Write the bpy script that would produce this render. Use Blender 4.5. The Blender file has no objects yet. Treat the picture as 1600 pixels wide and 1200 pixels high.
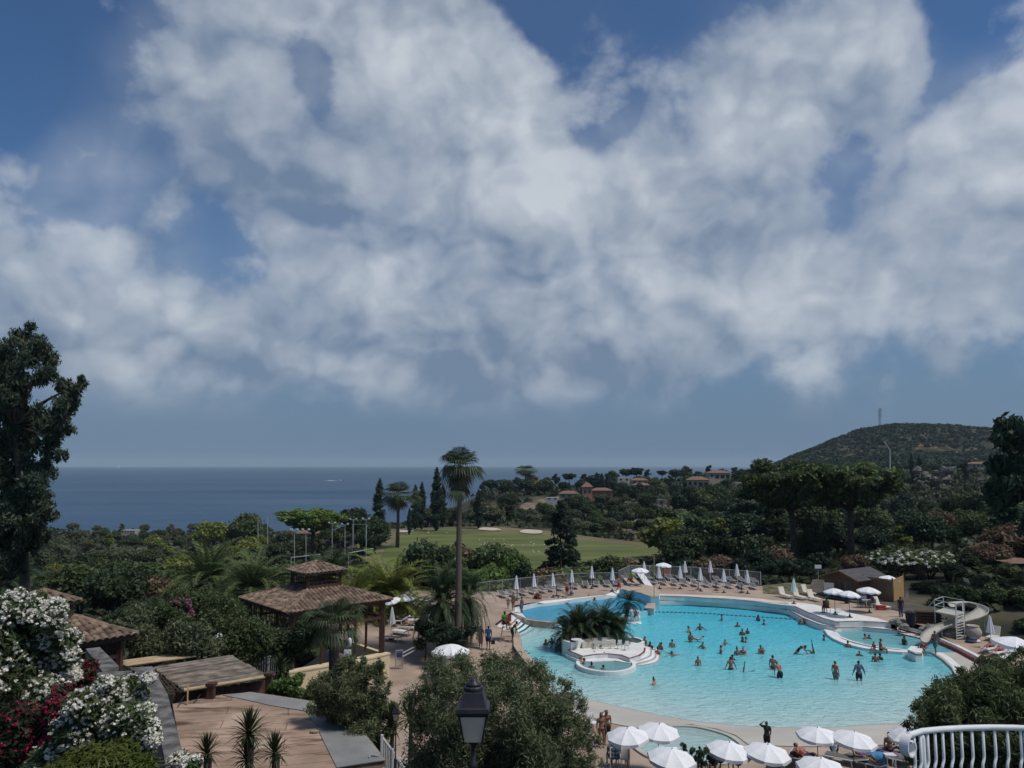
import bpy, bmesh, math, random
import numpy as np
from mathutils import Vector, Matrix, geometry, noise
random.seed(7)
SC = bpy.context.scene
COL = SC.collection
PI = math.pi
R = math.radians
# ------------------------------------------------------------------ camera
CZ = 14.6                      # eye height above the pool water
F = 1200.0                     # focal length in pixels of a 1600 px wide picture
TH = math.atan(126.0 / F)      # slight upward pitch
def ray(px, py):
 v = -(py - 600.0)
 return Vector((px - 800.0, F * math.cos(TH) - v * math.sin(TH), F * math.sin(TH) + v * math.cos(TH)))
def G(px, py, z=0.0):
 """the spot at height z seen in direction (px, py)"""
 d = ray(px, py)
 t = (z - CZ) / d.z
 return Vector((d.x * t, d.y * t, z))
def D(px, py, Y):
 """the spot at distance Y seen in direction (px, py)"""
 d = ray(px, py)
 t = Y / d.y
 return Vector((d.x * t, Y, CZ + d.z * t))
def X_at(px, Y):
 return (px - 800.0) / 1205.0 * Y
cam_d = bpy.data.cameras.new('camera')
cam_d.sensor_width = 36.0
cam_d.lens = 36.0 * F / 1600.0
cam_d.clip_start = 0.1
cam_d.clip_end = 90000.0
cam = bpy.data.objects.new('camera', cam_d)
cam.location = (0, 0, CZ)
cam.rotation_euler = (PI / 2 + TH, 0, 0)
COL.objects.link(cam)
SC.camera = cam
# ------------------------------------------------------------------ object helpers
def tag(o, label=None, cat=None, group=None, kind=None):
 if label: o['label'] = label
 if cat: o['category'] = cat
 if group: o['group'] = group
 if kind: o['kind'] = kind
 return o
def thing(name, label, cat, loc=(0, 0, 0), group=None, rz=0.0):
 o = bpy.data.objects.new(name, None)
 o.empty_display_size = 0.2
 o.location = loc
 o.rotation_euler = (0, 0, rz)
 COL.objects.link(o)
 return tag(o, label, cat, group)
def root_of(o):
 while o.parent is not None:
  o = o.parent
 return o
def rx(a):
 return Matrix.Rotation(a, 4, 'X')
def rz_(a):
 return Matrix.Rotation(a, 4, 'Z')
class MB:
 """collects shapes and links them as ONE mesh object"""
 def __init__(self):
  self.v, self.f, self.m = [], [], []
 def add(self, vs, fs, mi=0, M=None):
  b = len(self.v)
  if M is not None:
   vs = [M @ Vector(p) for p in vs]
  self.v.extend([tuple(p) for p in vs])
  self.f.extend([tuple(i + b for i in q) for q in fs])
  self.m.extend([mi] * len(fs))
  return self
 def box(self, c, s, mi=0, M=None, rot=0.0):
  hx, hy, hz = s[0] / 2, s[1] / 2, s[2] / 2
  ca, sa = math.cos(rot), math.sin(rot)
  vs = []
  for dz in (-hz, hz):
   for dx, dy in ((-hx, -hy), (hx, -hy), (hx, hy), (-hx, hy)):
    vs.append((c[0] + dx * ca - dy * sa, c[1] + dx * sa + dy * ca, c[2] + dz))
  fs = [(3, 2, 1, 0), (4, 5, 6, 7), (0, 1, 5, 4), (1, 2, 6, 5), (2, 3, 7, 6), (3, 0, 4, 7)]
  return self.add(vs, fs, mi, M)
 def bar(self, a, b, w, h=None, mi=0):
  """square bar from a to b"""
  a, b = Vector(a), Vector(b)
  h = h or w
  d = (b - a).normalized()
  u = Vector((0, 0, 1))
  if abs(d.dot(u)) > 0.95: u = Vector((0, 1, 0))
  s = d.cross(u).normalized() * (w / 2)
  t = s.cross(d).normalized() * (h / 2)
  vs = [a - s - t, a + s - t, a + s + t, a - s + t, b - s - t, b + s - t, b + s + t, b - s + t]
  return self.add(vs, [(3, 2, 1, 0), (4, 5, 6, 7), (0, 1, 5, 4), (1, 2, 6, 5), (2, 3, 7, 6), (3, 0, 4, 7)], mi)
 def tube(self, path, rad, n=6, mi=0, caps=True):
  path = [Vector(p) for p in path]
  if not hasattr(rad, '__len__'): rad = [rad] * len(path)
  vs, fs = [], []
  ref = None
  for i, p in enumerate(path):
   d = (path[min(i + 1, len(path) - 1)] - path[max(i - 1, 0)])
   if d.length < 1e-9: d = Vector((0, 0, 1))
   d.normalize()
   if ref is None:
    ref = Vector((1, 0, 0)) if abs(d.x) < 0.8 else Vector((0, 1, 0))
   s = (ref - d * ref.dot(d)).normalized()
   ref = s
   t = d.cross(s)
   for k in range(n):
    a = 2 * PI * k / n
    vs.append(p + s * (rad[i] * math.cos(a)) + t * (rad[i] * math.sin(a)))
  for i in range(len(path) - 1):
   for k in range(n):
    k2 = (k + 1) % n
    fs.append((i * n + k, i * n + k2, (i + 1) * n + k2, (i + 1) * n + k))
  if caps:
   fs.append(tuple(reversed(range(n))))
   fs.append(tuple((len(path) - 1) * n + k for k in range(n)))
  return self.add(vs, fs, mi)
 def lathe(self, prof, c=(0, 0, 0), n=16, mi=0, sq=False, rot=0.0):
  """profile of (radius, z) turned round the z axis at c"""
  vs, fs = [], []
  for r, z in prof:
   for k in range(n):
    a = 2 * PI * k / n + rot
    vs.append((c[0] + r * math.cos(a), c[1] + r * math.sin(a), c[2] + z))
  for i in range(len(prof) - 1):
   for k in range(n):
    k2 = (k + 1) % n
    fs.append((i * n + k, i * n + k2, (i + 1) * n + k2, (i + 1) * n + k))
  fs.append(tuple(reversed(range(n))))
  fs.append(tuple((len(prof) - 1) * n + k for k in range(n)))
  return self.add(vs, fs, mi)
 def ball(self, c, r, n=8, mi=0, M=None):
  if not hasattr(r, '__len__'): r = (r, r, r)
  vs, fs = [], []
  rows = max(4, n // 2 + 1)
  vs.append((c[0], c[1], c[2] - r[2]))
  for i in range(1, rows):
   p = -PI / 2 + PI * i / rows
   for k in range(n):
    a = 2 * PI * k / n
    vs.append((c[0] + r[0] * math.cos(p) * math.cos(a), c[1] + r[1] * math.cos(p) * math.sin(a), c[2] + r[2] * math.sin(p)))
  vs.append((c[0], c[1], c[2] + r[2]))
  top = len(vs) - 1
  for k in range(n):
   fs.append((0, 1 + (k + 1) % n, 1 + k))
   fs.append((top, 1 + (rows - 2) * n + k, 1 + (rows - 2) * n + (k + 1) % n))
  for i in range(rows - 2):
   for k in range(n):
    k2 = (k + 1) % n
    fs.append((1 + i * n + k, 1 + i * n + k2, 1 + (i + 1) * n + k2, 1 + (i + 1) * n + k))
  return self.add(vs, fs, mi, M)
 def prism(self, pts, z0, z1, mi=0):
  """vertical prism over a plan polygon (list of xy)"""
  pts = [(p[0], p[1]) for p in pts]
  A = sum(pts[i][0] * pts[(i + 1) % len(pts)][1] - pts[(i + 1) % len(pts)][0] * pts[i][1] for i in range(len(pts)))
  if A < 0: pts = pts[::-1]
  n = len(pts)
  vs = [(x, y, z0) for x, y in pts] + [(x, y, z1) for x, y in pts]
  fs = [(i, (i + 1) % n, n + (i + 1) % n, n + i) for i in range(n)]
  tri = geometry.tessellate_polygon([[Vector((x, y, 0)) for x, y in pts]])
  for t in tri:
   a, b, c = (Vector(pts[i]) for i in t)
   up = (b.x - a.x) * (c.y - a.y) - (b.y - a.y) * (c.x - a.x) > 0
   q = t if up else t[::-1]
   fs.append(tuple(n + i for i in q))
   fs.append(tuple(reversed(q)))
  return self.add(vs, fs, mi)
 def build(self, name, mats, parent=None, smooth=False, color=None):
  off = Vector((0, 0, 0))
  if parent is not None:
   off = root_of(parent).location
  me = bpy.data.meshes.new(name)
  me.from_pydata([(p[0] - off.x, p[1] - off.y, p[2] - off.z) for p in self.v], [], self.f)
  if not isinstance(mats, (list, tuple)): mats = [mats]
  for m in mats: me.materials.append(m)
  if len(mats) > 1: me.polygons.foreach_set('material_index', self.m)
  if smooth: me.polygons.foreach_set('use_smooth', [True] * len(self.f))
  me.update()
  o = bpy.data.objects.new(name, me)
  COL.objects.link(o)
  if parent is not None: o.parent = parent
  if color is not None: o.color = (*color[:3], 1)
  return o
def np_mesh(name, V, nper, mat, parent=None, color=None, counts=None):
 """mesh from a numpy array of separate faces with nper corners each"""
 off = np.array(root_of(parent).location) if parent is not None else np.zeros(3)
 V = (np.asarray(V, dtype=np.float64).reshape(-1, 3) - off).astype(np.float32)
 n = len(V) // nper
 me = bpy.data.meshes.new(name)
 me.vertices.add(len(V)); me.vertices.foreach_set('co', V.ravel())
 me.loops.add(len(V)); me.loops.foreach_set('vertex_index', np.arange(len(V), dtype=np.int32))
 me.polygons.add(n)
 me.polygons.foreach_set('loop_start', np.arange(0, len(V), nper, dtype=np.int32))
 me.materials.append(mat)
 me.update(calc_edges=True)
 o = bpy.data.objects.new(name, me)
 COL.objects.link(o)
 if parent is not None: o.parent = parent
 if color is not None: o.color = (*color[:3], 1)
 return o
def copy_tree(o, parent=None, label=None, group=None, colors=None):
 """copy a thing with its parts and sub-parts (meshes shared)"""
 c = o.copy(); COL.objects.link(c)
 c.parent = parent
 if parent is None:
  if label: c['label'] = label
  if group: c['group'] = group
 for ch in o.children:
  k = copy_tree(ch, c)
  if colors and ch.name.split('.')[0] in colors:
   k.color = (*colors[ch.name.split('.')[0]], 1)
 return c
def ordinal(i, n):
 w = ['first', 'second', 'third', 'fourth', 'fifth', 'sixth', 'seventh', 'eighth', 'ninth', 'tenth', 'eleventh', 'twelfth', 'thirteenth', 'fourteenth', 'fifteenth', 'sixteenth', 'seventeenth', 'eighteenth', 'nineteenth', 'twentieth']
 if n == 1: return ''
 if i == 0: return 'leftmost'
 if i == n - 1: return 'rightmost'
 if n - 1 - i < i: return ('second' if n - 1 - i == 1 else w[n - 1 - i]) + ' from right'
 return w[i] + ' from left'
# ------------------------------------------------------------------ materials
def nodes_of(m):
 m.use_nodes = True
 return m.node_tree.nodes, m.node_tree.links
def mat(name, c, rough=0.7, var=0.15, scale=3.0, bump=0.0, bscale=20.0, spec=0.3, metal=0.0, c2=None, stretch=None, tint=False, detail=5.0, thr=(0.35, 0.65), island=0.0):
 """procedural surface: two tones mixed by noise, optional fine bump; tint takes the object's own colour"""
 m = bpy.data.materials.new(name)
 N, L = nodes_of(m)
 b = N['Principled BSDF']
 b.inputs['Roughness'].default_value = rough
 b.inputs['Specular IOR Level'].default_value = spec
 b.inputs['Metallic'].default_value = metal
 tc = N.new('ShaderNodeTexCoord')
 mp = N.new('ShaderNodeMapping')
 L.new(tc.outputs['Object'], mp.inputs['Vector'])
 if stretch: mp.inputs['Scale'].default_value = stretch
 nz = N.new('ShaderNodeTexNoise')
 nz.inputs['Scale'].default_value = scale
 nz.inputs['Detail'].default_value = detail
 L.new(mp.outputs['Vector'], nz.inputs['Vector'])
 mr = N.new('ShaderNodeMapRange')
 mr.inputs['From Min'].default_value = thr[0]
 mr.inputs['From Max'].default_value = thr[1]
 L.new(nz.outputs['Fac'], mr.inputs['Value'])
 mx = N.new('ShaderNodeMix'); mx.data_type = 'RGBA'
 L.new(mr.outputs['Result'], mx.inputs['Factor'])
 ca = tuple(x * (1 - var) for x in c); cb = tuple(min(1, x * (1 + var)) for x in (c2 or c))
 mx.inputs['A'].default_value = (*ca, 1); mx.inputs['B'].default_value = (*cb, 1)
 out = mx.outputs['Result']
 if tint:
  oi = N.new('ShaderNodeObjectInfo')
  mu = N.new('ShaderNodeMix'); mu.data_type = 'RGBA'; mu.blend_type = 'MULTIPLY'
  mu.inputs['Factor'].default_value = 1
  L.new(oi.outputs['Color'], mu.inputs['A']); L.new(out, mu.inputs['B'])
  out = mu.outputs['Result']
 if island:
  ge = N.new('ShaderNodeNewGeometry')
  mr2 = N.new('ShaderNodeMapRange')
  mr2.inputs['To Min'].default_value = 1 - island; mr2.inputs['To Max'].default_value = 1 + island
  L.new(ge.outputs['Random Per Island'], mr2.inputs['Value'])
  hs = N.new('ShaderNodeHueSaturation')
  L.new(mr2.outputs['Result'], hs.inputs['Value']); L.new(out, hs.inputs['Color'])
  out = hs.outputs['Color']
 L.new(out, b.inputs['Base Color'])
 if bump:
  n2 = N.new('ShaderNodeTexNoise'); n2.inputs['Scale'].default_value = bscale; n2.inputs['Detail'].default_value = 4
  L.new(mp.outputs['Vector'], n2.inputs['Vector'])
  bp = N.new('ShaderNodeBump'); bp.inputs['Strength'].default_value = bump; bp.inputs['Distance'].default_value = 0.05
  L.new(n2.outputs['Fac'], bp.inputs['Height']); L.new(bp.outputs['Normal'], b.inputs['Normal'])
 return m
def foliage_mat(name, var=0.38, trans=0.3, hue=0.025):
 m = bpy.data.materials.new(name)
 N, L = nodes_of(m)
 N.remove(N['Principled BSDF'])
 out = N['Material Output']
 oi = N.new('ShaderNodeObjectInfo')
 ge = N.new('ShaderNodeNewGeometry')
 mr = N.new('ShaderNodeMapRange'); mr.inputs['To Min'].default_value = 1 - var; mr.inputs['To Max'].default_value = 1 + var
 L.new(ge.outputs['Random Per Island'], mr.inputs['Value'])
 tc = N.new('ShaderNodeTexCoord')
 nz = N.new('ShaderNodeTexNoise'); nz.inputs['Scale'].default_value = 0.55; nz.inputs['Detail'].default_value = 2
 L.new(tc.outputs['Object'], nz.inputs['Vector'])
 mh = N.new('ShaderNodeMapRange'); mh.inputs['From Min'].default_value = 0.3; mh.inputs['From Max'].default_value = 0.7
 mh.inputs['To Min'].default_value = 0.5 - hue; mh.inputs['To Max'].default_value = 0.5 + hue
 L.new(nz.outputs['Fac'], mh.inputs['Value'])
 hs = N.new('ShaderNodeHueSaturation')
 L.new(oi.outputs['Color'], hs.inputs['Color']); L.new(mr.outputs['Result'], hs.inputs['Value']); L.new(mh.outputs['Result'], hs.inputs['Hue'])
 di = N.new('ShaderNodeBsdfDiffuse'); tr = N.new('ShaderNodeBsdfTranslucent')
 L.new(hs.outputs['Color'], di.inputs['Color'])
 L.new(hs.outputs['Color'], tr.inputs['Color'])
 mx = N.new('ShaderNodeMixShader'); mx.inputs['Fac'].default_value = trans
 L.new(di.outputs[0], mx.inputs[1]); L.new(tr.outputs[0], mx.inputs[2])
 gl = N.new('ShaderNodeBsdfGlossy'); gl.inputs['Roughness'].default_value = 0.45; gl.inputs['Color'].default_value = (0.6, 0.65, 0.7, 1)
 m2 = N.new('ShaderNodeMixShader'); m2.inputs['Fac'].default_value = 0.015
 L.new(mx.outputs[0], m2.inputs[1]); L.new(gl.outputs[0], m2.inputs[2])
 L.new(m2.outputs[0], out.inputs['Surface'])
 return m
M = {}
M['leaf'] = foliage_mat('leaf')
M['petal'] = foliage_mat('petal', 0.10, 0.35, 0.0)
M['frond'] = foliage_mat('frond', 0.35, 0.2, 0.015)
M['bark'] = mat('bark', (0.085, 0.065, 0.05), 0.9, 0.35, 6, 0.6, 25)
M['palm_bark'] = mat('palm_bark', (0.13, 0.105, 0.085), 0.9, 0.3, 9, 0.7, 18, stretch=(1, 1, 5))
M['white_paint'] = mat('white_paint', (0.74, 0.74, 0.72), 0.45, 0.05, 6)
M['white_cloth'] = mat('white_cloth', (0.8, 0.8, 0.8), 0.85, 0.03, 8, 0.1, 40)
M['white_plastic'] = mat('white_plastic', (0.72, 0.71, 0.69), 0.4, 0.08, 6)
M['grey_mesh'] = mat('grey_mesh', (0.13, 0.125, 0.12), 0.8, 0.15, 10)
M['cream_plastic'] = mat('cream_plastic', (0.66, 0.62, 0.52), 0.5, 0.06, 4)
M['dark_metal'] = mat('dark_metal', (0.03, 0.03, 0.034), 0.45, 0.2, 8)
M['grey_metal'] = mat('grey_metal', (0.33, 0.34, 0.34), 0.45, 0.1, 8)
M['galvanised'] = mat('galvanised', (0.52, 0.52, 0.50), 0.4, 0.1, 8)
M['dark_wood'] = mat('dark_wood', (0.075, 0.040, 0.028), 0.7, 0.35, 5, 0.3, 25, stretch=(4, 4, 0.6))
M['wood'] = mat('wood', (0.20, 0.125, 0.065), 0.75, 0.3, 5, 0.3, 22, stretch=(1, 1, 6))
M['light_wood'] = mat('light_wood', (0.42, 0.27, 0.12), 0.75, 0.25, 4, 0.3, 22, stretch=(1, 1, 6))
M['tile'] = mat('tile', (0.15, 0.102, 0.072), 0.85, 0.3, 2.2, 0.3, 30, c2=(0.225, 0.16, 0.115), island=0.24)
M['far_tile'] = mat('far_tile', (0.20, 0.12, 0.088), 0.85, 0.25, 1.5)
M['cream_wall'] = mat('cream_wall', (0.62, 0.52, 0.33), 0.9, 0.08, 2, 0.15, 30)
M['villa_wall'] = mat('villa_wall', (.72, .72, .72), 0.9, 0.06, 0.6, tint=True)
M['far_window'] = mat('far_window', (0.04, 0.045, 0.05), 0.25, 0.1, 3)
M['concrete'] = mat('concrete', (0.135, 0.128, 0.118), 0.9, 0.5, 3.2, 0.5, 22, detail=8)
M['plaster'] = mat('plaster', (0.26, 0.21, 0.16), 0.95, 0.25, 1.2, 0.3, 20)
M['tint'] = mat('tint', (1, 1, 1), 0.75, 0.08, 6, tint=True)
M['skin'] = mat('skin', (1, 1, 1), 0.55, 0.06, 5, tint=True)
M['eye'] = mat('eye', (0.03, 0.02, 0.02), 0.3, 0.05, 5)
M['hair'] = mat('hair', (1, 1, 1), 0.6, 0.25, 30, tint=True)
M['red_line'] = mat('red_line', (0.24, 0.05, 0.045), 0.6, 0.25, 3)
M['pool_white'] = mat('pool_white', (0.74, 0.735, 0.70), 0.6, 0.07, 1.3, 0.06, 14)
M['coping_tan'] = mat('coping_tan', (0.44, 0.35, 0.27), 0.8, 0.12, 2)
M['pool_tile'] = mat('pool_tile', (0.30, 0.58, 0.66), 0.4, 0.1, 2)
M['stone'] = mat('stone', (0.27, 0.24, 0.20), 0.95, 0.3, 1.8, 0.7, 6)
M['pool_shell'] = mat('pool_shell', (0.60, 0.80, 0.80), 0.6, 0.06, 1)
# ------------------------------------------------------------------ people: one continuous skinned surface per pose
def remesh(mb, voxel, it=4):
 me = bpy.data.meshes.new('figure'); me.from_pydata(mb.v, [], mb.f); me.update()
 o = bpy.data.objects.new('figure', me); COL.objects.link(o)
 m = o.modifiers.new('r', 'REMESH'); m.mode = 'VOXEL'; m.voxel_size = voxel; m.use_smooth_shade = True
 s = o.modifiers.new('s', 'SMOOTH'); s.factor = 0.5; s.iterations = it
 dg = bpy.context.evaluated_depsgraph_get()
 out = bpy.data.meshes.new_from_object(o.evaluated_get(dg))
 bpy.data.objects.remove(o)
 vs = [tuple(v.co) for v in out.vertices]; fs = [tuple(p.vertices) for p in out.polygons]
 bpy.data.meshes.remove(out)
 return vs, fs
def frame(zdir, xdir):
 z = Vector(zdir).normalized(); x = Vector(xdir); x = (x - z * x.dot(z)).normalized(); y = z.cross(x)
 return Matrix((x, y, z)).transposed().to_4x4()
def ell(mb, c, r, zdir, xdir, n=14):
 mb.ball((0, 0, 0), r, n, M=Matrix.Translation(Vector(c)) @ frame(zdir, xdir))
def limb(mb, a, b, ra, rb, n=10):
 a, b = Vector(a), Vector(b)
 mb.tube([a, a.lerp(b, .3), a.lerp(b, .7), b], [ra, ra * 1.02, rb * 1.05 + (ra - rb) * .2, rb], n)
 mb.ball(a, ra * .99, n); mb.ball(b, rb * .99, n)
def mir(p): return (-p[0], p[1], p[2])
STAND = dict(pel=(0, 0, .95), waist=(0, .01, 1.10), chest=(0, .015, 1.30), neck=(0, .02, 1.47), head=(0, -.005, 1.62), hip=(.095, 0, .92), sho=(.18, .02, 1.42),
    elL=(.235, .04, 1.14), elR=(-.235, .04, 1.14), wrL=(.245, -.03, .89), wrR=(-.245, -.03, .89), knL=(.10, -.02, .50), knR=(-.10, -.02, .50), anL=(.10, .03, .08), anR=(-.10, .03, .08))
def pose(**k):
 d = dict(STAND); d.update(k); return d
POSES = {
 'stand': pose(),
 'walk': pose(knL=(.10, -.13, .52), anL=(.10, -.20, .09), knR=(-.10, .05, .50), anR=(-.10, .30, .15), elL=(.23, .12, 1.16), wrL=(.23, .16, .92), elR=(-.23, -.04, 1.16), wrR=(-.22, -.18, .95)),
 'wade': pose(elL=(.36, -.03, 1.24), elR=(-.36, -.03, 1.24), wrL=(.55, -.16, 1.17), wrR=(-.55, -.16, 1.17)),
 'hands_in_front': pose(elL=(.25, -.06, 1.16), elR=(-.25, -.06, 1.16), wrL=(.13, -.25, 1.17), wrR=(-.13, -.25, 1.17)),
 'arm_up': pose(elR=(-.38, -.04, 1.50), wrR=(-.20, -.10, 1.68), elL=(.23, .02, 1.15), wrL=(.18, -.10, .93), knL=(.10, -.06, .51), anL=(.12, -.05, .08)),
 'arms_away': pose(elL=(.30, .05, 1.16), elR=(-.30, .05, 1.16), wrL=(.39, .0, .93), wrR=(-.39, .0, .93), knL=(.12, -.05, .5), knR=(-.12, .02, .5), anR=(-.12, .12, .1)),
 'lean': pose(pel=(0, .06, .93), waist=(0, -.02, 1.07), chest=(0, -.14, 1.24), neck=(0, -.25, 1.38), head=(0, -.34, 1.50), hip=(.095, .05, .90), sho=(.18, -.21, 1.35), elL=(.24, -.24, 1.07), elR=(-.24, -.24, 1.07), wrL=(.22, -.30, .83), wrR=(-.25, -.26, .82), knL=(.13, -.04, .50), knR=(-.13, -.04, .50), anL=(.14, .05, .08), anR=(-.14, .05, .08)),
 'crouch': pose(pel=(0, .20, .62), waist=(0, .08, .72), chest=(0, -.12, .80), neck=(0, -.28, .84), head=(0, -.40, .80), hip=(.10, .20, .58), sho=(.18, -.22, .84), elL=(.22, -.34, .58), elR=(-.22, -.34, .58), wrL=(.14, -.44, .34), wrR=(-.14, -.44, .34), knL=(.13, -.14, .42), knR=(-.13, -.14, .42), anL=(.11, .10, .08), anR=(-.11, .10, .08)),
 'sit': pose(pel=(0, 0, .10), waist=(0, .02, .26), chest=(0, .0, .46), neck=(0, -.01, .62), head=(0, -.05, .77), hip=(.10, 0, .09), sho=(.18, -.01, .57), elL=(.23, -.02, .30), elR=(-.23, -.02, .30), wrL=(.14, -.26, .20), wrR=(-.14, -.26, .20), knL=(.12, -.42, .12), knR=(-.12, -.42, .12), anL=(.12, -.44, -.33), anR=(-.12, -.44, -.33)),
 'recline': pose(pel=(0, 0, .12), waist=(0, .14, .18), chest=(0, .34, .27), neck=(0, .50, .37), head=(0, .62, .45), hip=(.10, 0, .11), sho=(.18, .45, .34), elL=(.28, .26, .18), elR=(-.28, .26, .18), wrL=(.20, .02, .20), wrR=(-.20, .02, .20), knL=(.11, -.38, .30), knR=(-.11, -.42, .18), anL=(.11, -.72, .06), anR=(-.11, -.84, .06)),
 'float_swim': pose(pel=(0, .52, -.14), waist=(0, .36, -.11), chest=(0, .14, -.05), neck=(0, -.01, .03), head=(0, -.10, .13), hip=(.095, .54, -.15), sho=(.18, .03, .0), elL=(.36, -.18, .02), elR=(-.36, -.18, .02), wrL=(.56, -.30, .03), wrR=(-.56, -.30, .03), knL=(.14, .96, -.18), knR=(-.14, .96, -.2), anL=(.14, 1.38, -.12), anR=(-.14, 1.36, -.2)),
 'handstand': pose(pel=(0, 0, -.12), waist=(0, .0, -.28), chest=(0, .0, -.48), neck=(0, .0, -.64), head=(0, 0, -.78), hip=(.09, 0, -.06), sho=(.18, 0, -.58), elL=(.25, -.05, -.8), elR=(-.25, -.05, -.8), wrL=(.25, -.1, -1.0), wrR=(-.25, -.1, -1.0), knL=(.04, .02, .38), anL=(-.02, .04, .78), knR=(-.26, -.08, .16), anR=(-.60, -.12, .22)),
 'plunge': pose(pel=(.30, 0, .15), waist=(.20, 0, .30), chest=(.02, 0, .45), neck=(-.12, 0, .53), head=(-.24, 0, .52), hip=(.34, .08, .10), sho=(-.06, .16, .50), elL=(-.24, .18, .30), elR=(-.26, -.16, .28), wrL=(-.36, .16, .06), wrR=(-.38, -.14, .06), knL=(.62, .08, -.12), knR=(.60, -.08, -.14), anL=(.95, .08, -.30), anR=(.92, -.08, -.32)),
}
TOPZ = {'stand': 1.735, 'walk': 1.735, 'wade': 1.735, 'hands_in_front': 1.735, 'arm_up': 1.78, 'arms_away': 1.735, 'lean': 1.62, 'crouch': .95, 'sit': .885, 'recline': .56, 'float_swim': .25, 'handstand': .95, 'plunge': .62}
PM = {}
def spine(J):
 return (Vector(J['neck']) - Vector(J['pel'])).normalized()
def shoulders(J):
 s = Vector(J['sho'])
 if J is POSES['plunge']:
  return Vector(J['sho']), Vector((s.x, -s.y, s.z)), Vector((0, 1, 0)), Vector(J['hip']), Vector((J['hip'][0], -J['hip'][1], J['hip'][2]))
 return s, Vector(mir(s)), Vector((1, 0, 0)), Vector(J['hip']), Vector(mir(J['hip']))
def torso(mb, J, g=0.0, parts='pwc'):
 sL, sR, ax, hL, hR = shoulders(J)
 P, Wt, C, Nk = (Vector(J[k]) for k in ('pel', 'waist', 'chest', 'neck'))
 if 'p' in parts: ell(mb, P, (.162 + g, .112 + g, .125 + g), Wt - P, ax)
 if 'w' in parts: ell(mb, Wt, (.138 + g, .096 + g, .145 + g), C - P, ax)
 if 'c' in parts:
  ell(mb, C, (.165 + g, .112 + g, .165 + g), Nk - Wt, ax)
  limb(mb, sL.lerp(sR, .12), sL.lerp(sR, .88), .066 + g, .066 + g)
def body_mesh(name):
 J = POSES[name]
 sL, sR, ax, hL, hR = shoulders(J)
 mb = MB()
 torso(mb, J)
 Nk, H = Vector(J['neck']), Vector(J['head'])
 hd = (H - Nk).normalized()
 limb(mb, Nk - hd * .05, H - hd * .03, .058, .052)
 up = hd if name in ('recline', 'handstand') else (Vector((0, 0, 1)) if name != 'plunge' else Vector((-.5, 0, .85)))
 ell(mb, H, (.078, .098, .118), up, ax)
 for s, e, w in ((sL, 'elL', 'wrL'), (sR, 'elR', 'wrR')):
  limb(mb, s, J[e], .056, .042); limb(mb, J[e], J[w], .042, .028)
 for h, k, a in ((hL, 'knL', 'anL'), (hR, 'knR', 'anR')):
  limb(mb, h, J[k], .092, .056); limb(mb, J[k], J[a], .056, .037)
  A, K = Vector(J[a]), Vector(J[k])
  sh = (A - K).normalized()
  f = Vector((0, -1, 0)); f = f - sh * f.dot(sh)
  if f.length < .3 or name in ('float_swim', 'handstand', 'plunge'): f = sh
  f.normalize()
  limb(mb, A + sh * .035, A + sh * .05 + f * .17, .042, .028)
 vs, fs = remesh(mb, .019, 5)
 out = MB(); out.add(vs, fs)
 for e, w, sg_ in (('elL', 'wrL', 1), ('elR', 'wrR', -1)):
  E, Wr = Vector(J[e]), Vector(J[w])
  d = (Wr - E).normalized()
  n_ = d.cross(Vector((0, 1, 0)) if abs(d.y) < .8 else Vector((0, 0, 1))).normalized()   # palm normal
  if n_.x * sg_ > 0: n_ = -n_
  sd = d.cross(n_).normalized()
  c = Wr + d * .05
  out.ball((0, 0, 0), (.040, .016, .052), 8, M=Matrix.Translation(c) @ frame(d, sd))
  for i, L_ in enumerate((.070, .082, .078, .060)):
   b = c + d * .042 + sd * (.030 - .020 * i)
   m_ = b + d * L_ * .55 + n_ * .006; t_ = m_ + d * L_ * .42 + n_ * .022
   out.tube([b, m_, t_], [.0095, .009, .007], 5)
  b = c - d * .012 + sd * .036
  out.tube([b, b + sd * .026 + d * .026 + n_ * .008, b + sd * .030 + d * .056 + n_ * .02], [.012, .010, .008], 5)
 fr = frame(up, ax); fwd = (fr @ Vector((0, -1, 0)))
 if fwd.y > 0 and name not in ('plunge', 'recline', 'handstand'): fwd = -fwd
 T = Matrix.Translation(H)
 ux_ = ax; u = Vector(up).normalized()
 out.ball(H + fwd * .102 - u * .012, (.013, .016, .018), 6)
 for s in (-1, 1):
  out.ball(H + fwd * .089 + ux_ * (.031 * s) + u * .014, (.011, .009, .008), 6, mi=1)
  out.ball(H + ux_ * (.079 * s) - u * .008, (.010, .018, .028), 6)
 out.ball(H + fwd * .092 - u * .052, (.024, .010, .006), 6, mi=2)
 me = bpy.data.meshes.new('body'); me.from_pydata(out.v, [], out.f)
 for m in (M['skin'], M['eye'], M['red_line']): me.materials.append(m)
 me.polygons.foreach_set('material_index', out.m); me.polygons.foreach_set('use_smooth', [True] * len(out.f)); me.update()
 return me
def part_mesh(mb, mats, voxel=.02, it=2):
 vs, fs = remesh(mb, voxel, it)
 me = bpy.data.meshes.new('wear'); me.from_pydata(vs, [], fs); me.materials.append(mats)
 me.polygons.foreach_set('use_smooth', [True] * len(fs)); me.update()
 return me
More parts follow.
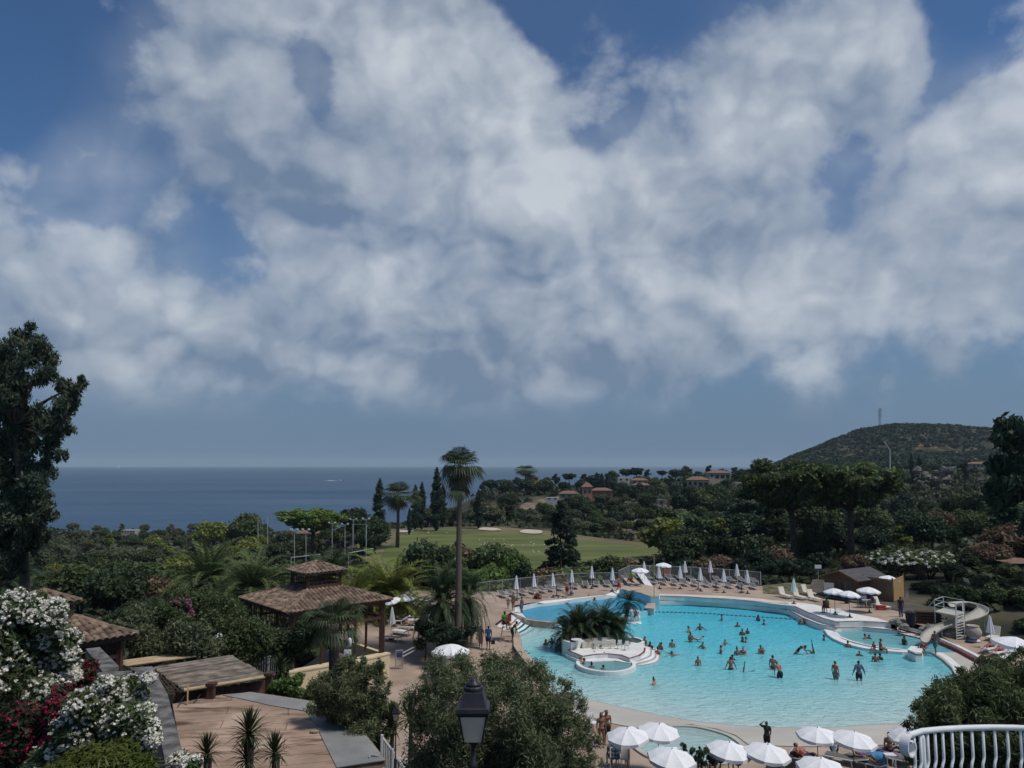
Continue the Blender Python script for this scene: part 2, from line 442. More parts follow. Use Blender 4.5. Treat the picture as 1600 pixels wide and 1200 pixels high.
def hair_mesh(name, kind):
 J = POSES[name]; sL, sR, ax, hL, hR = shoulders(J)
 Nk, H = Vector(J['neck']), Vector(J['head'])
 hd = (H - Nk).normalized()
 up = hd if name in ('recline', 'handstand') else (Vector((0, 0, 1)) if name != 'plunge' else Vector((-.5, 0, .85)))
 u = Vector(up).normalized()
 fr = frame(up, ax); back = fr @ Vector((0, 1, 0))
 if back.y < 0 and name not in ('plunge', 'recline', 'handstand'): back = -back
 mb = MB()
 ell(mb, H + back * .024 + u * .026, (.088, .098, .102), up, ax)
 if kind == 'long':
  ell(mb, H + back * .075 - u * .12, (.082, .05, .17), up, ax)
 if kind == 'bun':
  mb.ball(H + back * .05 + u * .15, .055, 8)
 return part_mesh(mb, M['hair'], .02, 2)
def wear_mesh(name, kind):
 J = POSES[name]; sL, sR, ax, hL, hR = shoulders(J)
 P, Wt, C, Nk = (Vector(J[k]) for k in ('pel', 'waist', 'chest', 'neck'))
 mb = MB()
 if kind == 'shorts':
  torso(mb, J, .016, 'p')
  for h, k in ((hL, 'knL'), (hR, 'knR')): limb(mb, h, h.lerp(Vector(J[k]), .72), .112, .098)
 elif kind == 'briefs':
  ell(mb, P - (Wt - P).normalized() * .03, (.172, .120, .082), Wt - P, ax)
  for h, k in ((hL, 'knL'), (hR, 'knR')): limb(mb, h, h.lerp(Vector(J[k]), .10), .100, .096)
 elif kind == 'bikini_top':
  ell(mb, C + (Nk - Wt).normalized() * .015, (.172, .122, .058), Nk - Wt, ax)
 elif kind == 'swimsuit':
  torso(mb, J, .011, 'pw'); ell(mb, C, (.174, .121, .13), Nk - Wt, ax)
 elif kind in ('shirt', 'rash_shirt'):
  torso(mb, J, .02, 'pwc')
  for s, e, w in ((sL, 'elL', 'wrL'), (sR, 'elR', 'wrR')):
   limb(mb, s, s.lerp(Vector(J[e]), .62) if kind == 'shirt' else J[e], .076, .064)
   if kind == 'rash_shirt': limb(mb, J[e], Vector(J[e]).lerp(Vector(J[w]), .8), .056, .042)
 elif kind == 'dress':
  torso(mb, J, .018, 'pwc')
  kn = (Vector(J['knL']) + Vector(J['knR'])) / 2
  limb(mb, P, kn + Vector((0, 0, .02)), .165, .185)
 elif kind == 'trousers':
  torso(mb, J, .016, 'p')
  for h, k, a in ((hL, 'knL', 'anL'), (hR, 'knR', 'anR')): limb(mb, h, J[k], .112, .082); limb(mb, J[k], J[a], .08, .066)
 return part_mesh(mb, M['tint'])
def pm(kind, *a):
 k = (kind,) + a
 if k not in PM: PM[k] = {'body': body_mesh, 'hair': hair_mesh, 'wear': wear_mesh}[kind](*a)
 return PM[k]
SKIN = {'tan': (.25, .135, .09), 'light': (.37, .22, .155), 'dark': (.10, .06, .042), 'red': (.33, .14, .095), 'brown': (.17, .095, .065)}
HAIR = {'dark': (.018, .013, .010), 'brown': (.06, .035, .02), 'grey': (.24, .23, .22), 'fair': (.22, .15, .08)}
CLOTH = {'black': (.02, .02, .024), 'navy': (.02, .03, .07), 'red': (.33, .03, .03), 'blue': (.04, .11, .26), 'grey': (.16, .17, .18), 'green': (.08, .22, .05), 'lime': (.36, .50, .05), 'white': (.65, .65, .65), 'pattern': (.24, .20, .17), 'purple': (.12, .06, .16), 'teal': (.05, .16, .19), 'slate': (.09, .13, .18), 'burgundy': (.13, .025, .03), 'dark_green': (.02, .05, .035), 'denim': (.05, .07, .13), 'pink': (.45, .10, .16), 'khaki': (.20, .17, .12)}
PEOPLE_SEED = random.Random(5)
for _p in POSES:
 pm('body', _p)
 for _h in ('short', 'long', 'bun'): pm('hair', _p, _h)
def person(loc, ps, label, size=1.0, rz=0.0, skin='tan', hair='dark', style='short', wear=(), group=None, tilt=0.0):
 o = bpy.data.objects.new('person', pm('body', ps)); COL.objects.link(o)
 o.location = loc; o.rotation_euler = (tilt, 0, rz); o.scale = (size,) * 3
 k = PEOPLE_SEED.uniform(.85, 1.15)
 o.color = (*[c * k for c in SKIN[skin]], 1)
 tag(o, label, 'person', group)
 h = bpy.data.objects.new('hair', pm('hair', ps, style)); COL.objects.link(h); h.parent = o; h.color = (*HAIR[hair], 1)
 for kind, col in wear:
  w = bpy.data.objects.new(kind, pm('wear', ps, kind)); COL.objects.link(w); w.parent = o; w.color = (*(CLOTH[col] if isinstance(col, str) else col), 1)
 return o
for _p, _w in (('stand', 'shorts'), ('stand', 'briefs'), ('stand', 'bikini_top'), ('stand', 'shirt'), ('stand', 'swimsuit'), ('stand', 'dress'), ('stand', 'trousers'), ('walk', 'shorts'), ('walk', 'shirt'), ('walk', 'dress'), ('walk', 'briefs'), ('walk', 'trousers'), ('walk', 'bikini_top'),
      ('wade', 'briefs'), ('wade', 'shorts'), ('wade', 'bikini_top'), ('wade', 'swimsuit'), ('hands_in_front', 'shorts'), ('hands_in_front', 'bikini_top'), ('hands_in_front', 'swimsuit'), ('hands_in_front', 'briefs'), ('arm_up', 'briefs'), ('arm_up', 'bikini_top'), ('arm_up', 'shorts'), ('arm_up', 'shirt'), ('arms_away', 'rash_shirt'), ('arms_away', 'shorts'), ('arms_away', 'briefs'),
      ('lean', 'briefs'), ('lean', 'shorts'), ('crouch', 'swimsuit'), ('crouch', 'shorts'), ('sit', 'shorts'), ('sit', 'shirt'), ('sit', 'swimsuit'), ('sit', 'bikini_top'), ('sit', 'briefs'), ('recline', 'shorts'), ('recline', 'swimsuit'), ('recline', 'bikini_top'), ('recline', 'briefs'), ('recline', 'shirt'), ('plunge', 'swimsuit'), ('float_swim', 'swimsuit'), ('float_swim', 'shorts'), ('handstand', 'briefs'), ('handstand', 'shorts')):
 pm('wear', _p, _w)
# ------------------------------------------------------------------ sky and light
SUN_EL, SUN_AZ = R(60), R(112)          # azimuth from +Y towards +X
SUN_DIR = Vector((math.sin(SUN_AZ) * math.cos(SUN_EL), math.cos(SUN_AZ) * math.cos(SUN_EL), math.sin(SUN_EL)))
sun_d = bpy.data.lights.new('sun', 'SUN')
sun_d.energy = 2.7
sun_d.angle = R(12)
sun_d.color = (1.0, 0.95, 0.88)
sun = bpy.data.objects.new('sun', sun_d)
sun.rotation_euler = (-SUN_DIR).to_track_quat('-Z', 'Y').to_euler()
sun.location = (60, 20, 90)
COL.objects.link(sun)
W = bpy.data.worlds.new('World')
SC.world = W
W.use_nodes = True
N, L = W.node_tree.nodes, W.node_tree.links
bg = N['Background']
sky = N.new('ShaderNodeTexSky')
sky.sky_type = 'NISHITA'
sky.sun_disc = False
sky.sun_elevation = SUN_EL
sky.sun_rotation = SUN_AZ
sky.air_density = 1.0
sky.dust_density = 0.6
sky.ozone_density = 2.0
def wmath(op, a, b=None, c=None, clamp=False):
 n = N.new('ShaderNodeMath'); n.operation = op; n.use_clamp = clamp
 for i, x in enumerate((a, b, c)):
  if x is None: continue
  if isinstance(x, (int, float)): n.inputs[i].default_value = x
  else: L.new(x, n.inputs[i])
 return n.outputs[0]
def wramp(x, a, b, c=0.0, d=1.0, smooth=True):
 n = N.new('ShaderNodeMapRange')
 n.interpolation_type = 'SMOOTHSTEP' if smooth else 'LINEAR'
 n.inputs['From Min'].default_value = a; n.inputs['From Max'].default_value = b
 n.inputs['To Min'].default_value = c; n.inputs['To Max'].default_value = d
 L.new(x, n.inputs['Value'])
 return n.outputs['Result']
def wmix(f, a, b):
 n = N.new('ShaderNodeMix'); n.data_type = 'RGBA'
 for k, x in (('Factor', f), ('A', a), ('B', b)):
  if isinstance(x, tuple): n.inputs[k].default_value = (*x, 1)
  elif isinstance(x, (int, float)): n.inputs[k].default_value = x
  else: L.new(x, n.inputs[k])
 return n.outputs['Result']
def wnoise(vec, scale, detail, rough=0.55, dist=0.0):
 n = N.new('ShaderNodeTexNoise')
 n.inputs['Scale'].default_value = scale; n.inputs['Detail'].default_value = detail
 n.inputs['Roughness'].default_value = rough; n.inputs['Distortion'].default_value = dist
 L.new(vec, n.inputs['Vector'])
 return n.outputs['Fac']
tcw = N.new('ShaderNodeTexCoord')
dirv = tcw.outputs['Generated']
wv = N.new('ShaderNodeTexNoise'); wv.inputs['Scale'].default_value = 3.2; wv.inputs['Detail'].default_value = 5
L.new(dirv, wv.inputs['Vector'])
ws = N.new('ShaderNodeVectorMath'); ws.operation = 'MULTIPLY_ADD'
ws.inputs[1].default_value = (0.22, 0.22, 0.22); ws.inputs[2].default_value = (-0.11, -0.11, -0.11)
L.new(wv.outputs['Color'], ws.inputs[0])
wa = N.new('ShaderNodeVectorMath'); wa.operation = 'ADD'
L.new(dirv, wa.inputs[0]); L.new(ws.outputs[0], wa.inputs[1])
wdir = wa.outputs[0]
def bank(items, vec):
 acc = None
 for px, py, r, w in items:
  c = ray(px, py).normalized()
  n = N.new('ShaderNodeVectorMath'); n.operation = 'DISTANCE'
  L.new(vec, n.inputs[0]); n.inputs[1].default_value = c
  v = wramp(n.outputs['Value'], 0.0, r / 1200.0 * 1.25, w, 0.0)
  acc = v if acc is None else wmath('ADD', acc, v)
 return acc
CLOUDS = [(740, 90, 110, .6), (940, 130, 110, .55), (60, 420, 210, 1), (190, 290, 130, .9), (290, 540, 170, 1), (110, 550, 140, .8), (-60, 480, 200, 1), (300, 150, 140, .85), (400, 70, 170, 1),
    (480, 210, 190, 1), (570, 340, 190, 1), (640, 150, 160, 1), (690, 40, 90, .5), (710, 260, 190, 1), (720, 440, 200, 1),
    (590, 510, 150, 1), (830, 520, 160, 1), (890, 310, 180, 1), (800, 190, 110, .8), (1000, 430, 190, 1),
    (985, 540, 120, .9), (1090, 575, 75, .7), (1060, 290, 150, .9), (1110, 150, 150, 1), (1230, 70, 150, 1), (1320, 150, 130, .9),
    (1190, 310, 140, .8), (1340, 400, 180, 1), (1450, 290, 180, 1), (1500, 430, 150, .8), (1560, 190, 140, .9),
    (1640, 330, 200, 1), (1200, 460, 150, .9), (1360, 40, 70, .5), (1512, 598, 42, .6), (1330, 605, 50, .35), (470, 560, 110, .8), (720, 570, 110, .8),
    (560, 20, 110, .5), (30, 200, 70, .25)]
HOLES = [(345, 420, 93, 0.64), (845, 35, 105, 0.55), (1290, 250, 75, 0.42), (1000, 165, 106, 0.75), (240, 390, 62, 0.34), (1480, 60, 100, 0.58), (120, 100, 200, 0.64), (490, 70, 56, 0.70), (500, 140, 50, 0.70), (510, 200, 50, 0.58), (545, 260, 50, 0.46), (950, 195, 62, 0.70), (1050, 115, 50, 0.58), (1265, 285, 62, 0.38), (1320, 215, 62, 0.42), (1345, 330, 50, 0.46), (120, 390, 62, 0.58), (165, 290, 56, 0.58), (250, 220, 56, 0.70), (880, 400, 75, 0.41), (60, 300, 62, 0.46)]
B = wmath('SUBTRACT', wmath('MINIMUM', bank(CLOUDS, wdir), 0.95), bank(HOLES, wdir))
sq = N.new('ShaderNodeMapping'); sq.inputs['Scale'].default_value = (1.0, 1.0, 1.15)
L.new(dirv, sq.inputs['Vector'])
def wbillow(vec, scale, detail):
 n = N.new('ShaderNodeTexVoronoi'); n.feature = 'F1'
 n.inputs['Scale'].default_value = scale; n.inputs['Detail'].default_value = detail; n.inputs['Roughness'].default_value = 0.62
 n.inputs['Lacunarity'].default_value = 2.1
 n.normalize = True
 L.new(vec, n.inputs['Vector'])
 return wmath('SUBTRACT', 1.0, n.outputs['Distance'])
def wadd(vec, off):
 n = N.new('ShaderNodeVectorMath'); n.operation = 'ADD'; n.inputs[1].default_value = off
 L.new(vec, n.inputs[0]); return n.outputs[0]
wq = N.new('ShaderNodeVectorMath'); wq.operation = 'MULTIPLY_ADD'
wn2 = N.new('ShaderNodeTexNoise'); wn2.inputs['Scale'].default_value = 7.0; wn2.inputs['Detail'].default_value = 4; L.new(sq.outputs[0], wn2.inputs['Vector'])
wq.inputs[1].default_value = (.12, .12, .12); L.new(wn2.outputs['Color'], wq.inputs[0]); L.new(sq.outputs[0], wq.inputs[2])
bv = wq.outputs[0]
b1 = wbillow(bv, 5.6, 2.6)
b2 = wbillow(wadd(bv, (0.020, 0.0, 0.034)), 5.6, 2.6)
n1 = wnoise(sq.outputs[0], 4.6, 7, 0.64, 0.1)
n0 = wnoise(sq.outputs[0], 3.4, 3, 0.5, 0.0)
field = wmath('ADD', B, wmath('MULTIPLY', wmath('SUBTRACT', n1, 0.5), 2.7))
field = wmath('ADD', field, wmath('MULTIPLY', wmath('SUBTRACT', b1, 0.66), 2.3))
mask = wmath('MULTIPLY', wramp(field, -0.02, 0.66), wramp(field, 0.2, 1.7, 0.72, 0.97))
mask = wmath('MAXIMUM', mask, wmath('MULTIPLY', wramp(bank(CLOUDS[2:18] + CLOUDS[20:32], wdir), 0.1, 1.0), 0.36))
relief = wmath('SUBTRACT', b1, b2)
tone = wmath('ADD', wmath('MULTIPLY', relief, 2.0), wmath('ADD', wmath('MULTIPLY', b1, 0.35), wmath('ADD', wmath('MULTIPLY', n0, 1.15), wmath('MULTIPLY', n1, 0.5))))
tone = wmath('ADD', tone, bank([(890, 262, 60, .22), (200, 250, 55, .25), (590, 400, 90, .20), (420, 110, 150, .14), (1180, 100, 170, .18), (1530, 180, 120, .14), (270, 515, 90, .2), (1000, 505, 90, .2), (640, 150, 130, .1), (1450, 330, 150, .08)], wdir))
tone = wmath('SUBTRACT', tone, bank([(450, 300, 160, .10), (760, 480, 170, .10), (1100, 380, 140, .08), (330, 250, 110, .08), (1330, 320, 130, .10), (90, 500, 150, .08)], wdir))
sepc = N.new('ShaderNodeSeparateXYZ'); L.new(dirv, sepc.inputs[0])
tone = wmath('SUBTRACT', tone, wramp(sepc.outputs['Z'], 0.10, 0.26, 0.16, -0.03))
cloud_col = wmix(wramp(tone, 0.72, 1.50, smooth=False), (0.17, 0.235, 0.34), (0.56, 0.605, 0.665))
sep = N.new('ShaderNodeSeparateXYZ'); L.new(dirv, sep.inputs[0])
el = sep.outputs['Z']
gain = N.new('ShaderNodeMix'); gain.data_type = 'RGBA'; gain.blend_type = 'MULTIPLY'; gain.inputs['Factor'].default_value = 1
L.new(sky.outputs[0], gain.inputs['A']); gain.inputs['B'].default_value = (0.040, 0.058, 0.076, 1)
clear = wmix(wramp(el, -0.02, 0.33), (0.135, 0.208, 0.318), gain.outputs['Result'])
haz = wnoise(sq.outputs[0], 2.5, 4, 0.5, 0.3)
veil = wmath('MULTIPLY', wramp(haz, 0.35, 0.75), wramp(el, 0.0, 0.2, 0.12, 0.1))
clear = wmix(veil, clear, (0.22, 0.275, 0.36))
low = wramp(el, 0.045, 0.115)
mask = wmath('MULTIPLY', mask, low)
final = wmix(mask, clear, cloud_col)
L.new(final, bg.inputs['Color'])
bg.inputs['Strength'].default_value = 1.0
SC.view_settings.view_transform = 'Standard'
SC.view_settings.look = 'None'
SC.view_settings.exposure = 0.0
SC.view_settings.gamma = 1.0
SC.cycles.max_bounces = 5
SC.cycles.diffuse_bounces = 2
SC.cycles.glossy_bounces = 2
SC.cycles.transmission_bounces = 3
SC.cycles.transparent_max_bounces = 8
SC.cycles.volume_bounces = 0
SC.cycles.volume_step_rate = 1.0
SC.cycles.caustics_reflective = False
SC.cycles.caustics_refractive = False
SC.cycles.use_denoising = True
SC.cycles.sample_clamp_indirect = 4.0
# ------------------------------------------------------------------ the air between here and the hills
_h = bpy.data.meshes.new('haze')
_x0, _x1, _y0, _y1, _z0, _z1 = -41000, 41000, -300, 16400, -32, 118
_h.from_pydata([(x, y, z) for z in (_z0, _z1) for x, y in ((_x0, _y0), (_x1, _y0), (_x1, _y1), (_x0, _y1))], [], [(3, 2, 1, 0), (4, 5, 6, 7), (0, 1, 5, 4), (1, 2, 6, 5), (2, 3, 7, 6), (3, 0, 4, 7)])
_m = bpy.data.materials.new('haze'); _m.use_nodes = True
_n = _m.node_tree.nodes; _l = _m.node_tree.links
_n.remove(_n['Principled BSDF'])
_v = _n.new('ShaderNodeVolumePrincipled')
_v.inputs['Color'].default_value = (0.72, 0.90, 1.0, 1)
_v.inputs['Density'].default_value = 0.00006
_v.inputs['Anisotropy'].default_value = 0.0
_l.new(_v.outputs[0], _n['Material Output'].inputs['Volume'])
_h.materials.append(_m)
haze = bpy.data.objects.new('haze', _h); COL.objects.link(haze)
haze['kind'] = 'stuff'
haze['label'] = 'thin blue sea haze in the air over the whole view'
# ------------------------------------------------------------------ terrain
SEA_Z = -30.0
PXC = [-700, 0, 200, 400, 600, 800, 1000, 1200, 1300, 1400, 1600, 2300]
TZ = [
 (1,    [10.2] * 12),
 (6,    [10.2, 10.2, 10.2, 9.6, 9.0, 8.6, 8.6, 8.6, 8.8, 9.0, 9.0, 9.0]),
 (11,   [9.4, 9.4, 9.2, 7.5, 6.5, 6.0, 6.0, 6.0, 6.4, 7.0, 7.4, 7.6]),
 (16,   [8.0, 8.0, 7.6, 5.2, 4.4, 4.0, 3.6, 3.6, 4.4, 5.4, 6.0, 6.5]),
 (23,   [5.6, 5.6, 5.2, 3.2, 2.6, 2.4, 2.0, 2.0, 2.6, 3.4, 4.0, 5.0]),
 (30,   [4.6, 4.4, 3.6, 2.2, 1.2, 0.6, 0.2, -0.4, -0.4, 0.0, 1.0, 3.0]),
 (34,   [4.4, 4.2, 3.2, 1.8, 0.4, -1.5, -2.5, -2.5, -2.5, -2.5, -1.5, 2.0]),
 (45,   [3.2, 3.0, 2.2, 1.0, -2.4, -2.5, -2.5, -2.5, -2.5, -2.5, -2.2, 1.6]),
 (60,   [1.5, 1.5, 1.0, 0.2, -2.5, -2.5, -2.5, -2.5, -2.5, -2.5, -1.2, 1.8]),
 (76,   [-0.5, -0.8, -1.2, -1.6, -2.5, -2.5, -2.5, -2.5, -2.5, 0.4, 1.4, 2.2]),
 (90,   [-3, -3.2, -4, -4, -2.2, -2.2, -2.2, -2.2, -1.0, 1.1, 1.8, 3]),
 (110,  [-6, -6, -7, -7, -5.0, -3.2, -2.6, -0.8, 0.2, 0.6, 1.6, 3]),
 (150,  [-11, -11, -12, -11, -7.6, -6.5, -5.5, -2.8, -2.2, -2.0, 0.4, 3]),
 (180,  [-14, -14, -14, -13, -8.6, -8.2, -7.0, -4.0, -4.0, -3.6, 0.0, 4]),
 (225,  [-17, -17, -17, -15, -8.6, -8.2, -8.0, -5.0, -5.4, -5.0, 0.0, 5]),
 (275,  [-20, -20, -20, -17, -7.6, -6.6, -8.2, -4.6, -4.6, -4.0, 1.0, 6]),
 (310,  [-22, -22, -21, -19, -10, -9.0, -8.5, -4.0, -3.0, -2.6, 2.0, 8]),
 (400,  [-25, -25, -25, -23, -20, -12, -8.0, -3.0, -0.5, 0.6, 5.0, 12]),
 (480,  [-25, -27, -28, -28, -30, -6, -3.0, 1.0, 2.0, 4.5, 8.0, 18]),
 (560,  [-24, -31, -33, -33, -36, -3.0, 1.5, 4.0, 5.0, 7.0, 11, 24]),
 (680,  [-34, -36, -38, -38, -40, -34, -18, 5.0, 9.0, 13, 18, 34]),
 (900,  [-40, -40, -40, -40, -40, -40, -34, 2.0, 16, 22, 26, 40]),
 (1200, [-40, -40, -40, -40, -40, -40, -40, 0.0, 20, 30, 30, 40]),
 (1700, [-40, -40, -40, -40, -40, -40, -40, -30, 0, 10, 14, 24]),
 (3000, [-40] * 12),
]
_ly = np.log(np.array([t[0] for t in TZ], float))
_zz = np.array([t[1] for t in TZ], float)
_ux = (np.array(PXC, float) - 800) / 1205.0
def base_z(x, y):
 y = max(y, 1.0)
 u = min(max(x / y, _ux[0]), _ux[-1])
 l = min(max(math.log(y), _ly[0]), _ly[-1] - 1e-6)
 j = int(np.searchsorted(_ly, l, 'right')) - 1
 j = min(max(j, 0), len(_ly) - 2)
 i = int(np.searchsorted(_ux, u, 'right')) - 1
 i = min(max(i, 0), len(_ux) - 2)
 fy = (l - _ly[j]) / (_ly[j + 1] - _ly[j])
 fx = (u - _ux[i]) / (_ux[i + 1] - _ux[i])
 fx = fx * fx * (3 - 2 * fx)
 a = _zz[j, i] * (1 - fx) + _zz[j, i + 1] * fx
 b = _zz[j + 1, i] * (1 - fx) + _zz[j + 1, i + 1] * fx
 return a * (1 - fy) + b * fy
def ground_z(x, y):
 z = base_z(x, y)
 if y > 95:
  k = min(1.0, (y - 95) / 150)
  z += k * (noise.noise(Vector((x * 0.02, y * 0.02, 1.3))) * 1.6)
  if y > 500:
   z += min(1, (y - 500) / 400) * noise.noise(Vector((x * 0.006, y * 0.006, 4.0))) * 8
 if y > 600:
  k = math.exp(-((y - 1200) / (360 if y < 1200 else 500)) ** 2)
  z = max(z, -60 + min(1, max(0, (800 + x / y * 1205 - 1120) / 80)) * (22 + k * (38 + float(np.interp(800 + x / y * 1205, [1150, 1200, 1240, 1300, 1345, 1400, 1450, 1500, 1560, 1700], [0, 8, 27, 50, 66, 74, 74, 72, 68, 64]))) + noise.noise(Vector((x * .012, y * .012, 9))) * 3))
 return z
def make_ground():
 us = np.linspace(-1.55, 1.55, 190)
 ys = np.concatenate([np.linspace(1.0, 12, 12), np.exp(np.linspace(math.log(13), math.log(3000), 150))])
 V = []
 for y in ys:
  for u in us:
   V.append((u * y, y, ground_z(u * y, y)))
 nu = len(us)
 Fs = []
 for j in range(len(ys) - 1):
  for i in range(nu - 1):
   a = j * nu + i
   Fs.append((a, a + 1, a + nu + 1, a + nu))
 mb = MB(); mb.add(V, Fs)
 m = mat('hillside', (0.038, 0.044, 0.024), 0.95, 0.35, 0.06, 0.6, 3.0, c2=(0.115, 0.092, 0.055), detail=9, thr=(0.45, 0.75))
 o = mb.build('ground', m, smooth=True)
 tag(o, kind='structure')
make_ground()
def pip(x, y, poly):
 c = False
 n = len(poly)
 j = n - 1
 for i in range(n):
  xi, yi = poly[i][0], poly[i][1]
  xj, yj = poly[j][0], poly[j][1]
  if (yi > y) != (yj > y) and x < (xj - xi) * (y - yi) / (yj - yi) + xi:
   c = not c
  j = i
 return c
def seg_d(x, y, poly, closed=True):
 best = 1e9
 n = len(poly)
 for i in range(n if closed else n - 1):
  ax, ay = poly[i][0], poly[i][1]
  bx, by = poly[(i + 1) % n][0], poly[(i + 1) % n][1]
  dx, dy = bx - ax, by - ay
  l2 = dx * dx + dy * dy
  t = 0 if l2 == 0 else max(0, min(1, ((x - ax) * dx + (y - ay) * dy) / l2))
  ex, ey = ax + t * dx - x, ay + t * dy - y
  d = ex * ex + ey * ey
  if d < best: best = d
 return math.sqrt(best)
def smooth_line(pts, closed=True, k=4):
 """Catmull-Rom through plan points"""
 n = len(pts)
 out = []
 rng = range(n) if closed else range(n - 1)
 for i in rng:
  def g(j):
   return pts[j % n] if closed else pts[max(0, min(n - 1, j))]
  p0, p1, p2, p3 = g(i - 1), g(i), g(i + 1), g(i + 2)
  for s in range(k):
   t = s / k
   q = []
   for a in range(2):
    q.append(0.5 * ((2 * p1[a]) + (-p0[a] + p2[a]) * t + (2 * p0[a] - 5 * p1[a] + 4 * p2[a] - p3[a]) * t * t + (-p0[a] + 3 * p1[a] - 3 * p2[a] + p3[a]) * t ** 3))
   out.append(tuple(q))
 if not closed: out.append((pts[-1][0], pts[-1][1]))
 return out
def sheet(name, outer, holes, zf, step, m, parent=None, skirt=0.0, kind='structure', attr=None, min_d=None):
 """horizontal sheet over a plan polygon with holes, height zf(x, y), triangulated about every step metres"""
 def dens(poly):
  out = []
  n = len(poly)
  for i in range(n):
   a, b = poly[i], poly[(i + 1) % n]
   l = math.hypot(b[0] - a[0], b[1] - a[1])
   k = max(1, int(l / step))
   for s in range(k):
    out.append((a[0] + (b[0] - a[0]) * s / k, a[1] + (b[1] - a[1]) * s / k))
  return out
 outer = dens(outer); holes = [dens(h) for h in holes]
 pts, edges = [], []
 for poly in [outer] + holes:
  b = len(pts); n = len(poly)
  pts += [Vector(p) for p in poly]
  edges += [(b + i, b + (i + 1) % n) for i in range(n)]
 nb = len(pts)
 x0 = min(p[0] for p in outer); x1 = max(p[0] for p in outer)
 y0 = min(p[1] for p in outer); y1 = max(p[1] for p in outer)
 y = y0 + step * 0.5
 row = 0
 while y < y1:
  x = x0 + step * (0.5 if row % 2 else 0.25)
  while x < x1:
   if pip(x, y, outer) and not any(pip(x, y, h) for h in holes):
    if seg_d(x, y, outer) > step * 0.45 and all(seg_d(x, y, h) > step * 0.45 for h in holes):
     pts.append(Vector((x, y)))
   x += step
  y += step * 0.87
  row += 1
 vs, es, fs, *_ = geometry.delaunay_2d_cdt(pts, edges, [], 0, 1e-5)
 keep = []
 for f in fs:
  cx = sum(vs[i].x for i in f) / 3; cy = sum(vs[i].y for i in f) / 3
  if pip(cx, cy, outer) and not any(pip(cx, cy, h) for h in holes):
   a, b, c = (vs[i] for i in f)
   up = (b.x - a.x) * (c.y - a.y) - (b.y - a.y) * (c.x - a.x) > 0
   keep.append(tuple(f) if up else tuple(reversed(f)))
 mb = MB()
 mb.add([(v.x, v.y, zf(v.x, v.y)) for v in vs], keep)
 if skirt:
  for poly in ([outer] if skirt > 0 else [outer] + holes):
   n = len(poly)
   q = [(p[0], p[1], zf(*p) - 0.002) for p in poly] + [(p[0], p[1], (zf(*p) - skirt if skirt > 0 else -skirt - 5.0)) for p in poly]
   mb.add(q, [(i, (i + 1) % n, n + (i + 1) % n, n + i) for i in range(n)])
 o = mb.build(name, m, parent)
 if kind and parent is None: tag(o, kind=kind)
 if attr:
  a = o.data.attributes.new('depth', 'FLOAT', 'POINT')
  a.data.foreach_set('value', [attr(v.co.x, v.co.y) for v in o.data.vertices])
 return o
# ------------------------------------------------------------------ sea
def sea_mat():
 m = bpy.data.materials.new('sea_water')
 Nn, Ll = nodes_of(m)
 b = Nn['Principled BSDF']
 tc = Nn.new('ShaderNodeTexCoord')
 mp = Nn.new('ShaderNodeMapping'); mp.inputs['Scale'].default_value = (0.0016, 0.006, 1)
 Ll.new(tc.outputs['Object'], mp.inputs['Vector'])
 nz = Nn.new('ShaderNodeTexNoise'); nz.inputs['Scale'].default_value = 1.0; nz.inputs['Detail'].default_value = 9; nz.inputs['Roughness'].default_value = 0.62
 Ll.new(mp.outputs[0], nz.inputs['Vector'])
 mr = Nn.new('ShaderNodeMapRange'); mr.inputs['From Min'].default_value = 0.36; mr.inputs['From Max'].default_value = 0.64
 Ll.new(nz.outputs['Fac'], mr.inputs['Value'])
 mx = Nn.new('ShaderNodeMix'); mx.data_type = 'RGBA'
 mx.inputs['A'].default_value = (0.034, 0.078, 0.140, 1); mx.inputs['B'].default_value = (0.070, 0.120, 0.185, 1)
 Ll.new(mr.outputs[0], mx.inputs['Factor'])
 Ll.new(mx.outputs['Result'], b.inputs['Base Color'])
 b.inputs['Roughness'].default_value = 0.55
 b.inputs['Specular IOR Level'].default_value = 0.12
 mp2 = Nn.new('ShaderNodeMapping'); mp2.inputs['Scale'].default_value = (0.05, 0.16, 1)
 Ll.new(tc.outputs['Object'], mp2.inputs['Vector'])
 n2 = Nn.new('ShaderNodeTexNoise'); n2.inputs['Scale'].default_value = 1.0; n2.inputs['Detail'].default_value = 6
 Ll.new(mp2.outputs[0], n2.inputs['Vector'])
 bp = Nn.new('ShaderNodeBump'); bp.inputs['Strength'].default_value = 1.0; bp.inputs['Distance'].default_value = 3.0
 Ll.new(n2.outputs['Fac'], bp.inputs['Height']); Ll.new(bp.outputs[0], b.inputs['Normal'])
 return m
mb = MB()
_ys = [120, 400, 800, 1600, 3200, 5000, 8000, 12000, 16000]
for j in range(len(_ys)):
 pass
mb.add([(s * 2.5 * y, y, SEA_Z) for y in _ys for s in (-1, -0.5, 0, 0.5, 1)],
    [(j * 5 + i, j * 5 + i + 1, (j + 1) * 5 + i + 1, (j + 1) * 5 + i) for j in range(len(_ys) - 1) for i in range(4)])
tag(mb.build('sea', sea_mat()), kind='structure')
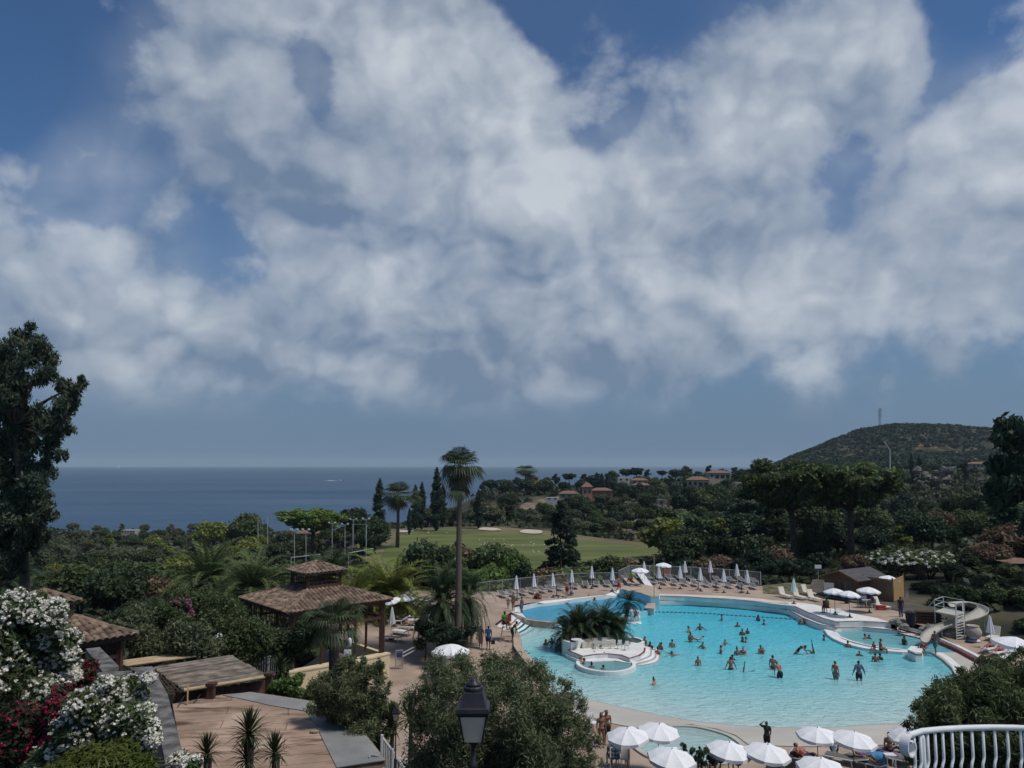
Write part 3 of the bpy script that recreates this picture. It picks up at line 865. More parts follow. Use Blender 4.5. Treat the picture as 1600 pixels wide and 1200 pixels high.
# ------------------------------------------------------------------ pool outlines (plan, metres)
def deck_z(x, y):
 t = min(1, max(0, (y - 56) / 10.0))
 t = t * t * (3 - 2 * t)
 z = 0.1 + 0.84 * t
 u = x / max(y, 1)
 k = min(1, max(0, (u - 0.50) / 0.05)) * min(1, max(0, (70 - y) / 6.0))
 return z * (1 - k) + min(z, 0.45) * k
def GD(px, py):
 """spot on the sun deck"""
 z = 0.5
 for _ in range(12):
  p = G(px, py, z); z = 0.5 * z + 0.5 * deck_z(p.x, p.y)
 p = G(px, py, z)
 return Vector((p.x, p.y, deck_z(p.x, p.y)))
def plan(pxs, z=0.0):
 return [tuple(G(a, b, z).xy) for a, b in pxs]
SHORE_PX = [(862, 1082), (900, 1091), (928, 1094), (957, 1101), (987, 1108), (1020, 1115), (1060, 1122), (1100, 1128), (1150, 1133), (1200, 1136),
   (1250, 1137), (1300, 1136), (1350, 1133), (1395, 1130), (1425, 1125), (1455, 1114), (1478, 1098)]
RIGHT_PX = [(1490, 1078), (1494, 1058), (1487, 1043), (1474, 1031), (1460, 1022.5)]
KCOPE_PX = [(1440, 1022.5), (1410, 1023), (1380, 1020.5), (1350, 1016.5), (1322, 1010), (1303, 1002), (1293, 995), (1290, 990), (1287, 987)]
STEP_C_PX = [(1268, 980), (1250, 973), (1236, 965), (1226, 958)]
BACK_PX = [(1200, 952), (1150, 947), (1100, 945), (1060, 944), (1030, 943.5)]
BLOCK_PX = [(1024, 946), (1023, 957), (1009, 958)]
SPILL_PX = [(990, 961), (960, 966), (930, 971), (900, 977), (874, 985)]
WALL_PX = [(858, 980), (840, 975.5), (823, 970)]
STEPL_PX = [(806, 980), (789, 993)]
CURB_PX = [(800, 999), (811, 1006), (815, 1015), (816, 1026), (824, 1038), (834, 1050), (848, 1066)]
SHORE = plan(SHORE_PX); RIGHT = plan(RIGHT_PX); KCOPE = plan(KCOPE_PX); STEP_C = plan(STEP_C_PX); BACK = plan(BACK_PX)
BLOCK = plan(BLOCK_PX); SPILL = plan(SPILL_PX); WALLP = plan(WALL_PX); STEPL = plan(STEPL_PX); CURB = plan(CURB_PX)
POOL = SHORE + RIGHT + KCOPE + STEP_C + BACK + BLOCK + SPILL + WALLP + STEPL + CURB
UP_Z = 0.5
UP_PX = [(809, 951), (830, 948), (850, 946), (880, 942.5), (910, 939), (940, 935.5), (968, 931.5), (985, 936), (1001, 942), (1014, 949.5), (1008, 954),
   (990, 957), (960, 962), (930, 966), (900, 970), (880, 971.5), (860, 970.5), (840, 968.5), (822, 965.5), (812, 959)]
UPPER = plan(UP_PX, UP_Z)
KID_Z = 0.16
KID_PX = [(1306, 987), (1318, 985), (1340, 984), (1370, 985), (1400, 988), (1430, 994), (1460, 1002), (1480, 1010), (1499, 1018.5), (1478, 1018.8), (1456, 1019),
    (1440, 1017), (1418, 1016), (1400, 1014), (1380, 1012.5), (1350, 1007), (1330, 1001.5), (1314, 995)]
KIDNEY = plan(KID_PX, KID_Z)
APRON_PX = [(1456, 1019.5), (1478, 1019.3), (1499, 1019), (1516, 1025), (1534, 1034), (1550, 1045), (1562, 1060), (1560, 1080), (1500, 1085), (1494, 1057), (1487, 1043), (1474, 1031), (1461, 1022)]
TOD_Z = 0.12
TOD_PX = [(985, 1163), (994, 1152), (1010, 1143), (1040, 1135), (1080, 1134.5), (1115, 1141), (1145, 1151), (1165, 1166), (1170, 1180), (1158, 1191), (1120, 1197), (1060, 1197), (1018, 1187), (996, 1175)]
TODDLER = smooth_line(plan(TOD_PX, TOD_Z))
BEACH_LOW_PX = [(862, 1105), (900, 1114), (925, 1121), (950, 1129), (985, 1136), (1010, 1140.5), (1040, 1132.5), (1080, 1131.5), (1120, 1139), (1150, 1149), (1169, 1163), (1200, 1165), (1240, 1166.5), (1300, 1166.5), (1350, 1165.5), (1400, 1163), (1450, 1152), (1500, 1130), (1535, 1105), (1556, 1082)]
BEACH_LOW = plan(BEACH_LOW_PX, 0.12)
T_A = plan([(1030, 931), (1070, 932), (1100, 934), (1140, 936), (1180, 939.5), (1215, 943), (1240, 947), (1262, 957), (1285, 966), (1307, 971.5), (1345, 970.5), (1392, 973)], 0.94)
T_B = plan([(1030, 938), (1070, 938.5), (1100, 940), (1140, 942.5), (1180, 946.5), (1215, 950), (1233, 954), (1253, 965), (1278, 975), (1306, 980.5), (1345, 979.5), (1402, 985)], 0.50)
T_C = plan([(1030, 943.3), (1060, 943.6), (1100, 944.7), (1150, 946.8), (1200, 951.5), (1226, 957.6), (1236, 964.6), (1250, 972.5), (1268, 979.5), (1287, 986.5), (1306, 984.5)], 0.05)
HOLE_MAIN = (list(reversed(BEACH_LOW)) + list(reversed(CURB)) + plan([(786, 991), (773, 983)], 0.55) + plan([(799, 962)], 0.6)
    + plan([(803, 950)], 0.7) + plan([(850, 939.5), (900, 935), (945, 930), (968, 922)], 0.9)
    + plan([(1000, 926), (1017, 931), (1030, 931)], 0.94) + T_A
    + plan([(1405, 976), (1440, 985), (1471, 997), (1500, 1010), (1530, 1025), (1556, 1041), (1575, 1060)], 0.45))
def depth_at(x, y):
 s = seg_d(x, y, SHORE, closed=False)
 q = seg_d(x, y, STEPL + STEP_C[:0], closed=False)
 return max(0.0, min(1.35, 0.01 + 0.052 * s, 0.0 + 0.075 * q))
def water_mat(name, ramp, alpha, bump=0.35, sx=1.0):
 m = bpy.data.materials.new(name)
 Nn, Ll = nodes_of(m)
 Nn.remove(Nn['Principled BSDF'])
 out = Nn['Material Output']
 at = Nn.new('ShaderNodeAttribute'); at.attribute_name = 'depth'
 cr = Nn.new('ShaderNodeValToRGB')
 el_ = cr.color_ramp.elements
 while len(el_) < len(ramp): el_.new(0.5)
 for e, (p, c) in zip(el_, ramp):
  e.position = p; e.color = (*c, 1)
 mr = Nn.new('ShaderNodeMapRange'); mr.inputs['From Max'].default_value = 1.4
 Ll.new(at.outputs['Fac'], mr.inputs['Value']); Ll.new(mr.outputs[0], cr.inputs['Fac'])
 tc = Nn.new('ShaderNodeTexCoord')
 mp = Nn.new('ShaderNodeMapping'); mp.inputs['Scale'].default_value = (0.8 * sx, 1.5 * sx, 1); mp.inputs['Rotation'].default_value = (0, 0, R(14))
 Ll.new(tc.outputs['Object'], mp.inputs['Vector'])
 n1_ = Nn.new('ShaderNodeTexNoise'); n1_.inputs['Scale'].default_value = 1.3; n1_.inputs['Detail'].default_value = 3.5; n1_.inputs['Distortion'].default_value = 0.9
 Ll.new(mp.outputs[0], n1_.inputs['Vector'])
 bp = Nn.new('ShaderNodeBump'); bp.inputs['Strength'].default_value = 1.0; bp.inputs['Distance'].default_value = bump
 Ll.new(n1_.outputs['Fac'], bp.inputs['Height'])
 df = Nn.new('ShaderNodeBsdfDiffuse'); Ll.new(cr.outputs[0], df.inputs['Color']); Ll.new(bp.outputs[0], df.inputs['Normal'])
 tp = Nn.new('ShaderNodeBsdfTransparent'); tp.inputs['Color'].default_value = (0.85, 0.97, 1.0, 1)
 mx = Nn.new('ShaderNodeMixShader')
 ma = Nn.new('ShaderNodeMapRange'); ma.inputs['From Max'].default_value = 0.8; ma.inputs['To Min'].default_value = alpha - 0.38; ma.inputs['To Max'].default_value = alpha
 Ll.new(at.outputs['Fac'], ma.inputs['Value']); Ll.new(ma.outputs[0], mx.inputs[0])
 Ll.new(tp.outputs[0], mx.inputs[1]); Ll.new(df.outputs[0], mx.inputs[2])
 gl = Nn.new('ShaderNodeBsdfGlossy'); gl.inputs['Roughness'].default_value = 0.12; Ll.new(bp.outputs[0], gl.inputs['Normal'])
 fr = Nn.new('ShaderNodeFresnel'); fr.inputs['IOR'].default_value = 1.33; Ll.new(bp.outputs[0], fr.inputs['Normal'])
 fm = Nn.new('ShaderNodeMath'); fm.operation = 'MULTIPLY'; fm.inputs[1].default_value = 0.6; fm.use_clamp = True
 Ll.new(fr.outputs[0], fm.inputs[0])
 m2 = Nn.new('ShaderNodeMixShader'); Ll.new(fm.outputs[0], m2.inputs[0])
 Ll.new(mx.outputs[0], m2.inputs[1]); Ll.new(gl.outputs[0], m2.inputs[2])
 Ll.new(m2.outputs[0], out.inputs['Surface'])
 return m
M['water'] = water_mat('pool_water', [(0.0, (0.74, 0.81, 0.75)), (0.10, (0.55, 0.79, 0.77)), (0.32, (0.27, 0.72, 0.78)), (0.65, (0.115, 0.62, 0.74)), (1.0, (0.08, 0.57, 0.73))], 0.78, 0.3)
M['deep_water'] = water_mat('deep_pool_water', [(0.0, (0.04, 0.38, 0.58)), (1.0, (0.035, 0.35, 0.56))], 0.8, 0.16)
M['pale_water'] = water_mat('pale_pool_water', [(0.0, (0.47, 0.62, 0.59)), (1.0, (0.45, 0.62, 0.60))], 0.72, 0.10, 1.6)
M['teal_water'] = water_mat('teal_pool_water', [(0.0, (0.22, 0.55, 0.60)), (1.0, (0.20, 0.55, 0.60))], 0.72, 0.14)
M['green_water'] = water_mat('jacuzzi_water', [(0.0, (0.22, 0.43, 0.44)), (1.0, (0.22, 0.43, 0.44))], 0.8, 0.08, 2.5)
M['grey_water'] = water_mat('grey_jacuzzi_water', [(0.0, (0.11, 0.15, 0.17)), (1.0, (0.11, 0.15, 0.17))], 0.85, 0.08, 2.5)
M['deck'] = mat('deck_paving', (0.335, 0.25, 0.185), 0.85, 0.16, 0.35, 0.15, 30, detail=10, c2=(0.40, 0.305, 0.235), thr=(0.3, 0.7))
M['beach'] = mat('beach_concrete', (0.47, 0.44, 0.385), 0.8, 0.10, 0.35, 0.08, 25, detail=8, stretch=(0.5, 1.6, 1))
sheet('pool_floor', POOL, [], lambda x, y: -depth_at(x, y), 1.6, M['pool_shell'], skirt=-4.985)
sheet('pool_water', POOL, [], lambda x, y: 0.0, 1.3, M['water'], attr=depth_at)
sheet('upper_pool_floor', UPPER, [], lambda x, y: -0.9, 3.0, M['pool_shell'], skirt=-5.48)
sheet('upper_pool_water', UPPER, [], lambda x, y: UP_Z, 2.5, M['deep_water'], attr=lambda x, y: 0.7)
sheet('kidney_pool_floor', KIDNEY, [], lambda x, y: -0.6, 3.0, M['pool_shell'], skirt=-5.15)
sheet('kidney_pool_water', KIDNEY, [], lambda x, y: KID_Z, 1.5, M['teal_water'], attr=lambda x, y: 0.7)
sheet('paddling_pool_floor', TODDLER, [], lambda x, y: -0.25, 2.0, M['pool_shell'], skirt=-5.11)
sheet('paddling_pool_water', TODDLER, [], lambda x, y: TOD_Z, 1.2, M['pale_water'], attr=lambda x, y: 0.7)
_bl = BEACH_LOW
BEACH = SHORE + list(reversed(_bl))
def beach_z(x, y):
 a = seg_d(x, y, SHORE, False); b = seg_d(x, y, _bl, False)
 return -0.02 + 0.15 * a / (a + b + 1e-6)
_bo = list(SHORE) + plan([(1490, 1080)], 0.0) + list(reversed(BEACH_LOW))
sheet('pool_beach', _bo, [], beach_z, 1.2, M['beach'])
sheet('pool_apron', plan(APRON_PX, 0.16), [], lambda x, y: 0.16, 1.5, M['beach'], skirt=0.5)
DECK_OUT = [tuple(p.xy) for p in (GD(520, 1010), GD(560, 940), GD(640, 923), GD(700, 921), GD(780, 925), GD(890, 915), GD(968, 912), GD(982, 903), GD(1080, 907), GD(1192, 916), GD(1196, 926),
   GD(1225, 931), GD(1290, 936), GD(1345, 944), GD(1400, 953), GD(1445, 968), GD(1490, 990), GD(1550, 996), GD(1640, 1008))] + [(45, 52), (40, 40), (34, 34.6), (24, 34.2), (10, 34.2), (3, 34.6), (-3, 37), (-8, 42), (-14, 46), (-17, 50)]
sheet('sun_deck', DECK_OUT, [HOLE_MAIN, TODDLER], deck_z, 2.2, M['deck'], skirt=0.9)
def ribbon(name, line, za, width, height, m, parent=None, closed=False, side=1, kind=None):
 """kerb of rectangular section along a plan line; width to the given side"""
 n = len(line)
 q = []
 for i in range(n):
  a = line[(i - 1) % n] if closed else line[max(0, i - 1)]
  b = line[(i + 1) % n] if closed else line[min(n - 1, i + 1)]
  dx, dy = b[0] - a[0], b[1] - a[1]
  l = math.hypot(dx, dy) or 1
  nx, ny = -dy / l * side, dx / l * side
  q.append((line[i], (line[i][0] + nx * width, line[i][1] + ny * width)))
 mbr = MB()
 zf = za if callable(za) else (lambda x, y: za)
 V = []
 for p, r in q:
  zt = zf(*p)
  V += [(p[0], p[1], zt), (r[0], r[1], zt), (r[0], r[1], zt - height), (p[0], p[1], zt - height)]
 Fs = []
 for i in range(n if closed else n - 1):
  a = i * 4; b = ((i + 1) % n) * 4
  for k in range(4):
   Fs.append((a + k, b + k, b + (k + 1) % 4, a + (k + 1) % 4))
 if not closed:
  Fs += [(0, 1, 2, 3), (4 * n - 1, 4 * n - 2, 4 * n - 3, 4 * n - 4)]
 mbr.add(V, Fs)
 o = mbr.build(name, m, parent)
 bm = bmesh.new(); bm.from_mesh(o.data); bmesh.ops.recalc_face_normals(bm, faces=bm.faces); bm.to_mesh(o.data); bm.free()
 if kind: tag(o, kind=kind)
 return o
def tiers(name, levels, m):
 """terraces: list of (plan line, z) from the top down, equal number of points not required"""
 def resample(line, k):
  d = [0]
  for i in range(1, len(line)): d.append(d[-1] + math.hypot(line[i][0] - line[i - 1][0], line[i][1] - line[i - 1][1]))
  out = []
  for s in range(k):
   t = d[-1] * s / (k - 1)
   i = max(0, min(len(d) - 2, int(np.searchsorted(d, t, 'right')) - 1))
   f = (t - d[i]) / ((d[i + 1] - d[i]) or 1)
   out.append((line[i][0] + (line[i + 1][0] - line[i][0]) * f, line[i][1] + (line[i + 1][1] - line[i][1]) * f))
  return out
 K = 60
 mbt = MB()
 for j, (line, z) in enumerate(levels):
  a = resample(line, K)
  znext = levels[j + 1][1] if j + 1 < len(levels) else z - 0.8
  V = [(p[0], p[1], z) for p in a] + [(p[0], p[1], znext) for p in a]
  mbt.add(V, [(i, K + i, K + i + 1, i + 1) for i in range(K - 1)])
  if j + 1 < len(levels):
   b = resample(levels[j + 1][0], K)
   V = [(p[0], p[1], znext) for p in a] + [(p[0], p[1], znext) for p in b]
   mbt.add(V, [(i, K + i, K + i + 1, i + 1) for i in range(K - 1)])
 o = mbt.build(name, m)
 tag(o, kind='structure')
 return o
_C2 = T_C[:-1] + [T_C[-1]]
tiers('terrace_steps', [(T_A, 0.94), (T_B, 0.50), (_C2, 0.05)], M['pool_white'])
ribbon('terrace_edging', T_A, 0.952, 0.16, 0.05, M['red_line'], side=1, kind='structure')
ribbon('terrace_edging', T_B, 0.51, 0.14, 0.05, M['red_line'], side=1, kind='structure')
_tw = plan([(1208, 943.5), (1240, 947), (1262, 957), (1285, 966), (1307, 971.5), (1345, 970.5), (1392, 973), (1370, 965.5), (1345, 961), (1310, 953), (1270, 944), (1240, 941)], 0.944)
sheet('lifeguard_terrace', _tw, [], lambda x, y: 0.948, 2.0, M['pool_white'])
sheet('terrace_paving', plan([(1030, 931), (1070, 932), (1100, 934), (1140, 936), (1180, 939.5), (1208, 943.5), (1240, 941), (1215, 938.5), (1180, 934.5), (1140, 931.5), (1100, 930), (1070, 928.8), (1030, 928)], 0.944), [], lambda x, y: 0.946, 2.0, mat('pale_paving', (0.62, 0.56, 0.49), 0.8, 0.08, 1.0))
ribbon('pool_coping', RIGHT, 0.17, 0.55, 0.5, M['pool_white'], side=-1, kind='structure')
ribbon('pool_coping', KCOPE, 0.2, 0.7, 0.5, M['pool_white'], side=-1, kind='structure')
ribbon('kidney_pool_coping', KIDNEY[11:] + [KIDNEY[0]], 0.21, 0.25, 0.4, M['pool_white'], side=1, kind='structure')
ribbon('kidney_pool_coping', plan([(1306, 985.5), (1318, 983.5), (1340, 982.5), (1370, 983.5), (1402, 986.5), (1430, 992.5), (1462, 1001), (1482, 1009), (1503, 1019), (1520, 1027), (1540, 1038), (1556, 1052)], 0.3), 0.3, 0.22, 0.5, M['pool_white'], side=1, kind='structure')
ribbon('deck_kerb', plan([(1402, 975), (1440, 984), (1471, 996), (1500, 1009), (1530, 1024), (1558, 1042), (1577, 1061)], 0.47), 0.47, 0.3, 0.5, M['pool_white'], side=-1, kind='structure')
ribbon('deck_edging', plan([(1405, 980), (1436, 988), (1470, 1001), (1500, 1014), (1528, 1029), (1552, 1046), (1570, 1065)], 0.46), 0.40, 0.13, 0.3, M['red_line'], side=-1, kind='structure')
sheet('kerb_slope', plan([(1402, 975.5), (1440, 984.5), (1471, 996.5), (1500, 1009.5), (1530, 1024.5), (1558, 1042.5), (1577, 1061.5), (1560, 1056), (1542, 1040), (1522, 1029), (1504, 1020), (1482, 1010.5), (1462, 1002.5), (1430, 994), (1402, 988)], 0.3), [], lambda x, y: 0.27, 2.0, M['pool_white'])
CURBL = plan([(776, 986), (788, 992)], .5) + CURB
ribbon('pool_curb', CURBL, 0.74, 0.5, 1.8, mat('curb_render', (.21, .14, .10), .9, .15, 2), side=-1, kind='structure')
ribbon('pool_curb_cap', [(p[0] - .03, p[1]) for p in CURBL], 0.81, 0.62, 0.068, M['coping_tan'], side=-1, kind='structure')
ribbon('pool_coping', plan([(815, 1016), (816, 1027), (824, 1039), (834, 1051), (850, 1067), (866, 1082)], 0.06), 0.08, 0.4, 0.4, M['pool_white'], side=-1, kind='structure')
ribbon('paddling_pool_rim', TODDLER, 0.2, 0.28, 0.5, M['beach'], closed=True, side=-1, kind='structure')
ribbon('basin_wall', plan([(818, 965.5), (840, 969), (860, 971), (878, 972)], 0.55), 0.56, 0.42, 1.6, M['coping_tan'], side=-1, kind='structure')
ribbon('basin_wall', plan([(878, 972), (900, 970.5), (930, 966.5), (960, 962.5), (990, 957.5), (1009, 954.5)], 0.5), 0.515, 0.25, 1.6, M['pool_tile'], side=-1, kind='structure')
ribbon('basin_wall', WALLP[::-1] + [SPILL[-1]], 0.45, 0.3, 1.5, M['pool_shell'], side=1, kind='structure')
MARG = plan([(968, 922), (945, 930), (900, 935), (850, 939.5), (803, 950)], .9)
sheet('basin_margin', plan([(809, 951.5), (830, 948.5), (850, 946.5), (880, 943), (910, 939.5), (940, 936), (966, 932)], .55) + plan([(968, 922), (945, 930), (900, 935), (850, 939.5), (803, 950)], .9), [], lambda x, y: .56 + .385 * seg_d(x, y, UPPER[:7], False) / (seg_d(x, y, UPPER[:7], False) + seg_d(x, y, MARG, False) + 1e-6), .8, M['pool_white'], skirt=0.6)
sheet('basin_margin', plan([(803, 950), (790, 949), (797, 956), (822, 966), (816, 959), (809, 951)], 0.7), [], lambda x, y: 0.72, 1.5, M['pool_white'], skirt=0.6)
_sc = [[(785, 981), (808, 967)], [(789, 986), (816, 970)], [(794, 990), (823, 972.5)], [(800, 994), (832, 975)], [(804, 997.5), (841, 977.5)], [(808, 1001), (850, 979.5)], [(812, 1005), (858, 982)]]
for k, (a, b) in enumerate(_sc):
 z = 0.52 - 0.14 * k
 A, Bp = G(a[0], a[1], max(z, 0.0)), G(b[0], b[1], max(z, 0.0))
 mid = (A + Bp) / 2 + (A - Bp).cross(Vector((0, 0, 1))).normalized() * (-0.25)
 A0, B0 = G(772, 976, 0.62), G(800, 958, 0.62)
 arc = smooth_line([A.xy, mid.xy, Bp.xy], closed=False, k=5)
 mbq = MB(); mbq.prism(arc + [tuple(B0.xy), tuple(A0.xy)], -1.5, z)
 tag(mbq.build('pool_step', M['pool_white'] if k < 2 else M['pool_shell']), kind='structure')
 ribbon('step_edging', arc, z + 0.012, 0.12 if k < 2 else .2, 0.03, M['red_line'] if k < 2 else M['dark_metal'], side=1, kind='structure')
M['lawn'] = mat('lawn_grass', (0.075, 0.085, 0.035), 0.95, 0.3, 1.2, 0.6, 30, c2=(0.16, 0.14, 0.08), detail=8)
sheet('lawn', [tuple(G(*p, 0.95).xy) for p in ((1192, 915), (1192, 927), (1225, 930), (1290, 935), (1290, 918), (1240, 910))], [], lambda x, y: 0.965, 2.0, M['lawn'])
sheet('yard_path', [tuple(G(*p, 1.0).xy) for p in ((1262, 925), (1345, 943), (1400, 953), (1445, 968), (1480, 985), (1480, 955), (1420, 935), (1420, 915), (1270, 905))], [], lambda x, y: 1.0, 2.0, mat('yard_earth', (0.10, 0.085, 0.065), 0.95, 0.25, 0.8, 0.4, 12))
# ------------------------------------------------------------------ golf fairway
M['turf'] = mat('turf', (0.082, 0.112, 0.028), 0.95, 0.15, 0.05, 0.3, 6, c2=(0.135, 0.145, 0.046), detail=9, stretch=(1.0, 3.5, 1))
M['rough'] = mat('rough_grass', (0.15, 0.13, 0.065), 0.95, 0.2, 0.08, 0.5, 5, detail=8)
M['sand'] = mat('bunker_sand', (0.52, 0.45, 0.34), 0.9, 0.1, 0.3)
def far_sheet(name, pts, dz, m, step=6.0):
 poly = [(X_at(px, Y), Y) for px, Y in pts]
 sheet(name, smooth_line(poly, True, 3), [], lambda x, y: ground_z(x, y) + dz, step, m)
ROUGH_PX = [(575, 185), (560, 230), (590, 283), (660, 284), (720, 280), (800, 272), (860, 264), (910, 250), (970, 234), (1045, 214), (1050, 200), (1000, 170), (850, 150), (640, 150)]
ROUGH = [(X_at(a, b_), b_) for a, b_ in ROUGH_PX]
far_sheet('rough_grass', ROUGH_PX, 0.25, M['rough'])
far_sheet('fairway', [(600, 190), (618, 232), (650, 264), (720, 266), (800, 258), (850, 251), (900, 239), (960, 223), (1030, 206), (1010, 188), (940, 160), (800, 152), (650, 156)], 0.4, M['turf'])
far_sheet('dry_slope', [(812, 405), (860, 395), (905, 400), (935, 440), (890, 480), (825, 465)], 0.5, mat('dry_slope', (.15, .112, .078), .95, .3, .12, .6, 4, c2=(.19, .15, .105)))
far_sheet('dry_slope', [(930, 262), (985, 250), (1030, 275), (1000, 320), (950, 310)], 0.4, bpy.data.materials['dry_slope'])
for pts in ([(620, 262), (628, 272), (642, 274), (652, 268), (644, 259), (630, 257)], [(748, 264), (756, 270), (775, 268), (783, 263), (770, 261)], [(812, 257), (818, 264), (832, 265), (846, 262), (844, 254), (828, 253)]):
 poly = smooth_line([(X_at(a, b), b) for a, b in pts], True, 4)
 sheet('bunker_sand', poly, [], lambda x, y: ground_z(x, y) + 0.62, 4.0, M['sand'])
# ------------------------------------------------------------------ tiled roofs
def tiled_face(mb, A, B, C, Dp, col=0.30, row=0.44, amp=0.10):
 """barrel tiles on the face with eave A-B and upper edge D-C (a trapezoid or triangle); each tile a curved strip of its own"""
 A, B, C, Dp = map(Vector, (A, B, C, Dp))
 e = (B - A); W_ = e.length; ex = e / W_
 mid_top = (C + Dp) / 2
 up = mid_top - A; up = up - ex * up.dot(ex)
 S = up.length; ey = up / S
 nrm = ex.cross(ey)
 if nrm.z < 0: nrm = -nrm
 ta, tb = (Dp - A).dot(ex), (C - A).dot(ex)
 k = max(1, int(W_ / col)); cw = W_ / k
 prof = [(-0.5, 0.0), (-0.28, 0.75), (0, 1.0), (0.28, 0.75), (0.5, 0.0)]
 for i in range(k):
  xc = (i + 0.5) * cw
  smax = S
  if xc < ta: smax = S * xc / ta
  elif xc > tb: smax = S * (W_ - xc) / (W_ - tb)
  n = max(1, int(round(smax / row)))
  for j in range(n):
   s0, s1 = smax * j / n - (0.03 if j == 0 else 0.0), smax * (j + 1) / n
   dx = random.uniform(-0.008, 0.008)
   vs = []
   for s, lift, wd in ((s0, 0.022, 1.0), (s1, 0.0, 0.86)):
    for px_, h in prof:
     vs.append(A + ex * (xc + dx + px_ * cw * wd) + ey * s + nrm * (lift + h * amp))
   mb.add(vs, [(q, q + 1, q + 6, q + 5) for q in range(4)])
  if i:
   smx = min(S, S * (i * cw) / ta if i * cw < ta else S, S * (W_ - i * cw) / (W_ - tb) if i * cw > tb else S)
 vs = [A, B, C, Dp]
 mb.add([v + nrm * 0.004 for v in vs], [(0, 1, 2, 3)])
def pavilion(name, label, cx, cy, ang, zb, ze, half, slope, cup_half, cup_wall, wall_h, cup_e, post=0.13, open_sides=True, low_wall=None):
 """square kiosk: tiled hipped roof with a glazed lantern that has its own tiled hipped roof"""
 t = thing(name, label, 'pavilion', (cx, cy, zb))
 def pt(a, b, z):
  return Vector((cx + a * math.cos(ang) - b * math.sin(ang), cy + a * math.sin(ang) + b * math.cos(ang), z))
 sg = [(-1, -1), (1, -1), (1, 1), (-1, 1)]
 zc = ze + (half - cup_half) * slope
 roof = MB()
 for k in range(4):
  (a0, b0), (a1, b1) = sg[k], sg[(k + 1) % 4]
  tiled_face(roof, pt(a0 * half, b0 * half, ze), pt(a1 * half, b1 * half, ze), pt(a1 * cup_half, b1 * cup_half, zc), pt(a0 * cup_half, b0 * cup_half, zc))
 r = roof.build('roof', M['tile'], t)
 for a, b in sg:
  hips = MB(); hips.tube([pt(a * half, b * half, ze + 0.05), pt(a * cup_half, b * cup_half, zc + 0.05)], 0.11, 6)
  hips.build('ridge_tile', M['tile'], r)
 under = MB()
 under.prism([pt(a * (half - 0.1), b * (half - 0.1), 0).xy for a, b in sg], ze - 0.16, ze - 0.03)
 under.build('soffit', M['dark_wood'], t)
 lan = MB()
 cw = cup_half
 for k in range(4):
  (a0, b0), (a1, b1) = sg[k], sg[(k + 1) % 4]
  lan.bar(pt(a0 * cw, b0 * cw, zc - 0.2), pt(a0 * cw, b0 * cw, zc + cup_wall), 0.2)
  lan.bar(pt(a0 * cw, b0 * cw, zc + 0.1), pt(a1 * cw, b1 * cw, zc + 0.1), 0.12, 0.26)
  lan.bar(pt(a0 * cw, b0 * cw, zc + cup_wall - 0.06), pt(a1 * cw, b1 * cw, zc + cup_wall - 0.06), 0.14, 0.18)
  for q in range(1, 7):
   f = q / 7
   lan.bar(pt(a0 * cw + (a1 - a0) * cw * f, b0 * cw + (b1 - b0) * cw * f, zc), pt(a0 * cw + (a1 - a0) * cw * f, b0 * cw + (b1 - b0) * cw * f, zc + cup_wall), 0.05)
  for h in (0.42, 0.68):
   lan.bar(pt(a0 * cw, b0 * cw, zc + cup_wall * h), pt(a1 * cw, b1 * cw, zc + cup_wall * h), 0.05)
 lo = lan.build('lantern', M['dark_wood'], t)
 gl = MB()
 gl.prism([pt(a * cw * 0.8, b * cw * 0.8, 0).xy for a, b in sg], zc - 0.2, zc + 0.12)
 gl.build('lantern_floor', M['dark_wood'], lo)
 lr = MB()
 zt = zc + cup_wall
 apex = pt(0, 0, zt + cup_e * slope * 1.12)
 for k in range(4):
  (a0, b0), (a1, b1) = sg[k], sg[(k + 1) % 4]
  tiled_face(lr, pt(a0 * cup_e, b0 * cup_e, zt), pt(a1 * cup_e, b1 * cup_e, zt), apex, apex)
  lr.tube([pt(a0 * cup_e, b0 * cup_e, zt + 0.05), apex + Vector((0, 0, 0.06))], 0.09, 6)
 lr.prism([pt(a * (cup_e - 0.08), b * (cup_e - 0.08), 0).xy for a, b in sg], zt - 0.1, zt - 0.02)
 lr.build('lantern_roof', M['tile'], lo)
 hp = half - 0.55
 for a, b in sg:
  p = MB(); p.bar(pt(a * hp, b * hp, zb), pt(a * hp, b * hp, ze - 0.1), post * 2)
  p.build('post', M['dark_wood'], t)
 tr = MB()
 for k in range(4):
  (a0, b0), (a1, b1) = sg[k], sg[(k + 1) % 4]
  zh = ze - wall_h
  for z, h in ((ze - 0.25, 0.22), (zh, 0.18)):
   tr.bar(pt(a0 * hp, b0 * hp, z), pt(a1 * hp, b1 * hp, z), 0.14, h)
  for q in range(1, 16):
   f = q / 16
   if q in (5, 11): tr.bar(pt(a0 * hp + (a1 - a0) * hp * f, b0 * hp + (b1 - b0) * hp * f, zb), pt(a0 * hp + (a1 - a0) * hp * f, b0 * hp + (b1 - b0) * hp * f, ze - 0.2), 0.16)
   else: tr.bar(pt(a0 * hp + (a1 - a0) * hp * f, b0 * hp + (b1 - b0) * hp * f, zh), pt(a0 * hp + (a1 - a0) * hp * f, b0 * hp + (b1 - b0) * hp * f, ze - 0.2), 0.05)
  for h in (0.35, 0.65):
   tr.bar(pt(a0 * hp, b0 * hp, zh + wall_h * h), pt(a1 * hp, b1 * hp, zh + wall_h * h), 0.05)
  for s, (aa, bb), (ac, bc) in ((1, (a0, b0), (a1, b1)), (1, (a1, b1), (a0, b0))):
   tr.bar(pt(aa * hp, bb * hp, zh - 0.75), pt(aa * hp + (ac - aa) * hp * 0.10, bb * hp + (bc - bb) * hp * 0.10, zh), 0.1)
 tr.build('trellis', M['dark_wood'], t)
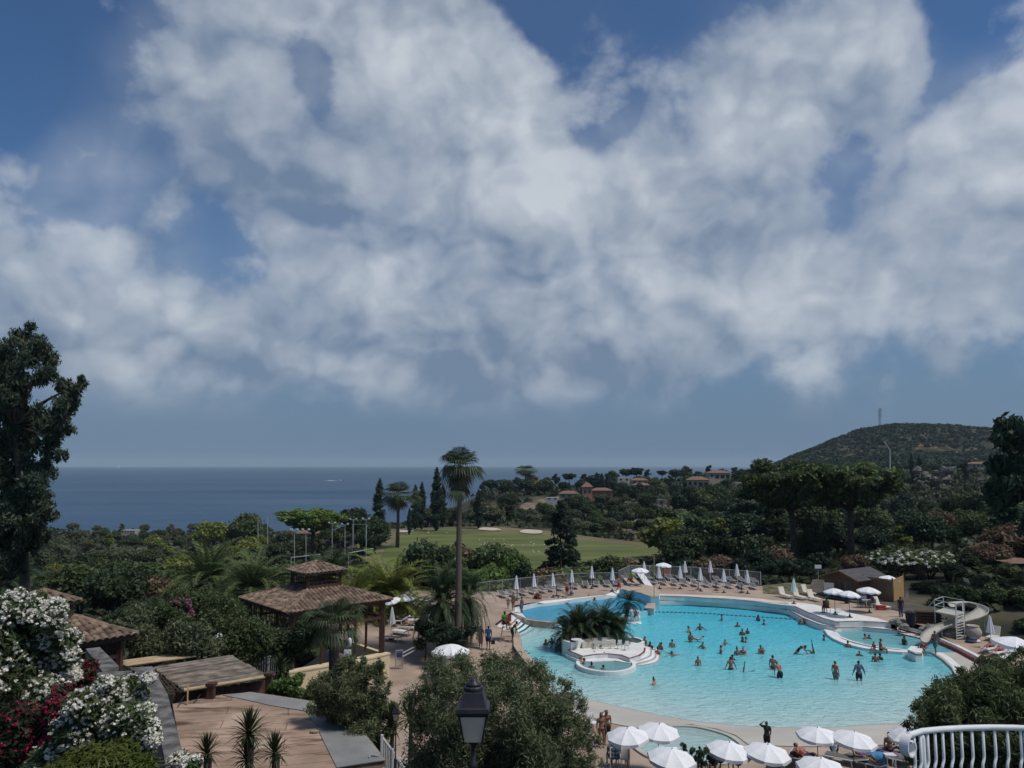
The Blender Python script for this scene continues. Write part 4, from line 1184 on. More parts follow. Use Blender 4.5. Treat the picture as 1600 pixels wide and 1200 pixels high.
 if low_wall:
  for k in low_wall:
   (a0, b0), (a1, b1) = sg[k], sg[(k + 1) % 4]
   w = MB(); w.bar(pt(a0 * (hp + .1), b0 * (hp + .1), zb - 0.25), pt(a1 * (hp + .1), b1 * (hp + .1), zb - 0.25), 0.3, 1.1)
   w.build('base_wall', M['cream_wall'], t)
 if not open_sides:
  w = MB(); hw = hp - 0.12
  w.prism([pt(a * hw, b * hw, 0).xy for a, b in sg], zb - 1.5, ze - 0.2)
  wo = w.build('wall', M['dark_wood'], t)
  for k in range(4):
   (a0, b0), (a1, b1) = sg[k], sg[(k + 1) % 4]
   g = MB(); f0, f1 = 0.12, 0.88
   dx, dy = (a0 + a1) / 2, (b0 + b1) / 2
   P = [pt(a0 * hw + (a1 - a0) * hw * f + dx * 0.03, b0 * hw + (b1 - b0) * hw * f + dy * 0.03, z) for f, z in ((f0, ze - 1.5), (f1, ze - 1.5), (f1, ze - 0.45), (f0, ze - 0.45))]
   g.add(P, [(0, 1, 2, 3)])
   g.build('window_pane', M['far_window'], wo)
 return t
C1, C2, C0 = G(450, 959, 5.0), G(612, 937, 5.0), G(385, 931, 5.0)
_ang = math.atan2(C2.y - C1.y, C2.x - C1.x)
_h = 4.0
_u = Vector((math.cos(_ang), math.sin(_ang), 0)); _w = Vector((-_u.y, _u.x, 0))
pc = C1 + (_u + _w) * _h
pavilion('pavilion', 'large open dark timber pavilion with hipped tile roof and lantern, by the pool', pc.x, pc.y, _ang, 1.0, 5.0, _h, 0.33, 1.25, 1.12, 1.25, 1.62, post=.18, low_wall=[0, 1])
K2 = G(208, 992, 7.0)
pc2 = K2 + Vector((-0.63, -0.78, 0)) * 2.9 + Vector((-0.74, 0.67, 0)) * 2.9
pavilion('tiled_kiosk', 'small tile roofed kiosk with a lantern, half hidden behind the white oleander', pc2.x, pc2.y, math.atan2(0.78, 0.63), 4.4, 7.0, 2.95, 0.36, 0.85, 0.75, 0.9, 1.18, open_sides=False)
ZR = 5.3
FR = plan([(269.5, 1100), (328.6, 1088.5), (347, 1085.5), (391.6, 1081), (537, 1102), (603, 1187.5), (525, 1199.5), (500, 1215), (520, 1260), (285, 1260), (283, 1174)], ZR)
t = thing('flat_roof_building', 'low building with a flat roof of stained tan felt, edged in grey', 'building', (FR[0][0], FR[0][1], 2.5))
mb = MB(); mb.prism(FR, ZR - 0.22, ZR)
felt = mat('tan_felt', (0.39, 0.275, 0.20), 0.9, 0.14, 0.55, 0.15, 20, c2=(0.47, 0.345, 0.265), detail=9, thr=(0.38, 0.6))
Nn, Ll = felt.node_tree.nodes, felt.node_tree.links
bs = Nn['Principled BSDF']; src = bs.inputs['Base Color'].links[0].from_socket
tcn = Nn.new('ShaderNodeTexCoord'); mpn = Nn.new('ShaderNodeMapping'); mpn.inputs['Rotation'].default_value = (0, 0, R(-14))
Ll.new(tcn.outputs['Object'], mpn.inputs['Vector'])
br = Nn.new('ShaderNodeTexBrick'); br.inputs['Scale'].default_value = 1.0; br.inputs['Brick Width'].default_value = 4.5; br.inputs['Row Height'].default_value = 0.82
br.inputs['Mortar Size'].default_value = 0.018; br.inputs['Mortar Smooth'].default_value = 0.4
br.inputs['Color1'].default_value = (1, 1, 1, 1); br.inputs['Color2'].default_value = (0.80, 0.77, 0.75, 1); br.inputs['Mortar'].default_value = (0.30, 0.24, 0.21, 1)
wob = Nn.new('ShaderNodeTexNoise'); wob.inputs['Scale'].default_value = 0.9; wob.inputs['Detail'].default_value = 4
wad = Nn.new('ShaderNodeVectorMath'); wad.operation = 'MULTIPLY_ADD'; wad.inputs[1].default_value = (0.16, 0.16, 0)
Ll.new(tcn.outputs['Object'], wob.inputs['Vector']); Ll.new(wob.outputs['Color'], wad.inputs[0]); Ll.new(mpn.outputs[0], wad.inputs[2])
Ll.new(wad.outputs[0], br.inputs['Vector'])
st = Nn.new('ShaderNodeTexNoise'); st.inputs['Scale'].default_value = 0.95; st.inputs['Detail'].default_value = 7
mps = Nn.new('ShaderNodeMapping'); mps.inputs['Scale'].default_value = (0.6, 2.0, 1); mps.inputs['Location'].default_value = (3.1, 1.7, 0)
Ll.new(tcn.outputs['Object'], mps.inputs['Vector']); Ll.new(mps.outputs[0], st.inputs['Vector'])
cst = Nn.new('ShaderNodeValToRGB'); cst.color_ramp.elements[0].position = 0.50; cst.color_ramp.elements[0].color = (1, 1, 1, 1); cst.color_ramp.elements[1].position = 0.66; cst.color_ramp.elements[1].color = (0.32, 0.27, 0.24, 1)
Ll.new(st.outputs['Fac'], cst.inputs['Fac'])
m1 = Nn.new('ShaderNodeMix'); m1.data_type = 'RGBA'; m1.blend_type = 'MULTIPLY'; m1.inputs['Factor'].default_value = 1
m2 = Nn.new('ShaderNodeMix'); m2.data_type = 'RGBA'; m2.blend_type = 'MULTIPLY'; m2.inputs['Factor'].default_value = 1.0
Ll.new(src, m1.inputs['A']); Ll.new(br.outputs['Color'], m1.inputs['B']); Ll.new(m1.outputs['Result'], m2.inputs['A']); Ll.new(cst.outputs[0], m2.inputs['B'])
Ll.new(m2.outputs['Result'], bs.inputs['Base Color'])
M['felt'] = felt
M['grey_felt'] = mat('grey_felt', (0.215, 0.215, 0.21), 0.85, 0.12, 0.8, 0.1, 20, c2=(0.25, 0.245, 0.235), detail=9)
ro = mb.build('roof', M['felt'], t)
mb = MB()
mb.prism(plan([(348, 1086), (392, 1081.5), (536.5, 1102.6), (602, 1187.2), (526, 1198.6), (496.6, 1139), (479.6, 1111), (421, 1101.5), (380, 1092)], ZR + 0.03), ZR + 0.002, ZR + 0.03)
mb.build('grey_margin', M['grey_felt'], ro)
mb = MB(); _f = [Vector((p[0], p[1])) for p in FR]; _c = sum(_f, Vector((0, 0))) / len(_f)
mb.prism([tuple(_c + (p - _c) * 0.96) for p in _f], 1.2, ZR - 0.22)
mb.build('wall', mat('ochre_wall', (0.22, 0.15, 0.06), 0.9, 0.15, 1.0), t)
mb = MB()
for a, b in (((488, 1145.5), (495, 1144)),):
 p = G(491, 1145.5, ZR); mb.ball((p.x, p.y, ZR + 0.06), (0.17, 0.11, 0.06), 8)
mb.build('roof_vent', M['plaster'], ro)
mb = MB(); p = G(592, 1184, ZR)
mb.tube([(p.x, p.y, ZR + .05), (p.x - .25, p.y + .02, ZR + .09), (p.x - .3, p.y - .12, ZR + .05)], 0.03, 6)
mb.build('overflow_pipe', M['grey_metal'], ro)
mb = MB(); a = G(293, 1102, ZR)
mb.bar((a.x, a.y, ZR - .05), (a.x - 0.12, a.y + 0.25, ZR + 0.75), 0.05)
tag(mb.build('wooden_stake', M['light_wood']), 'thin bleached stake leaning at the corner of the tan felt roof', 'stake')
mb = MB(); b = G(313, 1094, ZR)
mb.tube([(a.x - .25, a.y - .3, ZR + .03), (a.x - 0.2, a.y + .1, ZR + .3), (a.x - .1, a.y + .35, ZR + .35)], 0.02, 5)
mb.tube([(a.x + .15, a.y + .2, ZR + .03), (b.x - .1, b.y - .1, ZR + .06), (b.x, b.y, ZR + .22)], 0.02, 5)
tag(mb.build('cable', M['dark_metal']), 'black cable curling off the far edge of the tan felt roof', 'cable')
ZW = 8.0
walls = [([(203, 1043), (238, 1041), (262, 1085), (285, 1174), (290, 1230), (262, 1230), (256, 1179), (243, 1120), (228, 1085)], 'long dark concrete coped wall running down beside the tan felt roof'),
   ([(145, 1051), (210, 1047.5), (212, 1056), (150, 1061)], 'short concrete coped wall crossing behind the white oleander'),
   ([(134, 1013.5), (156, 1011), (186, 1041), (160, 1049)], 'stub of concrete coped wall below the kiosk window')]
for pts, lab in walls:
 pl = plan(pts, ZW)
 c = sum((Vector(p) for p in pl), Vector((0, 0))) / len(pl)
 t = thing('garden_wall', lab, 'wall', (c.x, c.y, ZW - 3), 'concrete coped garden walls')
 mb = MB(); mb.prism(pl, ZW - 0.14, ZW); mb.build('coping', M['concrete'], t)
 mb = MB()
 n = len(pl)
 ins = []
 for p in pl:
  d = Vector(p) - c
  ins.append(p)
 mb.prism([(c.x + (p[0] - c.x) * 0.985, c.y + (p[1] - c.y) * 0.985) for p in pl], ZW - 3.2, ZW - 0.14)
 mb.build('masonry', M['plaster'], t)
ZP = 5.55
t = thing('mat_pergola', 'terrace shelter roofed with weathered grey bamboo matting on dark posts', 'pergola', tuple(G(330, 1060, ZP).xy) + (3.0,))
M['reed'] = mat('reed', (0.145, 0.115, 0.09), 0.95, 0.3, 2.0, 0.0, 20, c2=(0.19, 0.16, 0.13), detail=6, island=0.45)
M['pale_reed'] = mat('pale_reed', (0.42, 0.31, 0.20), 0.95, 0.15, 2.0, 0.0, 20, island=0.18)
def reed_roof(name, a, b, c, d, z_ab, z_cd, m, pitch=0.055):
 """mat of reeds that run from edge a-b to edge d-c"""
 A, B, C, Dd = G(*a, z_ab), G(*b, z_ab), G(*c, z_cd), G(*d, z_cd)
 n = int((B - A).length / pitch)
 mbx = MB()
 for i in range(n):
  f = (i + 0.5) / n
  p, q = A.lerp(B, f), Dd.lerp(C, f)
  e = (q - p).normalized() * random.uniform(-0.08, 0.1)
  p = p - e + Vector((0, 0, random.uniform(0, 0.02))); q = q + e * 0.7
  w = (B - A).normalized() * pitch * 0.56
  h = Vector((0, 0, 0.03))
  mbx.add([p - w, p + h, p + w, q - w, q + h, q + w], [(0, 1, 4, 3), (1, 2, 5, 4)])
 mbx.add([A - Vector((0, 0, .03)), B - Vector((0, 0, .03)), C - Vector((0, 0, .03)), Dd - Vector((0, 0, .03))], [(0, 1, 2, 3)])
 return mbx.build(name, m, t)
reed_roof('mat_roof', (239, 1043), (289, 1078.6), (418, 1056), (360, 1024), ZP, ZP, M['reed'])
_A, _B = G(287, 1079.5, ZP + .02), G(420, 1057.5, ZP + .02)
mb = MB()
for i in range(3):
 mb.tube([_A + Vector((0, 0, .02 * i)), _B + Vector((0, 0, .02 * i))], 0.06, 6)
mb.build('mat_edge', M['pale_reed'], t)
reed_roof('back_mat', (186, 1033), (199, 1041), (306, 1026), (291, 1019), ZP + .1, ZP + .1, M['pale_reed'])
mb = MB()
_A, _B = G(272, 1083, ZP - .25), G(418, 1062, ZP - .25)
n = 46
for i in range(n):
 p = _A.lerp(_B, (i + .5) / n)
 mb.box((p.x, p.y, ZP - 0.62 + random.uniform(-.03, .03)), (0.11, 0.03, 0.72), rot=math.atan2(_B.y - _A.y, _B.x - _A.x))
mb.build('plank_front', mat('red_planks', (0.15, 0.085, 0.062), 0.85, 0.3, 3, island=0.25), t)
for px_, py_ in ((332, 1066), (422, 1050)):
 p = G(px_, py_, ZP + .35)
 mb = MB(); mb.box((p.x, p.y - .1, ZP - 1.6), (0.26, 0.26, 3.9)); mb.box((p.x, p.y - .1, ZP + .3), (0.36, 0.36, 0.12)); mb.build('post', M['dark_wood'], t)
for px_, py_ in ((245, 1043), (300, 1022)):
 p = G(px_, py_, ZP - .1)
 mb = MB(); mb.box((p.x, p.y, ZP - 1.9), (0.16, 0.16, 3.6)); mb.build('post', M['dark_wood'], t)
mb = MB()
_a, _b, _c, _d = G(240, 1048, ZP), G(265, 1081, ZP), G(287, 1080, ZP), G(252, 1046, ZP)
for i in range(9):
 f = i / 8
 mb.bar(_a.lerp(_b, f), _d.lerp(_c, f), 0.04, 0.03)
for i in range(4):
 f = i / 3
 mb.bar(_a.lerp(_d, f), _b.lerp(_c, f), 0.04, 0.03)
mb.build('bare_lattice', M['dark_wood'], t)
for (a, b, z, lab) in (((592, 1018), (626, 1022), 1.55, None), ((452, 1050), (515, 1039), 1.5, 'cream rendered low wall behind the yucca, below the pavilion'), ((552, 1034), (609, 1020), 1.6, 'cream rendered low wall under the right-hand pavilion post')):
 if lab is None: continue
 A, Bq = G(*a, z), G(*b, z)
 t = thing('terrace_wall', lab, 'wall', (A.x, A.y, 0.0), 'cream terrace walls')
 dn = (Bq - A); dn.z = 0; dn.normalize(); pr = Vector((-dn.y, dn.x, 0)) * 0.35
 q = [A.xy, Bq.xy, (Bq + pr).xy, (A + pr).xy]
 mb = MB(); mb.prism(q, -1.5, z - 0.1); mb.build('masonry', M['cream_wall'], t)
 mb = MB(); mb.prism([(A - dn * .05 - pr * .12).xy, (Bq + dn * .05 - pr * .12).xy, (Bq + dn * .05 + pr * 1.1).xy, (A - dn * .05 + pr * 1.1).xy], z - 0.1, z); mb.build('coping', M['cream_wall'], t)
# ------------------------------------------------------------------ wooden hut by the pool
t = thing('wooden_hut', 'brown timber garden hut with a grey felt gable roof', 'hut', tuple(G(1335, 938, 1.0)))
hc = G(1293, 920, 1.0)
hx = G(1341, 935, 1.0)
ux = (hx - G(1290, 931, 1.0)); ux.z = 0
_f0 = G(1289, 929, 1.0); _f1 = G(1342, 938, 1.0)
e1 = (_f1 - _f0); e1.z = 0; Lf = e1.length; e1.normalize(); e2 = Vector((-e1.y, e1.x, 0))
Ld = 4.6
mb = MB()
wz = 1.0
P = [_f0, _f1, _f1 + e2 * Ld, _f0 + e2 * Ld]
mid0 = (_f0 + _f1) / 2; mid1 = mid0 + e2 * Ld
vs = [p.xy.to_3d() + Vector((0, 0, wz)) for p in P] + [p.xy.to_3d() + Vector((0, 0, wz + 2.0)) for p in P] + [mid0.xy.to_3d() + Vector((0, 0, wz + 2.65)), mid1.xy.to_3d() + Vector((0, 0, wz + 2.65))]
mb.add(vs, [(0, 1, 5, 8, 4), (1, 2, 6, 5), (2, 3, 7, 9, 6), (3, 0, 4, 7)])
hw = mb.build('wall', mat('hut_boards', (0.115, 0.07, 0.04), 0.8, 0.25, 2, 0.5, 9, stretch=(0.3, 0.3, 6)), t)
mb = MB()
for s in (0, 1):
 e = (_f0 - e1 * .3) if s == 0 else (_f1 + e1 * .3)
 za = wz + 1.88
 q = [e - e2 * .35, mid0 - e2 * .35, mid1 + e2 * .3, e + e2 * (Ld + .3)]
 zq = [za, wz + 2.72, wz + 2.72, za]
 lo_ = [Vector((p.x, p.y, z)) for p, z in zip(q, zq)]
 up_ = [p + Vector((0, 0, .07)) for p in lo_]
 mb.add(lo_ + up_, [(0, 3, 2, 1), (4, 5, 6, 7), (0, 1, 5, 4), (1, 2, 6, 5), (2, 3, 7, 6), (3, 0, 4, 7)])
mb.build('roof', mat('felt_shingle', (0.085, 0.08, 0.085), 0.9, 0.2, 2), t)
mb = MB()
for s in (0, 1):
 e = (_f0 - e1 * .3) if s == 0 else (_f1 + e1 * .3)
 a = e - e2 * .37; b = mid0 - e2 * .37
 mb.bar(Vector((a.x, a.y, wz + 1.88)), Vector((b.x, b.y, wz + 2.72)), 0.05, 0.16)
mb.build('barge_board', M['wood'], t)
for f, w_, h0, h1 in ((0.20, 0.55, 0.85, 1.55), (0.53, 0.55, 0.75, 1.6), (0.72, 0.55, 0.75, 1.6)):
 c = _f0 + e1 * (Lf * f) - e2 * 0.03
 rot = math.atan2(e1.y, e1.x)
 mb = MB(); mb.box((c.x, c.y, wz + (h0 + h1) / 2), (w_ + .16, 0.06, h1 - h0 + .16), rot=rot); fo = mb.build('window', M['wood'], t)
 c = c - e2 * 0.035
 mb = MB(); mb.box((c.x, c.y, wz + (h0 + h1) / 2), (w_, 0.02, h1 - h0), rot=rot); mb.build('pane', M['far_window'], fo)
t = thing('slatted_enclosure', 'tall box of horizontal wooden slats beside the timber hut', 'screen', tuple(G(1395, 942, 1.0)))
a, b, c = G(1350, 934, 1.0), G(1396, 941, 1.0), G(1413, 933, 1.0)
for nm, p, q, m in (('slat_panel', a, b, M['wood']), ('slat_panel', b, c, M['light_wood'])):  # same slats: darker wood paints the shaded face, paler wood the sunlit one
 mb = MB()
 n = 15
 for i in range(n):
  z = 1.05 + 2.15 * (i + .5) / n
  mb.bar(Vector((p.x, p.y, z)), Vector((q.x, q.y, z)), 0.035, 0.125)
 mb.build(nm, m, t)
for p in (a, b, c):
 mb = MB(); mb.box((p.x, p.y, 2.15), (0.12, 0.12, 2.4)); mb.build('post', M['wood'], t)
t = thing('notice_board', 'plain beige board on posts between hut and open parasol', 'board', tuple(G(1297, 931, 1.0)))
p, q = G(1288, 933, 1.0), G(1304, 934, 1.0)
mb = MB(); mb.bar(Vector((p.x, p.y, 2.1)), Vector((q.x, q.y, 2.1)), 0.05, 0.75); mb.build('panel', M['cream_plastic'], t)
for e in (p, q):
 mb = MB(); mb.box((e.x, e.y + .05, 1.4), (0.06, 0.06, 1.3)); mb.build('post', M['dark_wood'], t)
p = G(1279, 905, 1.6)
t = thing('white_sign', 'small blank white board under the dark trees left of the hut', 'board', (p.x, p.y, 1.0))
mb = MB(); mb.box((p.x, p.y, 3.0), (0.75, 0.05, 0.4)); mb.build('panel', M['white_paint'], t)
mb = MB(); mb.box((p.x, p.y + .05, 1.9), (0.07, 0.05, 2.2)); mb.build('post', M['grey_metal'], t)
# ------------------------------------------------------------------ island in the pool
t = thing('pool_island', 'white island with planter, paved terrace and steps in the main pool', 'island', tuple(G(945, 1010, 0)))
zt = 0.55
ISL = plan([(880, 1004), (882, 1010), (890, 1017.5), (910, 1025.5), (930, 1022.5), (950, 1021.5), (970, 1023.5), (984, 1028.5), (1000, 1024), (1008, 1018), (1009, 1012), (1004, 1006), (985, 1003), (960, 1001), (930, 1000), (900, 1000)], zt)
mb = MB(); mb.prism(ISL, -1.4, zt); isl_o = mb.build('terrace', M['pool_white'], t)
mb = MB(); mb.prism(plan([(877, 1008), (878, 1014), (885, 1023), (905, 1032), (925, 1034), (960, 1032), (984, 1036), (1004, 1029), (1013, 1020), (1013, 1013)], 0.25), -1.4, 0.25); mb.build('lower_step', M['pool_white'], t)
ribbon('red_edge', ISL[1:11], zt + 0.012, 0.13, 0.06, M['red_line'], t, side=1)
PL = plan([(876, 996), (880, 1001), (892, 1004.5), (908, 1001), (922, 998), (960, 995.5), (965, 990), (965, 976), (940, 972), (905, 972), (882, 980)], 1.1)
mb = MB(); mb.prism(PL, -1.4, 1.1)
pl_o = mb.build('planter', M['pool_white'], t)
mb = MB(); _c = sum((Vector(p) for p in PL), Vector((0, 0))) / len(PL)
mb.prism([tuple(_c + (Vector(p) - _c) * .9) for p in PL], 1.05, 1.16); mb.build('soil', mat('soil', (0.05, 0.04, 0.03), 0.95, 0.3, 2), pl_o)
mb = MB(); mb.prism(plan([(910, 1005), (962, 1002), (962, 998), (909, 1000.5)], 0.95), 0.4, 1.0); mb.build('bench', mat('cream_render', (0.60, 0.55, 0.46), 0.85, 0.08, 2), t)
for k, (a, b, c) in enumerate((((1000, 1031), (1017, 1024), (1018, 1012)), ((996, 1037), (1024, 1028), (1024, 1012)), ((994, 1041), (1029, 1033), (1030, 1013)), ((992, 1045), (1034, 1036), (1035, 1015)))):
 z = 0.30 - 0.13 * k
 q = smooth_line(plan([a, b, c], max(z, 0)), False, 6)
 mb = MB(); mb.prism(list(q) + plan([(1003, 1008), (985, 1020), (980, 1032)], .3), -1.4, z); mb.build('step', M['pool_white'], t)
 ribbon('step_edge', q, z + .012, 0.1, .03, M['grey_metal'], t, side=1)
def oval(cx, cy, rx_, ry_, z, n=40):
 c = G(cx, cy, z)
 a = abs(G(cx + rx_, cy, z).x - c.x)
 b = abs(G(cx, cy - ry_, z).y - G(cx, cy + ry_, z).y) / 2
 yc = (G(cx, cy - ry_, z).y + G(cx, cy + ry_, z).y) / 2
 return [(c.x + a * math.cos(2 * PI * k / n), yc + b * math.sin(2 * PI * k / n)) for k in range(n)]
def jacuzzi(name, label, cx, cy, rx_, ry_, z, water, rim):
 tj = thing(name, label, 'jacuzzi', (G(cx, cy, z).x, G(cx, cy, z).y, 0))
 o = oval(cx, cy, rx_, ry_, z)
 cc = Vector((sum(p[0] for p in o) / len(o), sum(p[1] for p in o) / len(o)))
 ribbon('rim', o, z, rim, 1.6, M['pool_white'], tj, closed=True, side=1)
 inner = [tuple(cc + (Vector(p) - cc) * (1 - rim / ((Vector(p) - cc).length))) for p in o]
 mbj = MB(); n = len(inner)
 V = [(p[0], p[1], z - 0.1) for p in inner]
 mbj.add(V, [tuple(range(n))])
 w = mbj.build('water', water, tj)
 a = w.data.attributes.new('depth', 'FLOAT', 'POINT'); a.data.foreach_set('value', [0.7] * n)
 mbj = MB(); mbj.prism(inner, -1.2, -0.6); mbj.build('basin_floor', M['pool_shell'], tj)
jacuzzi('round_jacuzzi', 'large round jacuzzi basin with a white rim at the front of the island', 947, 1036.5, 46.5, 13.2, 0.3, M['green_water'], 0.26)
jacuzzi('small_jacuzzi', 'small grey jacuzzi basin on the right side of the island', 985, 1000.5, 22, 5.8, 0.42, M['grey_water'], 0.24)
t = thing('diving_terrace', 'raised terrace with a blue wall jutting into the upper basin', 'terrace', tuple(G(1000, 945, 0)))
q = plan([(968, 920.5), (1000, 926), (1017, 932), (1030, 932)], 1.35)
q2 = [tuple(G(1031, 927, 1.0).xy), tuple(G(1020, 921, 1.0).xy), tuple(G(985, 915, 1.0).xy)]
mb = MB(); mb.prism(q + q2, -1.4, 1.3); w_ = mb.build('blue_wall', M['pool_tile'], t)
mb = MB(); mb.prism([(p[0], p[1]) for p in q + q2], 1.302, 1.36); mb.build('coping', M['coping_tan'], t)
mb = MB(); mb.prism(plan([(1017, 940), (1031, 940.5), (1031, 932), (1017, 932)], .8), -1.4, 1.1); mb.build('white_pier', M['pool_white'], t)
mb = MB(); mb.prism(plan([(1007, 950), (1022, 951), (1024, 942.5), (1012, 943)], .6), -1.4, .62); mb.build('white_block', M['pool_white'], t)
mb = MB(); mb.prism(plan([(1006.5, 950.2), (1022.4, 951.2), (1024.4, 942.3), (1011.5, 942.8)], .68), .622, .70); mb.build('block_cap', M['coping_tan'], t)
for k, (px_, lab) in enumerate(((978, 'narrow tan ramp beside the diving terrace, nearer the left'), (990, 'narrow tan ramp beside the yellow shirted lifeguard'))):
 a, b = GD(px_ - 6, 902), G(px_ + 10, 917, 1.35)
 mb = MB(); mb.bar((a.x, a.y, 1.15), (b.x, b.y, 1.42), 0.45, 0.1)
 tag(mb.build('plank_ramp', M['coping_tan']), lab, 'ramp', 'ramps at the diving terrace')
a, b = GD(1000, 903), G(1015, 915, 1.2)
mb = MB(); mb.bar((a.x, a.y, 1.5), (b.x, b.y, 1.05), 0.8, 0.12)
tag(mb.build('white_ramp', M['pool_white']), 'white sloping slab right of the diving terrace', 'ramp')
t = thing('pool_block', 'white block with a red line standing on the kidney pool coping', 'block', tuple(G(1430, 1018, .2)))
q = plan([(1418, 1014.5), (1430, 1019.5), (1440, 1019.5), (1442, 1011), (1424, 1009)], 0.7)
mb = MB(); mb.prism(q, -0.4, 0.7); mb.build('body', M['pool_white'], t)
mb = MB(); mb.prism([(p[0] + (p[0] - q[0][0]) * .01, p[1] - .02) for p in q], 0.5, 0.58); mb.build('red_band', M['red_line'], t)
t = thing('water_fountain', 'white foaming mushroom fountain in the pool right of the island palms', 'fountain', tuple(G(991, 972, 0)))
p = G(991, 971, 0)
mb = MB(); mb.lathe([(0.25, -1), (0.2, 0.5), (0.3, .75), (0.5, .9), (0.42, 1.02), (0.1, 1.1)], (p.x, p.y, 0), 14); mb.build('pillar', M['pool_white'], t, smooth=True)
mb = MB(); random.seed(3)
for k in range(60):
 a = random.uniform(0, 2 * PI); r = random.uniform(.25, .55); z = random.uniform(0, .85)
 mb.ball((p.x + r * math.cos(a), p.y + r * math.sin(a), z), (random.uniform(.03, .09),) * 2 + (random.uniform(.08, .22),), 5)
mb.build('spray', M['white_cloth'], t)
t2 = thing('foam_patch', 'patch of white foam on the water below the mushroom fountain', 'foam', tuple(G(980, 974, 0)))
mb = MB()
for k in range(40):
 q = G(991 + random.gauss(0, 6), 972.5 + random.gauss(0, 1.2), 0)
 mb.ball((q.x, q.y, 0.0), (random.uniform(.08, .25), random.uniform(.08, .2), .04), 6)
mb.build('bubbles', M['white_cloth'], t2)
# ------------------------------------------------------------------ fences
def fence(name, label, group, pts, h, m, gap=0.13, bar=0.022, post_every=2.2, rail=0.05):
 """railing of thin uprights along points (x, y, z of the foot)"""
 pts = [Vector(p) for p in pts]
 tf = thing(name, label, 'fence', tuple(pts[0]), group)
 mbp = MB(); mbr = MB()
 posts = []
 for a, b in zip(pts[:-1], pts[1:]):
  l = (b - a).length
  n = max(1, int(l / gap))
  for i in range(n):
   p = a.lerp(b, (i + .5) / n)
   mbp.bar(p + Vector((0, 0, .1)), p + Vector((0, 0, h - .03)), bar)
  for z in (0.12, h - .02):
   mbr.bar(a + Vector((0, 0, z)), b + Vector((0, 0, z)), rail)
  k = max(1, int(round(l / post_every)))
  for i in range(k + (1 if b is pts[-1] else 0)):
   posts.append(a.lerp(b, i / k))
 mbp.build('railing_bars', m, tf)['kind'] = 'part'
 mbr.build('rail', m, tf)
 src = None
 for p in posts:
  if src is None:
   mq = MB(); mq.bar(p - Vector((0, 0, .05)), p + Vector((0, 0, h + .04)), rail * 1.3)
   src = mq.build('post', m, tf); p0 = p
  else:
   c = src.copy(); COL.objects.link(c); c.parent = tf; c.location = src.location + (p - p0)
 return tf
def gd3(px_, py_): return tuple(GD(px_, py_))
fence('pool_fence', 'grey upright bar fence behind the upper basin, left stretch', 'fences around the pool deck', [gd3(745, 931), gd3(785, 926), gd3(840, 920), gd3(888, 915)], 1.35, M['grey_metal'])
fence('pool_fence', 'dark mesh bar fence between the upper basin and the corner slope', 'fences around the pool deck', [gd3(893, 914.5), gd3(930, 913), gd3(967, 912)], 1.3, M['grey_metal'])
fence('pool_fence', 'short fence panel climbing to the back sun deck', 'fences around the pool deck', [gd3(967, 912), gd3(984, 903.5)], 1.5, M['grey_metal'])
fence('pool_fence', 'long pale bar fence behind the two rows of loungers', 'fences around the pool deck', [gd3(984, 903.5), gd3(1080, 906.5), gd3(1140, 911), gd3(1189, 915.5)], 1.55, M['galvanised'])
fence('entrance_fence', 'grey bar fence around the palm bed, below the pavilion', 'fences around the pool deck', [gd3(653, 1003), gd3(660, 1012), gd3(676, 1026), gd3(694, 1040), gd3(700, 1052)], 1.3, M['galvanised'])
fence('front_fence', 'thin pale fence at the front edge of the pool deck under the parasols', 'fences around the pool deck', [(2, 35.0, .1), (6, 34.9, .1), (10, 34.85, .1), (16, 34.85, .1), (22, 34.9, .1)], 1.15, M['galvanised'], gap=.16)
t = thing('pool_gate', 'grey metal entrance gate left ajar beside the cream wall', 'gate', gd3(622, 1048))
a, b, c = GD(618, 1046), GD(629, 1045), GD(653, 1034)
for nm, p, q, h in (('gate_leaf', a, b, 1.3),):
 mb = MB()
 for e in (p, q): mb.bar(e, e + Vector((0, 0, h)), .06)
 for z in (.15, h): mb.bar(p + Vector((0, 0, z)), q + Vector((0, 0, z)), .05)
 for i in range(8):
  e = p.lerp(q, (i + .5) / 8); mb.bar(e + Vector((0, 0, .15)), e + Vector((0, 0, h)), .02)
 mb.build(nm, M['grey_metal'], t)
mb = MB()
for z in (.85, 1.1): mb.bar(b + Vector((0, 0, z)), c + Vector((0, 0, z + .1)), .05)
mb.build('bar', M['galvanised'], t)
mb = MB(); e = a.lerp(b, .5); mb.box((e.x, e.y - .05, e.z + 1.0), (.35, .03, .3)); mb.build('blue_sign', mat('blue_sign', (.03, .07, .2), .5), t)
p = [G(389, 1033, 3.2), G(420, 1027, 3.2), G(452, 1020, 3.2)]
fence('terrace_fence', 'plain grey bar railing between the bamboo shelter and the pavilion', 'railings near the left roofs', [(q.x, q.y, 2.0) for q in p], 1.25, M['grey_metal'], gap=.14)
st = [G(597, 1150, 5.6), G(613, 1172, 5.0), G(632, 1200, 4.4), G(640, 1220, 4.2)]
fence('stair_railing', 'sloping pale stair railing right of the flat roof corner', 'railings near the left roofs', [(q.x, q.y, q.z - 1.1) for q in st], 1.1, M['white_paint'], gap=.12, bar=.03, rail=.06)
st = [G(625, 1186, 4.4), G(652, 1187, 4.4), G(672, 1187, 4.4)]
fence('stair_railing', 'level railing at the landing below the stair', 'railings near the left roofs', [(q.x, q.y, 3.3) for q in st], 1.1, M['white_paint'], gap=.14, bar=.03)
st = [G(650, 1178, 4.6), G(662, 1196, 4.2), G(676, 1218, 3.8)]
fence('stair_railing', 'short lower stair railing right of the landing', 'railings near the left roofs', [(q.x, q.y, q.z - 1.1) for q in st], 1.1, M['galvanised'], gap=.14)
